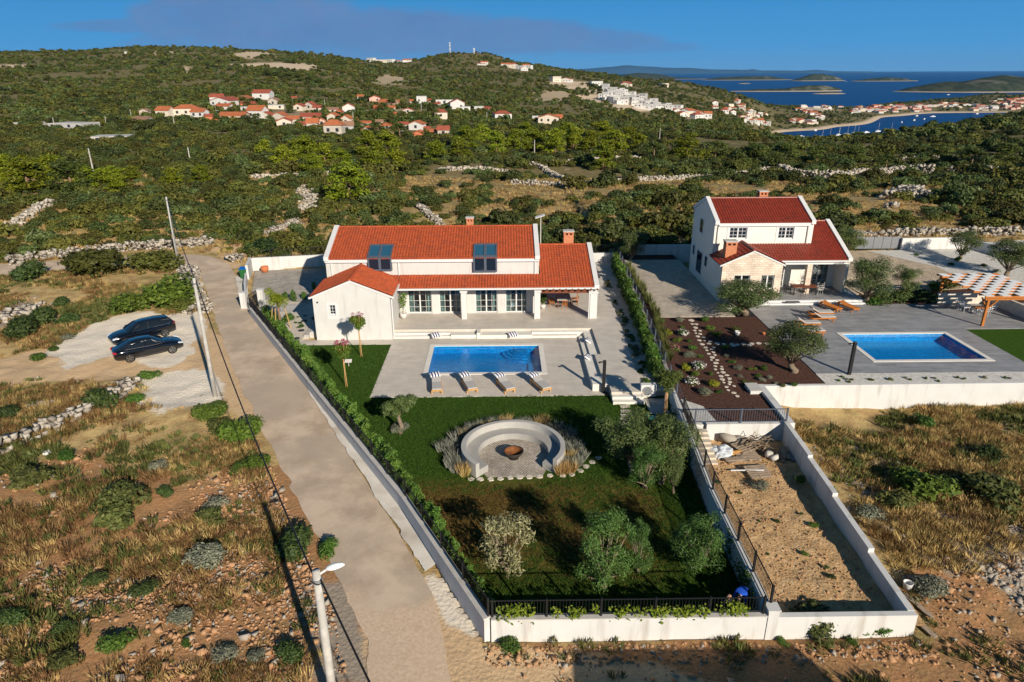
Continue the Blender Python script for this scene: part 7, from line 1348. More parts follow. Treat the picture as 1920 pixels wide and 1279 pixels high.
# ---- hedges
def hedge_mesh(seed, n=900, h=1.6, mat=L_HEDGE):
 r2 = np.random.default_rng(seed); bl_ = []
 for k in range(13): z_ = h * r2.uniform(.12, .92); q = .34 * (1 - .55 * z_ / h); a = r2.uniform(0, 6.28); bl_.append((q * cos(a), q * sin(a), z_, .26 * (1.15 - .5 * z_ / h), .26 * (1.15 - .5 * z_ / h), .24))
 return crown('foliage', bl_, n, .085, mat, r2, .34, .35, .35, .5)
HG = [hedge_mesh(500 + i) for i in range(5)]; HD = [hedge_mesh(520 + i, 800, 1.6, L_GREEN) for i in range(3)]
for i, (x, y_) in enumerate(along([(-21.0, 56.9), (-11.15, 40.1), (-4.35, 28.6), (-3.1, 26.2)], 66)):
 s = rr.uniform(.75, 1.05) * (1 if y_ > 34 else .9); bush(rr.choice(HG), (x + rr.uniform(-.12, .12), y_ + rr.uniform(-.12, .12), -.05), s, rr.uniform(0, 6), 'bushy green hedge plant inside the wall beside the lane', 'hedge', 'hedge plants along the lane wall', 'hedge_plant', s * rr.uniform(.72, 1.05))
for i, (x, y_) in enumerate(along([(-2.9, 25.9), (-.6, 21.2)], 11)): s = rr.uniform(.35, .5); bush(rr.choice(HG), (x, y_, -.05), s, rr.uniform(0, 6), 'young thin hedge plant near the front corner of the lane wall', 'hedge', 'young hedge plants at the front corner', 'hedge_plant', s * 1.4)
for i, (x, y_) in enumerate(along([(10.25, 41.8), (11.15, 54), (11.95, 71.5)], 60)):
 s = rr.uniform(.85, 1.15); bush(rr.choice(HG[:3] + HD), (x + rr.uniform(-.1, .15), y_, .35), s, rr.uniform(0, 6), 'tall green hedge plant between terrace strip and mesh fence', 'hedge', 'hedge plants along the mesh fence', 'hedge_plant', s * rr.uniform(.85, 1.1))
for i in range(44):
 y_ = rr.uniform(41, 66); x = 9.25 + (y_ - 40) * .030 + rr.uniform(.0, .55); m_ = rr.choice((DS, DW, DG, DS, DO)); bush(m_[i % 2], (x, y_, .38), rr.uniform(.18, .42), rr.uniform(0, 6), 'low plant in the pebble strip beside the terrace', 'plant', 'low plants in the pebble strip', 'low_plant', rr.uniform(.12, .3))
MG = tuft_mesh('grass', L_WEED, 530, 90, .8, .4, .02, .35)
for i, (x, y_) in enumerate(along([(11.3, 43.5), (12.55, 54), (12.7, 68)], 26)): bush(MG, (x + rr.uniform(-.08, .1), y_, G2), rr.uniform(.8, 1.2), rr.uniform(0, 6), 'wispy grassy plant along the neighbour side of the mesh fence', 'plant', 'wispy plants along the mesh fence', 'wispy_plant')
def leaf_mass(pts, size, mat, name, label, cat, seed, asp=.7):
 c = np.array(pts); r2 = np.random.default_rng(seed); nr = unit(len(c), r2) * .7 + np.array([0, -.5, .6]); nr /= np.linalg.norm(nr, axis=1)[:, None]; o_ = link(name, cards(name, c - c.mean(0) * np.array([1, 1, 0]), nr, size * asp * r2.uniform(.6, 1.3, len(c)), size * r2.uniform(.6, 1.3, len(c)), mat, r2), mat, loc=(c[:, 0].mean(), c[:, 1].mean(), 0)); return tag(o_, label, cat)
r2 = np.random.default_rng(61); x = r2.uniform(-.4, 9.5, 2300); dn_ = fbm(x, x * 0, 62, 3, 1.4); k = dn_ > -.30 + .75 * r2.random(len(x)); x = x[k]; zz = 1.06 + (.50 + .45 * fbm(x, x * 0, 63, 3, 1.1)) * r2.random(len(x)) ** .8; out = r2.random(len(x)); zz = np.where(out > .9, zz - .30 * r2.random(len(x)), zz); yy = 19.92 + r2.normal(size=len(x)) * .10 - np.where(out > .9, .10, 0)
leaf_mass(np.column_stack([x, yy, zz]), .075, L_VINE, 'vine', 'bright green vine trailing along the front fence', 'vine', 1)
pts_ = []
for i in range(60):
 y0 = r2.uniform(20.6, 39); h0 = r2.uniform(.3, 1.15); n_ = r2.integers(12, 46); pts_.append(np.column_stack([9.72 + (y0 - 20) * .036 - r2.random(n_) * .10 - .02 + np.zeros(n_), y0 + r2.normal(size=n_) * .28, np.clip(h0 * r2.random(n_) ** .7 * 1.1, .02, 1.25)]))
leaf_mass(np.concatenate(pts_), .055, L_GREEN, 'ivy', 'young ivy climbing the shaded retaining wall', 'ivy', 2)
FPX, FPY = .42, 33.05; LV = [tuft_mesh('lavender', L_LAV, 540 + i, 170, .62, .6, .018, .75) for i in range(3)]; FG = [tuft_mesh('grass', L_STRAW, 550 + i, 150, .85, .35, .014, .5) for i in range(3)]
for i in range(62):
 a = radians(-38 + 256 * i / 61) ; R = rr.uniform(3.1, 3.9) + .25 * (sin(a) > .2); x, y_ = FPX + R * cos(a), FPY + R * sin(a) * .95
 g = rr.random() < .08 or (i < 3) or (i > 59); bush(rr.choice(FG if g else LV), (x, y_, -.05), rr.uniform(.8, 1.25), rr.uniform(0, 6), 'tuft of feathery straw coloured grass behind the curved fire pit seat' if g else 'grey lavender clump behind the curved fire pit seat', 'grass' if g else 'lavender', 'feather grasses round the fire pit' if g else 'lavender clumps round the fire pit', 'ornamental_grass' if g else 'lavender')
def z6(x, y_): return 1180 + x * .1875, 580 + y_ * .1875
GP = [(320, 130, 70, DG, 'loose green plant at the top left of the mulch bed'), (490, 128, 80, DS, 'pale yellow flowering shrub at the top of the mulch bed'), (755, 125, 90, DG, 'dense dark green round shrub at the head of the stone path'), (385, 250, 78, 'Y', 'bright yellow green ball shrub in the upper left of the mulch bed'), (530, 190, 44, DG, 'tiny green shrub left of the path top'), (535, 262, 95, 'W', 'white flowering shrub left of the upper path'), (480, 325, 75, DB, 'small green shrub below the yellow ball'), (597, 328, 52, DG, 'tiny green shrub under the upper white flowers'), (445, 408, 95, 'P', 'pink flowering shrub in the left of the bed'), (630, 405, 80, DG, 'round mid green shrub beside the path'), (600, 480, 100, DS, 'thin grey shrub in the middle left'), (705, 482, 54, DG, 'small green ball by the path bend'), (555, 600, 88, 'Y', 'yellow green ball shrub in the middle of the bed'), (690, 590, 110, 'W', 'white flowering shrub beside the middle yellow ball'), (655, 665, 90, DB, 'flat green shrub below the middle white flowers'), (810, 660, 60, DG, 'small green shrub above the big yellow one'), (620, 745, 110, 'W', 'large white flowering shrub in the lower left'), (832, 765, 100, 'Y', 'largest bright yellow shrub beside the path'), (740, 850, 120, DS, 'grey green sage shrub low in the bed'), (905, 838, 56, DG, 'small green ball at the lower path'),
      (820, 215, 80, DB, 'loose green shrub right of the upper path'), (875, 265, 80, DB, 'yellowish shrub below the loose green one'), (1080, 225, 90, DW, 'potted spiky plant in the upper right of the bed'), (960, 395, 70, DB, 'leafy upright plant at the side path'), (965, 480, 50, DS, 'grey tuft below the side path'), (1030, 540, 60, DG, 'green ball right of the path'), (1085, 600, 80, DS, 'grey lavender clump right of the path'), (1200, 605, 46, DB, 'small upright shrub right of the lavender'), (1250, 605, 44, DB, 'small upright twin shrub'), (1345, 608, 76, DG, 'green shrub under the big olive'), (1280, 675, 60, DG, 'small green shrub in the lower right of the bed'), (1305, 715, 60, DS, 'grey tuft in the lower right'), (1110, 680, 50, DS, 'reddish grey tuft right of the lower path'), (1155, 740, 46, DB, 'yellowish tuft near the white block'), (1225, 760, 60, DB, 'upright yellow green plant near the white block'), (1645, 770, 66, DG, 'green shrub before the neighbour wall'), (1530, 770, 60, DW, 'dull shrub before the neighbour wall'), (1400, 690, 50, DS, 'dry tuft below the big olive'), (1345, 720, 40, DS, 'grey tuft pair below the big olive'), (1470, 750, 40, DS, 'dry tuft along the neighbour wall')]
YB = dense(L_YEL, 360, 1000, .09, .95)
for x, y_, w_, ml, lb in GP:
 u, v = z6(x, y_); p_ = P(u, v, G2); t_ = (p_ - Vector((0, 0, H))).dot(Fv); s = w_ * .1875 * t_ / F / 2 * 1.5; base_ = YB if ml == 'Y' else DG if ml in ('W', 'P') else ml
 o_ = bush(rr.choice(base_), p_, s, rr.uniform(0, 6), lb, 'shrub', None, 'shrub', s * .95)
 if ml in ('W', 'P'): fm = L_WHITE if ml == 'W' else L_PINK; f_ = crown('flowers', [(0, 0, .45, .85, .85, .5)], 110, .10, fm, np.random.default_rng(int(x)), .8, .7, .95); link('flowers', f_, fm, o_)
for i, (x, y_) in enumerate(((640, 1165), (662, 1170), (800, 1165), (925, 1150), (965, 1165), (395, 1175), (420, 1145), (1345, 1150), (1395, 1160), (1555, 1150), (1720, 1150), (1755, 1158), (480, 1185), (500, 1165), (1090, 1155), (1160, 1155), (1190, 1180), (455, 1165))):
 u, v = 1480 + x * .2345, 440 + y_ * .2345; p_ = P(u, v, G2); w_ = 13 if i in (2, 9) else 10; t_ = (p_ - Vector((0, 0, H))).dot(Fv); s = w_ * t_ / F / 2; bush(rr.choice(DG + DS + DW), p_, s, rr.uniform(0, 6), 'small plant in the white gravel strip along the neighbour wall', 'plant', 'plants in the white gravel strip', 'low_plant', s)
tree_px(OG[3], 1488, 698, 610, 'spreading multi stemmed olive tree at the edge of the grey deck', G2, 128, 1.5, rz=1); tree_px(OG[4], 1396, 588, 522, 'olive tree in front of the stone gable', G2, 142, 1.5, rz=2); tree_px(OG[2], 1628, 572, 488, 'olive tree beside the neighbour porch', G2, 100, 1.5, rz=.3); tree_px(OG[0], 1690, 560, 500, 'smaller olive tree in the shrub bed right of the porch', G2, 60, 1.5, rz=4)
tree_px(OG[1], 1182, 487, 434, 'olive tree at the back of the paved drive', G2, 60, 1.5, rz=1); tree_px(OG[3], 1800, 487, 432, 'thin olive tree against the sunlit back wall', G2, 64, 1.5, rz=3); tree_px(OG[4], 1885, 520, 450, 'olive tree in the white gravel bed near the right edge', G2, 90, 1.5, rz=5); tree_px(OG[2], 1590, 476, 430, 'dark olive tree behind the neighbour house gable', G2, 70, 1.5, rz=2)
for u, v, w_, ml, lb in ((1655, 572, 60, DD, 'dark shrub below the porch olive'), (1700, 570, 60, DD, 'dark shrub in the middle of the shrub bed'), (1735, 568, 60, DD, 'dark shrub left of the low stone wall'), (1760, 548, 50, DG, 'green shrub behind the low stone wall'), (1790, 542, 50, DO, 'dull shrub under the pergola roof'), (1640, 575, 40, DG, 'bright low shrub by the deck edge'), (1798, 490, 20, DG, 'round green plant in the white gravel'), (1720, 480, 12, DG, 'small round plant by the back wall'), (1785, 498, 14, DD, 'dark tuft in the white gravel'), (1905, 560, 60, DD, 'dark shrub behind the pergola'), (1845, 500, 14, DW, 'spiky plant in the white gravel'), (1870, 512, 18, DS, 'pale plant below the white gravel olive')):
 p_ = P(u, v, G2); t_ = (p_ - Vector((0, 0, H))).dot(Fv); s = w_ * t_ / F / 2; bush(rr.choice(ml), p_ + Vector((0, s * .4, 0)), s, rr.uniform(0, 6), lb, 'shrub', None, 'shrub', s * .85)
SLAB = M('stepping_stone', (.66, .58, .48), .9, .25, 3, bump=.4, bscale=14)
def flag(u, v, wpx, z, label, group, seed, mat=None, rect=False):
 p_ = P(u, v, z); t_ = (p_ - Vector((0, 0, H))).dot(Fv); r = wpx * t_ / F / 2; r2 = random.Random(seed); n_ = 4 if rect else r2.randint(5, 7); a0 = r2.uniform(0, 6) if not rect else pi / 4
 pts = [(p_.x + r * (1.25 if rect else r2.uniform(.8, 1.15)) * cos(a0 + 2 * pi * k / n_) * (1.0 if not rect else 1.1), p_.y + r * (1.0 if rect else r2.uniform(.75, 1.1)) * sin(a0 + 2 * pi * k / n_) * (.8 if rect else 1)) for k in range(n_)]
 b_ = MB(); b_.prism(pts, z - .08, z + .03); return tag(b_.build('stepping_stone', mat or SLAB), label, 'stepping stone', group)
for i, (x, y_) in enumerate(((622, 560), (668, 560), (716, 560), (762, 557), (809, 553), (856, 551), (903, 550), (951, 548), (1000, 542), (1062, 543), (1105, 538), (1146, 519), (1175, 499), (1206, 478), (1234, 458))): flag(640 + .3908 * x, 680 + .3908 * y_, 14, -.02, 'pale stepping stone in the arc in front of the fire pit', 'stepping stones round the fire pit', i)
for i, (x, y_) in enumerate(((1362, 212), (1364, 234), (1364, 254), (1363, 273), (1362, 293))): flag(640 + .3908 * x, 680 + .3908 * y_, 19, -.02, 'rectangular pale slab in the row below the garden steps', 'slabs below the garden steps', i, None, True)
PS = [(620, 112, 75), (628, 148, 45), (668, 150, 45), (660, 185, 60), (655, 213, 45), (705, 215, 40), (665, 240, 34), (708, 247, 44), (685, 272, 52), (742, 280, 48), (700, 312, 50), (752, 315, 30), (810, 322, 46), (728, 352, 58), (795, 345, 56), (765, 383, 54), (845, 382, 40), (820, 402, 50), (775, 410, 40), (838, 430, 52), (793, 446, 44), (855, 458, 46), (828, 482, 66), (820, 508, 30), (875, 508, 44), (863, 537, 62), (858, 570, 46), (922, 575, 36), (860, 602, 38), (924, 600, 48), (885, 636, 32), (937, 632, 60), (975, 660, 50), (915, 670, 64), (998, 694, 56), (928, 702, 60), (943, 733, 40), (1003, 728, 56), (997, 750, 46), (973, 778, 58), (1047, 768, 40), (988, 810, 44), (1042, 836, 60), (1080, 870, 56)]
for i, (x, y_, w_) in enumerate(PS): flag(1180 + x * .1875, 580 + y_ * .1875, w_ * .165, G2, 'irregular pale flagstone in the path through the mulch bed', 'flagstones of the path through the mulch bed', 40 + i)
for i, (x, y_) in enumerate(((880, 345), (945, 350), (1025, 350), (1080, 355), (1140, 350), (1225, 343), (1295, 342), (1370, 342), (1040, 366), (1200, 360))): flag(1180 + x * .1875, 580 + y_ * .1875, 10.5, G2, 'pale flagstone in the side path towards the grey deck', 'flagstones of the side path', 120 + i)
# fire pit
fs = empty('curved_seat', (FPX, FPY, 0), 'white rendered horseshoe shaped seat round the fire bowl', 'bench')
def arc_block(r0, r1, z0, z1, a0, a1, n_=48, mb=None):
 b_ = mb or MB()
 ang = [a0 + (a1 - a0) * i / n_ for i in range(n_ + 1)]; k = len(b_.v)
 for a in ang: c_, s_ = cos(a), sin(a); b_.v += [(FPX + r0 * c_, FPY + r0 * s_, z0), (FPX + r1 * c_, FPY + r1 * s_, z0), (FPX + r1 * c_, FPY + r1 * s_, z1), (FPX + r0 * c_, FPY + r0 * s_, z1)]
 for i in range(n_):
  for j in range(4): b_.f.append([k + 4 * i + j, k + 4 * i + (j + 1) % 4, k + 4 * i + 4 + (j + 1) % 4, k + 4 * i + 4 + j][::-1])
 b_.f += [[k, k + 1, k + 2, k + 3], [k + 4 * n_ + 3, k + 4 * n_ + 2, k + 4 * n_ + 1, k + 4 * n_]]; b_.m = [0] * len(b_.f); return b_
a0, a1 = radians(-37), radians(226)
arc_block(2.62, 2.88, -.1, .80, a0, a1).build('backrest', M('grey_plaster', (.43, .41, .38), .9, .08, 1.5, bump=.12, bscale=50), fs); arc_block(1.96, 2.618, -.1, .38, a0, a1).build('seat', M('seat_plaster', (.36, .345, .32), .9, .1, 1.5), fs)
GCOB = tiles('fire_pit_cobble', (.40, .345, .285), (.62, .545, .46), .15, .12, (.24, .20, .16), .9, .15, .02, var=.3)
b_ = MB(); b_.prism([(FPX + 1.955 * cos(2 * pi * k / 40), FPY + 1.955 * sin(2 * pi * k / 40)) for k in range(40)] , -.2, .0); b_.prism([(FPX - 1.45, FPY - 1.98), (FPX + 1.5, FPY - 1.98), (FPX + 1.85, FPY - 1.1), (FPX - 1.85, FPY - 1.1)], -.2, -.004); tag(b_.build('cobble_floor', GCOB), 'round cobbled floor inside the fire pit seat', 'paving', kind='structure')
fb = empty('fire_bowl', (FPX + .02, FPY - .1, 0), 'round black iron fire bowl with rusty inside', 'fire bowl'); RUST = M('rust', (.10, .035, .014), .8, .35, 4, c2=(.30, .11, .03)); b_ = MB(); b_.lathe([(.02, .16), (.28, .2), (.46, .34), (.52, .46), (.56, .47), (.56, .44), (.5, .30), (.3, .12), (.02, .08)], (FPX + .02, FPY - .1, 0), 28); b_.build('bowl', M('dark_iron', (.045, .035, .03), .6, .3, 4), fb, smooth=True)
b_ = MB(); b_.lathe([(.01, .175), (.27, .215), (.44, .345), (.5, .44)], (FPX + .02, FPY - .1, 0), 28); b_.build('rusty_lining', RUST, fb, smooth=True); b_ = MB(); b_.lathe([(.30, 0), (.30, .14), (.24, .14), (.24, 0)], (FPX + .02, FPY - .1, 0), 20); b_.build('base', BLACK, fb)
for i, (x, y_) in enumerate(((565, 530), (585, 535), (1062, 498), (1085, 512), (1110, 512))): flag(640 + .3908 * x, 680 + .3908 * y_, 7, .02, 'rounded edging stone at the end of the fire pit seat', 'edging stones at the fire pit', 160 + i)
def stripes(name, c1, c2, f):
 m_, n_, l_, b_ = nodes_of(name); t = n_.new('ShaderNodeTexCoord'); w_ = n_.new('ShaderNodeTexWave'); w_.inputs['Scale'].default_value = f; l_.new(t.outputs['Object'], w_.inputs['Vector']); w_.bands_direction = 'X'; r_ = ramp(n_, None, c1, c2, .48, .52); l_.new(w_.outputs['Fac'], r_.inputs[0]); l_.new(r_.outputs[0], b_.inputs['Base Color']); b_.inputs['Roughness'].default_value = .95; return m_
STRIPE = stripes('striped_cloth', (.012, .02, .11), (.78, .77, .75), 1.55)
def cushion_mesh(w_, d_, h_):
 bm = bmesh.new(); bmesh.ops.create_cube(bm, size=1.0); bmesh.ops.subdivide_edges(bm, edges=bm.edges[:], cuts=4, use_grid_fill=True)
 for v_ in bm.verts: x, y_, z_ = v_.co * 2; e = (1 - abs(x) ** 4) * (1 - abs(y_) ** 4); v_.co = Vector((x * w_ / 2, y_ * d_ / 2, z_ * h_ / 2 * (.35 + .65 * e)))
 me_ = bpy.data.meshes.new('cushion'); bm.to_mesh(me_); bm.free(); me_.polygons.foreach_set('use_smooth', [True] * len(me_.polygons)); me_.materials.append(STRIPE); return me_
CM = cushion_mesh(.70, .50, .18)
def cushion(x, y_, z_, rz, label, tilt=0.0, group=None): o_ = bpy.data.objects.new('cushion', CM); col.objects.link(o_); o_.location = (x, y_, z_); o_.rotation_euler = (tilt, 0, rz); return tag(o_, label, 'cushion', group)
def make_lounger(wood, mat, pad, tilt=.0, back=.75):
 root = empty('sun_lounger', (0, 0, 0), 'x', 'sun lounger'); L, W = 1.95, .72; f = MB()
 for s_ in (-1, 1): f.bar((s_ * (W / 2 - .03), -L / 2, .33), (s_ * (W / 2 - .03), L / 2, .33), .05, .10)
 for y_ in (-L / 2 + .03, L / 2 - .03): f.bar((-W / 2 + .06, y_, .33), (W / 2 - .06, y_, .33), .05, .10)
 f.build('frame', wood, root, local=True)
 for sx_ in (-1, 1):
  for sy_ in (-1, 1): g_ = MB(); g_.box(sx_ * (W / 2 - .025) - .035, sy_ * (L / 2 - .22) - .035, 0, sx_ * (W / 2 - .025) + .035, sy_ * (L / 2 - .22) + .035, .30); g_.build('leg', wood, root, local=True)
 piv = L / 2 - back; s = MB(); k = 0; y_ = -L / 2 + .08
 while y_ < piv: s.box(-W / 2 + .07, y_, .345, W / 2 - .07, y_ + .055, .375); y_ += .085
 s.build('slats', wood, root, local=True); b_ = MB(); ca, sa = cos(tilt), sin(tilt)
 for i in range(int(back / .085)): q = i * .085; b_.add([(x, piv + (q + e) * ca - z_ * sa, .36 + (q + e) * sa + z_ * ca) for x in (-W / 2 + .07, W / 2 - .07) for e in (0, .055) for z_ in (0, .03)], [(0, 1, 3, 2), (4, 6, 7, 5), (0, 4, 5, 1), (2, 3, 7, 6), (0, 2, 6, 4), (1, 5, 7, 3)])
 for x in (-W / 2 + .09, W / 2 - .09): b_.bar((x, piv, .375), (x, piv + back * ca, .375 + back * sa), .04, .04)
 b_.build('backrest', wood, root, local=True)
 if pad:
  c = MB(); prof = [(-L / 2 + .02, .39), (piv, .39), (piv + back * ca, .39 + back * sa)]; th = .09
  for (ya, za), (yb, zb) in zip(prof[:-1], prof[1:]): c.add([(-W / 2 + .04, ya, za), (W / 2 - .04, ya, za), (W / 2 - .04, yb, zb), (-W / 2 + .04, yb, zb), (-W / 2 + .04, ya, za + th), (W / 2 - .04, ya, za + th), (W / 2 - .04, yb, zb + th), (-W / 2 + .04, yb, zb + th)], [(3, 2, 1, 0), (4, 5, 6, 7), (0, 1, 5, 4), (1, 2, 6, 5), (2, 3, 7, 6), (3, 0, 4, 7)])
  c.build('mattress', pad, root, local=True, bevel=.02)
 return root
PINEW = M('light_pine', (.56, .30, .10), .6, .2, 5)
LG1 = make_lounger(PINEW, None, CUSH, .22)
NM = ('first', 'second', 'third', 'fourth')
for i, ((u0, v0), (u1, v1), hd) in enumerate((((807, 740.5), (832, 737.5), 6), ((874, 739.5), (897, 735), 17), ((945, 740), (967, 735), 22), ((1013, 739), (1034, 734), 24))):
 a_, b_ = P(u0, v0), P(u1, v1); md = (a_ + b_) / 2; rz = radians(hd); o = LG1 if i == 0 else copy_tree(LG1); d = Vector((-sin(rz), cos(rz), 0)); o.location = (md.x + d.x * .78, md.y + d.y * .78, 0); o.rotation_euler = (0, 0, rz)
 o['label'] = '%s pine lounger with pale mattress from the left in the row by the smaller pool' % NM[i]; hp = Vector(o.location) + d * .86 + Vector((-.10 * cos(rz), -.10 * sin(rz), 0)); cushion(hp.x, hp.y, .71, rz + .25, 'striped cushion on the %s lounger from the left by the smaller pool' % NM[i], .25)
for u, v, z_, rz, lb in ((817, 628, .42, .5, 'striped cushion on the seat beside the wide terrace steps'), (962, 627, .42, .5, 'striped cushion in the middle of the long terrace seat'), (1104, 638, .42, 1.2, 'striped cushion on the upper right hand seat of the deck'), (1103, 669, .42, 1.2, 'striped cushion on the lower right hand seat of the deck')): p_ = P(u, v, z_); cushion(p_.x, p_.y, z_, rz, lb, .5)
LG2 = make_lounger(WOODO, None, None, .18)
LG3 = make_lounger(WOODO, None, CUSH, .55)
T2 = (('wood', 1556, 580, 22, 'bare orange wood lounger on the grey deck left of its twin'), ('wood', 1589, 580, 18, 'bare orange wood lounger right of the small wooden table'), ('pad', 1537, 593, 92, 'cushioned lounger farthest back in the facing row'), ('pad', 1541, 602, 92, 'cushioned lounger with raised back in front of the farthest one'), ('pad', 1512, 613, 90, 'cushioned lounger nearest the spreading olive'), ('pad', 1520, 628, 92, 'cushioned lounger partly hidden behind the spreading olive'))
done = set()
for kind, u, v, hd, lb in T2:
 src = LG2 if kind == 'wood' else LG3; o = src if kind not in done else copy_tree(src); done.add(kind); p_ = P(u, v, G2 + .05); o.location = (p_.x, p_.y, G2 + .05); o.rotation_euler = (0, 0, radians(hd)); o['label'] = lb
def table(name, x, y_, z_, w_, d_, h_, top, leg, label, rz=0, cat='table', th=.05):
 root = empty(name, (x, y_, z_), label, cat); root.rotation_euler = (0, 0, rz); c = MB(); c.box(-w_ / 2, -d_ / 2, h_ - th, w_ / 2, d_ / 2, h_); c.build('table_top', top, root, local=True)
 for sx_ in (-1, 1):
  for sy_ in (-1, 1): c = MB(); c.box(sx_ * (w_ / 2 - .08) - .035, sy_ * (d_ / 2 - .08) - .035, 0, sx_ * (w_ / 2 - .08) + .035, sy_ * (d_ / 2 - .08) + .035, h_ - th - .002); c.build('leg', leg, root, local=True)
 return root
def chair(x, y_, z_, rz, mat, label, group=None, seatm=None, arms=False):
 root = empty('chair', (x, y_, z_), label, 'chair', group); root.rotation_euler = (0, 0, rz); c = MB(); c.box(-.23, -.23, .42, .23, .23, .46); c.build('seat', seatm or mat, root, local=True); c = MB()
 for k in range(4): c.bar((-.2 + .133 * k, .24, .46), (-.2 + .133 * k, .30, .86), .035, .02)
 c.bar((-.22, .30, .86), (.22, .30, .86), .04, .06); c.build('backrest', mat, root, local=True)
 if arms:
  for s_ in (-1, 1): c = MB(); c.bar((s_ * .25, -.22, .65), (s_ * .25, .28, .67), .05, .03); c.bar((s_ * .25, -.2, .44), (s_ * .25, -.2, .65), .035, .035); c.build('armrest', mat, root, local=True)
 for sx_ in (-1, 1):
  for sy_ in (-1, 1): c = MB(); c.tube([(sx_ * .21, sy_ * .21, 0), (sx_ * .20, sy_ * .2, .42)], .018, 6); c.build('leg', mat, root, local=True)
 return root
tp = P(1056, 579, .5); table('dining_table', tp.x + .1, tp.y + 1.3, .5, 1.25, 2.3, .76, CONC, WOODD, 'grey topped dining table under the villa porch', 0)
for i, (dx, dy, rz, lb) in enumerate(((-.95, .6, pi / 2, 'brown chair left front at the porch dining table'), (-.95, 1.4, pi / 2, 'brown chair left rear at the porch dining table'), (1.1, .7, -pi / 2, 'brown chair right front at the porch dining table'), (1.1, 1.6, -pi / 2, 'brown chair right rear at the porch dining table'), (.1, -.05, pi, 'brown chair at the near end of the porch dining table'))): chair(tp.x + dx, tp.y + dy, .5, rz, WOODO, lb)
p_ = P(1505, 551, G2 + .36); table('dining_table', p_.x, p_.y, G2 + .36, 2.1, .9, .76, WOODD, BLACK, 'dark wood dining table on the neighbour terrace')
for dx, dy, rz, lb in ((-.4, -.75, pi, 'black metal chair in front of the terrace dining table'), (.35, .75, 0, 'dark chair behind the terrace dining table'), (-.7, .75, 0, 'grey chair at the back left of the terrace dining table'), (1.4, -.1, -pi / 2, 'pale chair at the right end of the terrace dining table'), (1.75, .6, -pi / 2 - .4, 'pale chair farther right of the terrace dining table'), (-1.4, 0, pi / 2, 'dark chair at the left end of the terrace dining table')): chair(p_.x + dx, p_.y + dy, G2 + .36, rz, BLACK if 'black' in lb or 'dark' in lb else CONC, lb, arms=True)
p_ = P(1570, 584, G2 + .05); table('side_table', p_.x, p_.y, G2 + .05, .45, .45, .32, WOODO, WOODO, 'small wooden side table between the two bare loungers', .3)
# pergola corner
pg = empty('pergola', (39.3, 52.8, G2), 'orange timber pergola with checkered white shade panels at the right edge', 'pergola'); gx0, gx1, gy0, gy1, gz0 = 37.3, 42.1, 49.75, 56.0, 3.38
for x, y_ in ((gx0 + .2, gy0 + .1), (gx1 - .2, gy0 + .1), (gx0 + .2, gy1 - .3), (gx1 - .2, gy1 - .3)):
 c = MB(); c.box(x - .09, y_ - .09, G2, x + .09, y_ + .09, gz0); c.build('post', WOODO, pg); c = MB(); c.bar((x, y_, gz0 - .75), (x + (.75 if x < 40 else -.75), y_, gz0 - .02), .09, .09); c.bar((x, y_, gz0 - .75), (x, y_ + (.75 if y_ < 52 else -.75), gz0 - .02), .09, .09); c.build('brace', WOODO, pg)
for y_ in (gy0 + .1, gy1 - .3): c = MB(); c.box(gx0 - .1, y_ - .08, gz0, gx1 + .1, y_ + .08, gz0 + .20); c.build('beam', WOODO, pg)
for i in range(10): y_ = gy0 - .05 + (gy1 - gy0) * i / 9; c = MB(); c.box(gx0 - .25, y_ - .05, gz0 + .202, gx1 + .25, y_ + .05, gz0 + .36); c.build('rafter', WOODO, pg)
for i in range(9):
 for j in range(8):
  if (i + j) % 2: continue
  ya, yb = gy0 - .05 + (gy1 - gy0) * i / 9, gy0 - .05 + (gy1 - gy0) * (i + 1) / 9; xa, xb = gx0 - .2 + (gx1 - gx0 + .4) * j / 8, gx0 - .2 + (gx1 - gx0 + .4) * (j + 1) / 8; c = MB(); c.box(xa, ya - .06, gz0 + .364, xb, yb + .06, gz0 + .385); c.build('shade_panel', WHITEC, pg)
wall_poly('low_wall', [(37.2, 55.3), (41.6, 55.3)], .25, G2, G2 + 1.0, 'low stone wall lit through the pergola slats', STONEP, 1); wall_poly('low_wall', [(41.7, 55.5), (41.9, 52.3), (42.2, 49.0)], .25, G2, G2 + 1.05, 'shaded stone wall on the right side of the pergola', STONEP, 1)
p_ = P(1838, 588, G2 + .05); table('coffee_table', p_.x, p_.y + .2, G2 + .05, .9, .7, .5, WOODO, TRIM, 'small wood topped table under the pergola')
for dx, dy, rz, lb in ((-1.0, .3, pi / 2, 'white garden chair left of the pergola table'), (-.2, -.85, pi, 'white garden chair with slatted back turned to the deck'), (1.0, 0, -pi / 2, 'white garden chair right of the pergola table'), (-.9, 1.2, 0, 'white garden chair by the low stone wall')): chair(p_.x + dx, p_.y + .2 + dy, G2 + .05, rz, TRIM, lb, arms=True)
def shower(u, v, z_, vt, label): p_ = P(u, v, z_); zt = PY(u, vt, p_.y).z; root = empty('shower_post', p_, label, 'shower'); c = MB(); c.box(p_.x - .10, p_.y - .10, z_, p_.x + .10, p_.y + .10, zt); c.build('post', BLACK, root, bevel=.02); c = MB(); c.box(p_.x - .36, p_.y - .03, zt - .14, p_.x - .102, p_.y + .03, zt - .08); c.lathe([(0, 0), (.09, 0), (.09, .02), (0, .025)], (p_.x - .34, p_.y, zt - .165), 12); c.build('shower_head', BLACK, root); c = MB(); c.tube([(p_.x - .12, p_.y, z_ + .9), (p_.x - .17, p_.y, z_ + .9)], .03, 8); c.build('tap', BLACK, root)
shower(1131, 736, 0, 676, 'black shower post beside the steps of the smaller pool'); shower(1592, 702, G2 + .05, 641, 'black shower post beside the larger pool')
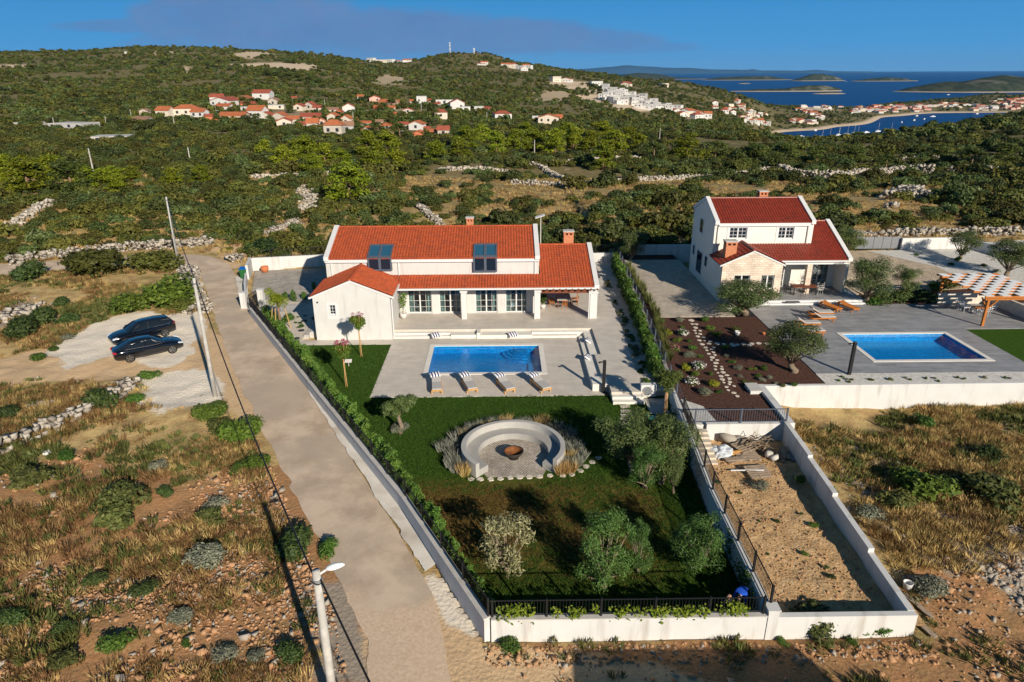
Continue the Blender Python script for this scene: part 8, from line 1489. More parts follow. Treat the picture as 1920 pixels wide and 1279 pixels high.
p_ = P(1215, 747); ac = empty('air_conditioner', (p_.x, p_.y + .3, .03), 'white outdoor air conditioner unit beside the garden steps', 'air conditioner'); c = MB(); c.box(p_.x - .5, p_.y, .1, p_.x + .5, p_.y + .4, .95); c.build('case', TRIM, ac, bevel=.02); c = MB(); c.lathe([(.02, 0), (.32, 0), (.32, .012), (.28, .02), (.02, .02)], (0, 0, 0), 24)
me_ = c.mesh('fan_grille'); me_.transform(Matrix.Translation((-.1, -.31, .5)) @ Matrix.Rotation(pi / 2, 4, 'X')); link('fan_grille', me_, GREYM, ac)
for s_ in (-1, 1): c = MB(); c.box(p_.x + s_ * .35 - .04, p_.y + .02, .03, p_.x + s_ * .35 + .04, p_.y + .38, .1); c.build('foot', BLACK, ac)
def pot(u, v, z_, r, h_, mat, label, plantmat=None, ph=1.0):
 p_ = P(u, v, z_); root = empty('flower_pot', p_, label, 'pot'); c = MB(); c.lathe([(.0, 0), (r * .7, 0), (r, h_ * .6), (r * .95, h_), (r * .86, h_), (r * .8, h_ * .85), (0, h_ * .85)], p_, 20); c.build('pot', mat, root, smooth=True)
 if plantmat is not None: cm = crown('plant', [(0, 0, h_ + ph * .3, .22, .22, ph * .3), (.08, 0, h_ + ph * .7, .3, .3, ph * .3), (-.1, .05, h_ + ph * .5, .24, .24, ph * .25)], 500, .07, plantmat, np.random.default_rng(int(u)), .55, .4, .3); link('plant', cm, plantmat, root); c = MB(); c.tube([(p_.x, p_.y, z_ + h_ * .8), (p_.x, p_.y, z_ + h_ + ph * .6)], .02, 6); c.build('stem', BARK, root)
pot(757, 597, .5, .30, .48, POTW, 'pale planter with a young tree beside the white wing', L_HEDGE, 1.9); pot(1018, 579, .5, .24, .42, POTW, 'pale planter with a leafy plant beside the porch pillar', L_GREEN, 1.0); pot(497, 510, .05, .42, .62, TERRA, 'big tilted terracotta pot against the white back wall'); pot(1382, 629, G2, .2, .35, POTW, 'pale pot in the mulch bed under a spiky plant'); pot(1432, 628, G2, .11, .2, TERRA, 'small orange pot at the edge of the grey deck')
c = MB(); p_ = P(1222, 783); c.box(p_.x - .3, p_.y - .2, -.02, p_.x + .3, p_.y + .2, .06); tag(c.build('manhole_cover', M('teal_plastic', (.03, .25, .24), .5, .1, 4)), 'flat teal cover on the lawn below the concrete pad', 'cover')
p_ = P(654, 686); c = MB(); c.add([(p_.x - .25, p_.y - .15, .3), (p_.x + .25, p_.y - .1, .3), (p_.x + .25, p_.y + .12, .46), (p_.x - .25, p_.y + .08, .46), (p_.x - .25, p_.y - .15, .33), (p_.x + .25, p_.y - .1, .33), (p_.x + .25, p_.y + .12, .49), (p_.x - .25, p_.y + .08, .49)], [(3, 2, 1, 0), (4, 5, 6, 7), (0, 1, 5, 4), (1, 2, 6, 5), (2, 3, 7, 6), (3, 0, 4, 7)]); c.tube([(p_.x, p_.y, -.05), (p_.x, p_.y, .38)], .03, 6); tag(c.build('garden_sign', CONC), 'small blank tilted panel on a peg in the lawn', 'panel')
p_ = P(1485, 566, G2 + .36); c = MB(); c.box(p_.x - .55, p_.y - .3, G2 + .345, p_.x + .6, p_.y + .05, G2 + .43); tag(c.build('towel', M('dark_towel', (.10, .095, .12), .95, .2, 8), bevel=.03), 'dark towel lying on the edge of the neighbour terrace', 'towel')
p_ = P(1440, 612, G2 + .05)
PCONC = M('pole_concrete', (.42, .395, .355), .9, .15, 1.2, bump=.3, bscale=20, stain=((.54, .51, .46), 1.5, .5, .6))
def pole(base, h_, r0, r1, label, lamp=False, name='utility_pole'):
 root = empty(name, base, label, 'pole'); c = MB(); c.tube([(base[0], base[1], base[2] - .6), (base[0], base[1], base[2] + h_)], [r0, r1], 16); c.build('shaft', PCONC, root, smooth=True)
 zt = base[2] + h_; c = MB(); c.tube([(base[0] - .18, base[1], zt - .35), (base[0] + .18, base[1], zt - .35)], .03, 6); c.lathe([(r1 + .01, -.05), (r1 + .035, -.05), (r1 + .035, .05), (r1 + .01, .05)], (base[0], base[1], zt - .35), 14); c.build('clamp', GREYM, root)
 if lamp:
  c = MB(); c.tube([(base[0] + r1, base[1], zt - .12), (base[0] + .34, base[1] + .05, zt + .02)], .035, 8); c.build('lamp_arm', TRIM, root)
  bm = bmesh.new(); bmesh.ops.create_uvsphere(bm, u_segments=20, v_segments=12, radius=1)
  for v_ in bm.verts: x, y_, z_ = v_.co; v_.co = Vector((x * .29, y_ * .12 * (1.15 if x < 0 else 1 - .25 * x), z_ * (.11 if z_ > 0 else .05)))
  me_ = bpy.data.meshes.new('lamp_head'); bm.to_mesh(me_); bm.free(); me_.polygons.foreach_set('use_smooth', [True] * len(me_.polygons)); o_ = link('lamp_head', me_, M('lamp_shell', (.82, .82, .82), .35, .03, 2), root); o_.location = (.56, .08, h_ + .06); o_.rotation_euler = (0, -.15, .15)
 return root
P3 = Vector((-5.66, 16.42, 0)); P1 = Vector((*P(404, 745)[:2], 0)); P2 = Vector((*P(336, 500)[:2], 0))
pole(P3, 6.25, .155, .115, 'pale concrete street lamp pole in the foreground beside the lane', True, 'street_lamp'); pole(P1, 8.2, .15, .09, 'tall grey concrete pole beside the lane below the parked cars'); pole(P2, 7.7, .15, .09, 'grey concrete pole at the bend of the lane')
def cable(a_, b_, sag, label, r=.022):
 pts = [a_.lerp(b_, i / 24) - Vector((0, 0, sag * 4 * (i / 24) * (1 - i / 24))) for i in range(25)]; c = MB(); c.tube(pts, r, 6); tag(c.build('cable', BLACK), label, 'cable')
t3, t1, t2 = P3 + Vector((-.12, .1, 5.95)), P1 + Vector((.1, 0, 8.0)), P2 + Vector((.1, 0, 7.4))
cable(t3, t1, .9, 'black overhead cable from the lamp pole up to the pole by the cars', .03); cable(t1, t2, .9, 'black overhead cable between the two grey poles', .03); cable(P3 + Vector((.12, -.05, 5.95)), Vector((2.5, 3.0, 6.0)), .5, 'black overhead cable running down to the right from the lamp pole', .03)
c = MB(); c.tube([tuple(P3 + Vector((.16 * cos(a) - .03, .16 * sin(a), 5.88 + .05 * sin(2 * a)))) for a in [2 * pi * i / 20 for i in range(21)]], .022, 6); tag(c.build('cable_loop', BLACK), 'black cable loop wound round the top of the lamp pole', 'cable')
for u, v0, v1, lb in ((178, 335, 278, 'thin leaning pole in the scrub at the left'), (201, 240, 218, 'pole right of the farm shed'), (248, 228, 205, 'pole left of the village houses'), (328, 240, 212, 'pole in front of the wide cream house'), (105, 248, 220, 'pole at the end of the farm shed'), (664, 242, 210, 'tall pole in the middle of the village'), (790, 205, 188, 'pole on the right slope of the village'), (1002, 290, 262, 'pole in the pines right of the village'), (913, 228, 210, 'pole near the white house right of the village'), (356, 300, 276, 'short pole in the scrub below the village'), (610, 205, 186, 'pole in the upper village'), (1236, 268, 240, 'thin pole in the wood above the bay')):
 p_ = hit(u, v0, 70); zt = PY(u, v1, p_.y).z; c = MB(); c.tube([(p_.x, p_.y, p_.z - .5), (p_.x, p_.y, zt)], [.16, .11], 6); tag(c.build('utility_pole', PCONC), lb, 'pole')
# parked cars
m_, n_, l_, b_ = nodes_of('black_paint'); b_.inputs['Base Color'].default_value = (.004, .005, .008, 1); b_.inputs['Roughness'].default_value = .12; b_.inputs['Coat Weight'].default_value = 1; b_.inputs['Coat Roughness'].default_value = .03; PAINT = m_
m_, n_, l_, b_ = nodes_of('car_glass'); b_.inputs['Base Color'].default_value = (.01, .014, .018, 1); b_.inputs['Roughness'].default_value = .03; b_.inputs['Specular IOR Level'].default_value = .8; CGL = m_
CHROME = M('chrome', (.75, .75, .76), .15, .03, 2, metal=1.0); TYRE = M('tyre_rubber', (.012, .012, .012), .85, .1, 5); RIM = M('rim_alloy', (.30, .30, .31), .3, .08, 4, metal=.9); REDL = M('red_lamp', (.45, .01, .008), .2, .1, 4, spec=.6); HEADL = M('head_lamp', (.55, .60, .66), .12, .05, 4, spec=.8)
def car(loc, rz, label, wagon):
 root = empty('parked_car', (0, 0, 0), label, 'car'); L = 2.42
 st_ = [(-L, .66, .36, .74), (-L + .06, .78, .30, .90), (-L + .35, .89, .24, 1.0), (-1.55, .935, .21, 1.02), (-.6, .93, .2, .985), (.4, .93, .2, .965), (1.05, .925, .21, .955), (1.6, .91, .22, .90), (2.05, .865, .24, .81), (2.32, .76, .27, .70), (L, .60, .33, .58)]
 if wagon: st_ = [(-L, .70, .36, .86), (-L + .06, .82, .30, 1.02), (-L + .35, .90, .26, 1.08)] + st_[3:]
 b_ = MB(); R_ = []
 for x, w_, z0, z1 in st_:
  ring = [(x, -w_ * .82, z0), (x, -w_ * .98, z0 + .10), (x, -w_, z0 + (z1 - z0) * .5), (x, -w_ * .965, z1 - .10), (x, -w_ * .84, z1 - .01), (x, -w_ * .4, z1 + .025), (x, 0, z1 + .035), (x, w_ * .4, z1 + .025), (x, w_ * .84, z1 - .01), (x, w_ * .965, z1 - .10), (x, w_, z0 + (z1 - z0) * .5), (x, w_ * .98, z0 + .10), (x, w_ * .82, z0)]; b_.v += ring
 k = 13
 for i in range(len(st_) - 1):
  for j in range(k): b_.f.append([i * k + j, i * k + (j + 1) % k, (i + 1) * k + (j + 1) % k, (i + 1) * k + j][::-1])
 b_.f += [list(range(k)), list(range(len(st_) * k - 1, (len(st_) - 1) * k - 1, -1))]; b_.m = [0] * len(b_.f); o_ = b_.build('body', PAINT, root, smooth=True, local=True); sd = o_.modifiers.new('round', 'SUBSURF'); sd.levels = 1; sd.render_levels = 2
 gh = ([(-2.30, .76, .76, 1.0, 1.02), (-2.02, .80, .60, 1.0, 1.40), (-1.2, .84, .61, 1.0, 1.50), (-.2, .86, .62, .97, 1.51), (.28, .86, .60, .96, 1.45), (1.12, .80, .74, .95, .965)] if wagon else [(-1.95, .74, .74, 1.0, 1.02), (-1.12, .82, .58, 1.0, 1.375), (-.6, .85, .60, .98, 1.435), (-.1, .86, .60, .97, 1.44), (.25, .86, .58, .96, 1.40), (1.12, .80, .74, .95, .965)])
 g_ = MB()
 for x, wb_, wt_, zb, zt in gh: g_.v += [(x, -wb_, zb), (x, -(wb_ + wt_) / 2 - .02, (zb + zt) / 2 + .02), (x, -wt_, zt - .03), (x, -wt_ * .6, zt), (x, 0, zt + .015), (x, wt_ * .6, zt), (x, wt_, zt - .03), (x, (wb_ + wt_) / 2 + .02, (zb + zt) / 2 + .02), (x, wb_, zb)]
 k = 9; n_ = len(gh); g_.f = [[i * k + j, (i + 1) * k + j, (i + 1) * k + j + 1, i * k + j + 1] for i in range(n_ - 1) for j in range(k - 1)]; g_.m = [0] * len(g_.f); g_.build('windows', CGL, root, smooth=True, local=True)
 r_ = MB(); lo, hi = (1, n_ - 2)
 for i in range(lo, hi + 1):
  x, wb_, wt_, zb, zt = gh[i]; r_.v += [(x, -wt_ - .015, zt - .05), (x, -wt_ * .62, zt + .012), (x, 0, zt + .028), (x, wt_ * .62, zt + .012), (x, wt_ + .015, zt - .05)]
 r_.f = [[i * 5 + j, (i + 1) * 5 + j, (i + 1) * 5 + j + 1, i * 5 + j + 1] for i in range(hi - lo) for j in range(4)]; r_.m = [0] * len(r_.f); r_.build('roof', PAINT, root, smooth=True, local=True)
 p_ = MB()
 for s_ in (-1, 1):
  for i in ((0, 1), (n_ - 2, n_ - 1)): (xa, wa, ta, za, Za), (xb, wb2, tb, zb2, Zb) = gh[i[0]], gh[i[1]]; p_.bar((xa, s_ * (ta if i[0] else wa) , Za - .03 if i[0] else Za), (xb, s_ * (tb if i[0] == 0 else wb2), Zb - .03 if i[0] == 0 else Zb), .07, .05)
  x, wb_, wt_, zb, zt = gh[-3]; p_.bar((x - .1, s_ * (wb_ + .012), zb), (x - .16, s_ * (wt_ + .012), zt - .03), .06, .04)
 p_.build('pillars', PAINT, root, local=True)
 t_ = MB()
 for s_ in (-1, 1):
  t_.tube([(gh[0][0] + .35, s_ * .885, 1.03), (-1.2, s_ * .895, 1.02), (.2, s_ * .895, .99), (.85, s_ * .865, .985)], .014, 6)
  t_.tube([(gh[0][0] + .40, s_ * .875, 1.04), (gh[1][0] - .02, s_ * (gh[1][2] + .06), gh[1][4] - .09), (-.1, s_ * (gh[3][2] + .04), gh[3][4] - .07), (.3, s_ * (gh[4][2] + .05), gh[4][4] - .09), (.92, s_ * .82, 1.0)], .013, 6)
 t_.build('trim', CHROME, root, local=True)
 for s_ in (-1, 1):
  for x in (-1.42, 1.50):
   w_ = MB(); y0 = s_ * .80; prof = [(.22, -.11), (.315, -.11), (.335, -.07), (.335, .07), (.315, .11), (.22, .11)]; n2 = 24
   for r, yy in prof: w_.v += [(x + r * cos(2 * pi * j / n2), y0 + yy * s_ + s_ * .04, .335 + r * sin(2 * pi * j / n2)) for j in range(n2)]
   w_.f = [[i * n2 + j, i * n2 + (j + 1) % n2, (i + 1) * n2 + (j + 1) % n2, (i + 1) * n2 + j] for i in range(5) for j in range(n2)]; w_.m = [0] * len(w_.f); wo = w_.build('wheel', TYRE, root, local=True, smooth=True)
   q = MB(); yo = y0 + s_ * .135
   for j in range(5): a = 2 * pi * j / 5 + .3; q.bar((x, yo, .335), (x + .225 * cos(a), yo, .335 + .225 * sin(a)), .07, .03, up=(0, 1, 0))
   for j in range(20): a, a2 = 2 * pi * j / 20, 2 * pi * (j + 1) / 20; q.bar((x + .225 * cos(a), yo, .335 + .225 * sin(a)), (x + .225 * cos(a2), yo, .335 + .225 * sin(a2)), .035, .035, up=(0, 1, 0))
   q.build('rim', RIM, wo, local=True)
  c = MB(); c.add([(1.98, s_ * .80, .72), (2.33, s_ * .60, .62), (2.33, s_ * .62, .72), (2.02, s_ * .81, .815), (2.06, s_ * .88, .70), (2.36, s_ * .72, .60), (2.34, s_ * .70, .70), (2.08, s_ * .865, .80)], [(0, 1, 2, 3), (4, 7, 6, 5), (0, 4, 5, 1), (3, 2, 6, 7), (1, 5, 6, 2), (0, 3, 7, 4)]); c.build('headlight', HEADL, root, local=True)
  zz = .12 if wagon else 0; c = MB(); c.add([(-2.20, s_ * .84, .80 + zz), (-2.38, s_ * .52, .80 + zz), (-2.37, s_ * .52, .90 + zz), (-2.18, s_ * .82, .94 + zz), (-2.22, s_ * .92, .80 + zz), (-2.46, s_ * .55, .80 + zz), (-2.42, s_ * .55, .90 + zz), (-2.20, s_ * .885, .93 + zz)], [(0, 1, 2, 3), (4, 7, 6, 5), (0, 4, 5, 1), (3, 2, 6, 7), (1, 5, 6, 2), (0, 3, 7, 4)]); c.build('taillight', REDL, root, local=True)
  c = MB(); c.box(.72, s_ * .93, .98, .90, s_ * 1.07, 1.09); c.build('wing_mirror', PAINT, root, local=True, bevel=.03)
 root.location = loc; root.rotation_euler = (0, 0, rz); return root
wr, wf_ = P(246, 680), P(322, 663.5); mid = (wr + wf_) / 2; az = atan2(wf_.y - wr.y, wf_.x - wr.x); off = Vector((-sin(az), cos(az), 0)) * .85; zc = zat(mid.x, mid.y)
car((mid.x + off.x, mid.y + off.y, zc + .02), az, 'black saloon car parked nearest with its nose to the right', False)
p_ = P(262, 643); car((p_.x - .1, p_.y + .85, zat(p_.x, p_.y) + .02), az + pi + .14, 'black estate car parked behind the saloon with its nose to the left', True)
ZY = .33
def pallet(x, y_, z_, rz, label, tilt=0):
 root = empty('pallet', (x, y_, z_), label, 'pallet'); root.rotation_euler = (tilt, 0, rz); c = MB()
 for k in range(6): c.box(-.6, -.5 + k * .17, .10, .6, -.5 + k * .17 + .11, .125)
 c.build('deck_boards', WOODG, root, local=True); c = MB()
 for k in (-.53, 0, .53): c.box(k - .05, -.5, .022, k + .05, .5, .098)
 c.build('bearers', WOODG, root, local=True); c = MB()
 for k in (-.45, 0, .38): c.box(-.6, k - .05, 0, .6, k + .05, .02)
 c.build('bottom_boards', WOODG, root, local=True)
def zd(x, y_): return 1300 + x * .125, 800 + y_ * .125
def PD(x, y_, z_=ZY): return P(*zd(x, y_), z_)
q = PD(960, 700); pallet(q.x, q.y, ZY + .05, .12, 'wooden pallet lying in front of the other debris', .12); q = PD(860, 450); pallet(q.x - .2, q.y, ZY, .05, 'wooden pallet under the pile of branches'); q = PD(770, 370); pallet(q.x, q.y + .2, ZY + .13, .5, 'wooden pallet stacked crookedly behind the branches', .1)
q = PD(430, 420); bm = bmesh.new(); bmesh.ops.create_icosphere(bm, subdivisions=4, radius=1)
for v_ in bm.verts: d = v_.co.copy(); n_ = float(fbm(d.x * 3 + 5, d.y * 3 + d.z * 2, 5, 4, 1.0)); v_.co = Vector((d.x * .68, d.y * .48, max(-.1, d.z * .42))) * (1 + .42 * n_)
me_ = bpy.data.meshes.new('plastic_bundle'); bm.to_mesh(me_); bm.free(); o = link('plastic_bundle', me_, M('silver_plastic', (.52, .55, .58), .25, .25, 6, spec=.7, bump=.8, bscale=8), loc=(q.x, q.y, ZY + .1)); tag(o, 'crumpled silvery plastic wrapped bundle in the dirt yard', 'bundle')
rd_ = random.Random(31)
q = PD(930, 330); c = MB()
for k in range(38):
 a = rd_.uniform(-.9, 1.2); l_ = rd_.uniform(.5, 1.3); x, y_ = q.x + rd_.uniform(-.55, .75), q.y + rd_.uniform(-.45, .45); z_ = ZY + rd_.uniform(.05, .5); p0 = Vector((x - cos(a) * l_ / 2, y_ - sin(a) * l_ / 2, z_ - rd_.uniform(-.15, .2))); p1 = Vector((x + cos(a) * l_ / 2, y_ + sin(a) * l_ / 2, z_ + rd_.uniform(-.1, .3))); md = (p0 + p1) / 2 + Vector((0, 0, rd_.uniform(-.05, .12))); c.tube([p0, md, p1], [.035, .028, .012], 5)
c.tube([(q.x - .35, q.y + .2, ZY + .3), (q.x - .05, q.y + .25, ZY + .95), (q.x + .1, q.y + .25, ZY + .6)], .02, 5); tag(c.build('branch_pile', BARK), 'heap of dead branches on the pallets in the dirt yard', 'branches')
def plank_pile(x, y_, n_, l_, w_, rz, label, mat=WOODG):
 c = MB()
 for k in range(n_): a = rz + rd_.uniform(-.35, .35); z_ = ZY + .03 + .035 * k; dx, dy = cos(a) * l_ / 2, sin(a) * l_ / 2; ox, oy = rd_.uniform(-.15, .15), rd_.uniform(-.2, .2); c.bar((x + ox - dx, y_ + oy - dy, z_), (x + ox + dx, y_ + oy + dy, z_ + rd_.uniform(0, .06)), w_ * rd_.uniform(.6, 1.2), .03)
 tag(c.build('plank_pile', mat), label, 'planks')
q = PD(640, 520); plank_pile(q.x, q.y, 5, 1.1, .28, .2, 'loose grey boards in front of the plastic bundle'); q = PD(620, 400); plank_pile(q.x, q.y, 6, .9, .13, .3, 'yellowish wood offcuts beside the plastic bundle', PINEW); q = PD(1340, 430); plank_pile(q.x, q.y, 5, 1.2, .26, 1.3, 'weathered boards leaning together near the side wall'); q = PD(1480, 450); plank_pile(q.x, q.y, 2, .8, .5, 1.4, 'dark flat sheets against the side wall', GREYM)
c = MB(); a_, b2 = PD(560, 655, ZY + .12), PD(1060, 650, ZY + .2); c.bar(a_, b2, .07, .05); tag(c.build('white_batten', TRIM), 'long white batten lying across the front pallet', 'batten')
for i, (x, y_, w_, lb) in enumerate(((530, 225, .5, 'squarish stone block at the foot of the yard back wall'), (660, 235, .42, 'dark rough stone block beside the squarish one'), (580, 250, .34, 'smaller stone block between the two blocks'))):
 q = PD(x, y_); me_ = stones_mesh('stone_block', np.zeros((1, 3)), np.array([w_ * 1.5]), np.random.default_rng(i + 5), ST_GREY); tag(link('stone_block', me_, ST_GREY, loc=(q.x, q.y, ZY + w_ * .4)), lb, 'stone')
q = PD(1140, 460); me_ = stones_mesh('cement_lump', np.zeros((5, 3)) + np.random.default_rng(4).normal(size=(5, 3)) * np.array([.16, .2, .04]), np.full(5, .36), np.random.default_rng(8), PCONC); tag(link('cement_lump', me_, PCONC, loc=(q.x, q.y, ZY + .15)), 'pale grey lump of rubble sacks right of the branches', 'sacks')
p_ = P(90, 852); bush_ = bmesh.new(); bmesh.ops.create_icosphere(bush_, subdivisions=3, radius=.24)
for v_ in bush_.verts: v_.co *= 1 + .35 * float(fbm(v_.co.x * 6, v_.co.y * 6 + v_.co.z * 4, 9, 3, 1.0)); v_.co.z *= .6
me_ = bpy.data.meshes.new('plastic_bag'); bush_.to_mesh(me_); bush_.free(); tag(link('plastic_bag', me_, TRIM, loc=(p_.x, p_.y, zat(p_.x, p_.y) + .12)), 'white plastic bag lying on the left slope', 'bag')
p_ = P(70, 762); c = MB(); z_ = zat(p_.x, p_.y)
for k in range(4): c.bar((p_.x - .9, p_.y - .3 + k * .2, z_ + .08 + .02 * k), (p_.x + .8, p_.y - .1 + k * .2, z_ + .12 + .02 * k), .18, .03)
tag(c.build('plank_pile', M('pale_board', (.50, .47, .43), .8, .2, 4)), 'pale boards lying in the dry ground at the left', 'planks')
p_ = P(1700, 1105); c = MB(); z_ = zat(p_.x, p_.y); c.lathe([(0, 0), (.16, 0), (.19, .32), (.2, .34), (.17, .34), (.15, .03), (0, .02)], (p_.x, p_.y, z_), 18); tag(c.build('bucket', TRIM, smooth=True), 'white bucket standing outside the dirt yard wall', 'bucket')
for u, v, l_, rz, lb in ((1735, 1085, 1.4, -.15, 'long weathered plank outside the yard wall near the bucket'), (1745, 1095, 1.2, -.5, 'crossed weathered plank beside the bucket'), (1720, 1140, 1.3, 1.9, 'weathered plank leaning along the yard side wall'), (1728, 1178, 1.2, 1.9, 'weathered plank at the outer corner of the yard wall')):
 p_ = P(u, v); z_ = zat(p_.x, p_.y) + .1; c = MB(); c.bar((p_.x - cos(rz) * l_ / 2, p_.y - sin(rz) * l_ / 2, z_), (p_.x + cos(rz) * l_ / 2, p_.y + sin(rz) * l_ / 2, z_ + .05), .22, .035); tag(c.build('plank', WOODG), lb, 'plank')
SKIN = M('skin', (.48, .27, .18), .6, .05, 6); SHB = M('blue_shirt', (.012, .085, .52), .9, .1, 8); TRD = M('dark_trousers', (.02, .02, .025), .9, .1, 8); TSD = M('charcoal_shirt', (.022, .022, .024), .9, .1, 8); SHO = M('dark_shoes', (.03, .025, .02), .8, .1, 8); HAIR = M('dark_hair', (.02, .014, .01), .8, .2, 12)
def person(loc, rz, J, label, shirt, hairless):
 links_ = [('pelvis', 'belly'), ('belly', 'chest'), ('chest', 'neck'), ('neck', 'head0'), ('head0', 'head1'), ('head1', 'head2')]
 for s_ in 'lr': links_ += [('pelvis', 'hip' + s_), ('hip' + s_, 'knee' + s_), ('knee' + s_, 'ankle' + s_), ('ankle' + s_, 'toe' + s_), ('chest', 'sho' + s_), ('sho' + s_, 'elb' + s_), ('elb' + s_, 'wri' + s_), ('wri' + s_, 'palm' + s_)]
 J = dict(J)
 for s_ in 'lr':
  w_, p2 = Vector(J['wri' + s_][:3]), Vector(J['elb' + s_][:3]); d = (w_ - p2).normalized(); sd = d.cross(Vector((0, 1, .3))).normalized(); J['palm' + s_] = (*(w_ + d * .07), .034)
  for k, o_ in enumerate((-.033, -.011, .011, .033)): b0 = w_ + d * .095 + sd * o_; b1 = b0 + d * (.035 + .008 * (k in (1, 2))) + Vector((0, -.006, 0)); b2 = b1 + d * .03 + Vector((0, -.018, 0)); J['f%d%s' % (k, s_)] = (*b0, .011); J['g%d%s' % (k, s_)] = (*b1, .0095); J['h%d%s' % (k, s_)] = (*b2, .008); links_ += [('palm' + s_, 'f%d%s' % (k, s_)), ('f%d%s' % (k, s_), 'g%d%s' % (k, s_)), ('g%d%s' % (k, s_), 'h%d%s' % (k, s_))]
  t0 = w_ + d * .05 + sd * .05; J['t0' + s_] = (*t0, .012); J['t1' + s_] = (*(t0 + d * .04 + sd * .018), .010); links_ += [('palm' + s_, 't0' + s_), ('t0' + s_, 't1' + s_)]
 nm = list(J); me0 = bpy.data.meshes.new('person'); me0.from_pydata([J[k][:3] for k in nm], [(nm.index(a), nm.index(b2)) for a, b2 in links_], []); ob = bpy.data.objects.new('tmp_person', me0); col.objects.link(ob)
 ob.modifiers.new('skin', 'SKIN');
 sv_ = me0.skin_vertices[0].data
 for i, k in enumerate(nm): sv_[i].radius = (J[k][3], J[k][3]); sv_[i].use_root = (k == 'pelvis')
 ss = ob.modifiers.new('sub', 'SUBSURF'); ss.levels = 2; ss.render_levels = 2; dg = bpy.context.evaluated_depsgraph_get(); me_ = bpy.data.meshes.new_from_object(ob.evaluated_get(dg)); bpy.data.objects.remove(ob); me_.name = 'person'
 me_.materials.clear()
 for mt in (SKIN, shirt, TRD, SHO): me_.materials.append(mt)
 segs = []
 for a, b2 in links_:
  k = 0
  if a in ('pelvis', 'belly', 'chest') and b2 in ('belly', 'chest', 'neck', 'shol', 'shor'): k = 1 if b2 != 'neck' else 1
  if a.startswith('sho'): k = 1
  if a == 'pelvis' and b2.startswith('hip') or a.startswith('hip') or a.startswith('knee'): k = 2
  if a.startswith('ankle'): k = 3
  if a == 'neck' or a.startswith('head'): k = 0
  segs.append((Vector(J[a][:3]), Vector(J[b2][:3]), k))
 for pl in me_.polygons:
  c_ = pl.center; best = None
  for a, b2, k in segs:
   d = b2 - a; t_ = max(0, min(1, (c_ - a).dot(d) / max(d.length_squared, 1e-9))); ds = (c_ - a - d * t_).length
   if best is None or ds < best[0]: best = (ds, k)
  pl.material_index = best[1]; pl.use_smooth = True
 o_ = bpy.data.objects.new('person', me_); col.objects.link(o_); o_.location = loc; o_.rotation_euler = (0, 0, rz); tag(o_, label, 'person')
 h0, h1, h2_ = (Vector(J['head%d' % k][:3]) for k in range(3)); up = (h2_ - h0).normalized(); fw = Vector((0, -1, 0)); fw = (fw - up * fw.dot(up)).normalized(); sd = up.cross(fw); cen = h1
 f = MB()
 for s_ in (-1, 1): f.lathe([(0, -.012), (.012, 0), (0, .012)], tuple(cen + fw * .088 + sd * s_ * .033 + up * .012), 6); f.lathe([(0, -.03), (.014, -.01), (.016, .012), (0, .03)], tuple(cen + sd * s_ * .096 - up * .005), 6)
 f.bar(cen + fw * .090 + up * .012, cen + fw * .112 - up * .025, .022, .02); f.bar(cen + fw * .092 - up * .055 - sd * .022, cen + fw * .092 - up * .055 + sd * .022, .010, .010); f.build('face', SKIN, o_, local=True)
 if not hairless:
  bm = bmesh.new(); bmesh.ops.create_uvsphere(bm, u_segments=14, v_segments=8, radius=.108); bmesh.ops.delete(bm, geom=[v_ for v_ in bm.verts if v_.co.z < -.01], context='VERTS'); mh = bpy.data.meshes.new('hair'); bm.to_mesh(mh); bm.free(); oh = link('hair', mh, HAIR, o_); oh.location = cen + up * .025 - fw * .012; oh.rotation_mode = 'QUATERNION'; oh.rotation_quaternion = up.to_track_quat('Z', 'Y')
 return o_
BENT = dict(pelvis=(0, 0, .88, .135), belly=(0, -.20, .97, .125), chest=(0, -.42, 1.0, .145), neck=(0, -.60, .96, .058), head0=(0, -.66, .93, .062), head1=(0, -.74, .88, .090), head2=(0, -.80, .82, .075),
   hipl=(-.10, .02, .80, .105), kneel=(-.13, -.06, .46, .068), anklel=(-.13, .02, .09, .045), toel=(-.14, -.14, .04, .042), hipr=(.10, .02, .80, .105), kneer=(.13, -.06, .46, .068), ankler=(.13, .02, .09, .045), toer=(.14, -.14, .04, .042),
   shol=(-.19, -.46, .98, .068), elbl=(-.23, -.56, .70, .045), wril=(-.17, -.66, .46, .031), shor=(.19, -.46, .98, .068), elbr=(.23, -.56, .70, .045), wrir=(.16, -.68, .46, .031))
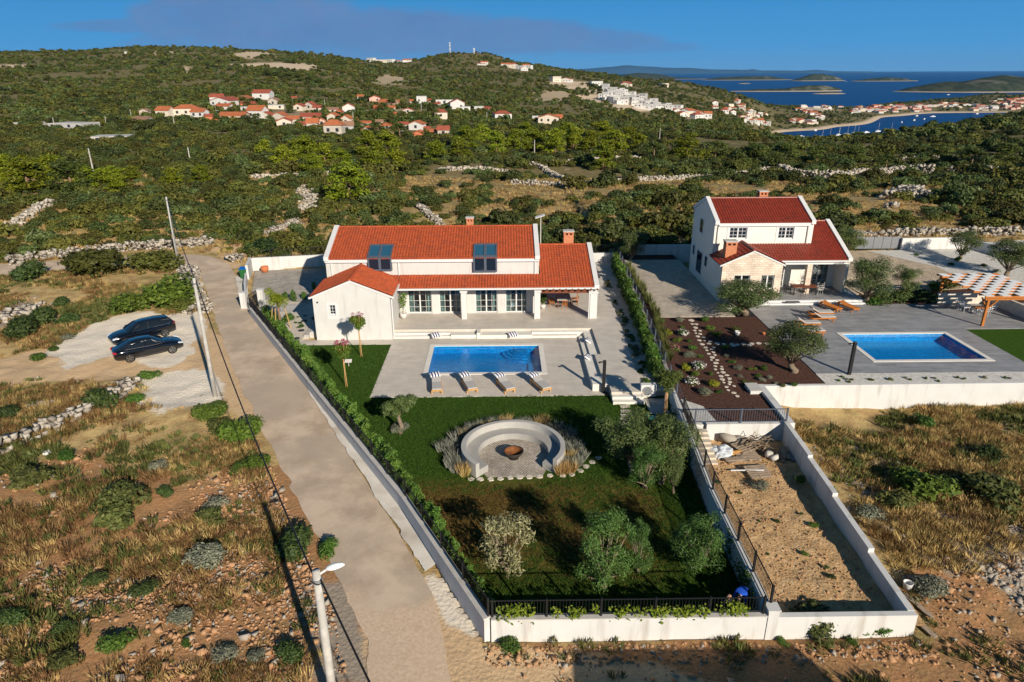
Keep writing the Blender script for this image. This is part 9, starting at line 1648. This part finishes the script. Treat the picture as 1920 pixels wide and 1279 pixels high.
CROUCH = dict(pelvis=(0, 0, .36, .14), belly=(0, -.10, .55, .13), chest=(0, -.20, .76, .15), neck=(0, -.26, .95, .058), head0=(0, -.28, 1.0, .062), head1=(0, -.32, 1.08, .092), head2=(0, -.33, 1.16, .078),
              hipl=(-.12, -.02, .34, .11), kneel=(-.20, -.42, .50, .07), anklel=(-.17, -.22, .10, .046), toel=(-.18, -.38, .04, .042), hipr=(.12, -.02, .34, .11), kneer=(.22, -.40, .46, .07), ankler=(.18, -.18, .10, .046), toer=(.19, -.34, .04, .042),
              shol=(-.20, -.22, .84, .068), elbl=(-.27, -.38, .62, .045), wril=(-.14, -.58, .52, .031), shor=(.20, -.22, .84, .068), elbr=(.28, -.36, .60, .045), wrir=(.12, -.56, .46, .031))
p_ = P(1390, 1112, .9); person((p_.x + .25, p_.y + .35, -.03), radians(-35), BENT, 'person in a bright blue shirt bending down in the corner of the lawn', SHB, False)
p_ = P(1366, 1119, 1.05); person((p_.x - .05, p_.y + .32, -.03), radians(15), CROUCH, 'person in dark clothes crouching beside the front fence', TSD, True)
nb = empty('white_house', (13.2, 1.7, 0), 'flat roofed white house behind the viewpoint on the near side of the track', 'house')
c = MB(); c.box(9.1, -3, -.2, 17.4, 6.4, 6.0); c.build('wall', PLW, nb); c = MB(); c.box(9.05, 6.1, 6.0, 17.45, 6.45, 6.5); c.box(9.05, -3.05, 6.0, 9.35, 6.098, 6.5); c.box(17.15, -3.05, 6.0, 17.45, 6.098, 6.5); c.box(9.352, -3.05, 6.0, 17.148, -2.75, 6.5); c.build('parapet', TRIM, nb)
for x in (10.3, 12.6, 14.9):
 for z_ in (1.0, 3.9): c = MB(); c.box(x, 6.402, z_, x + 1.2, 6.44, z_ + 1.3); c.build('window', GLASS, nb)
hz = MB(); hz.box(-70000, -600, -95, 70000, 48000, 560); m, n, l, b = nodes_of('haze_air'); n.remove(b); pv_ = n.new('ShaderNodeVolumePrincipled'); pv_.inputs['Color'].default_value = (.22, .55, 1.0, 1); pv_.inputs['Density'].default_value = 1.3e-5; pv_.inputs['Anisotropy'].default_value = 0
l.new(pv_.outputs[0], n['Material Output'].inputs['Volume']); o = hz.build('haze', m); tag(o, 'thin pale air over land and sea', 'haze', kind='stuff'); scene.cycles.volume_bounces = 0
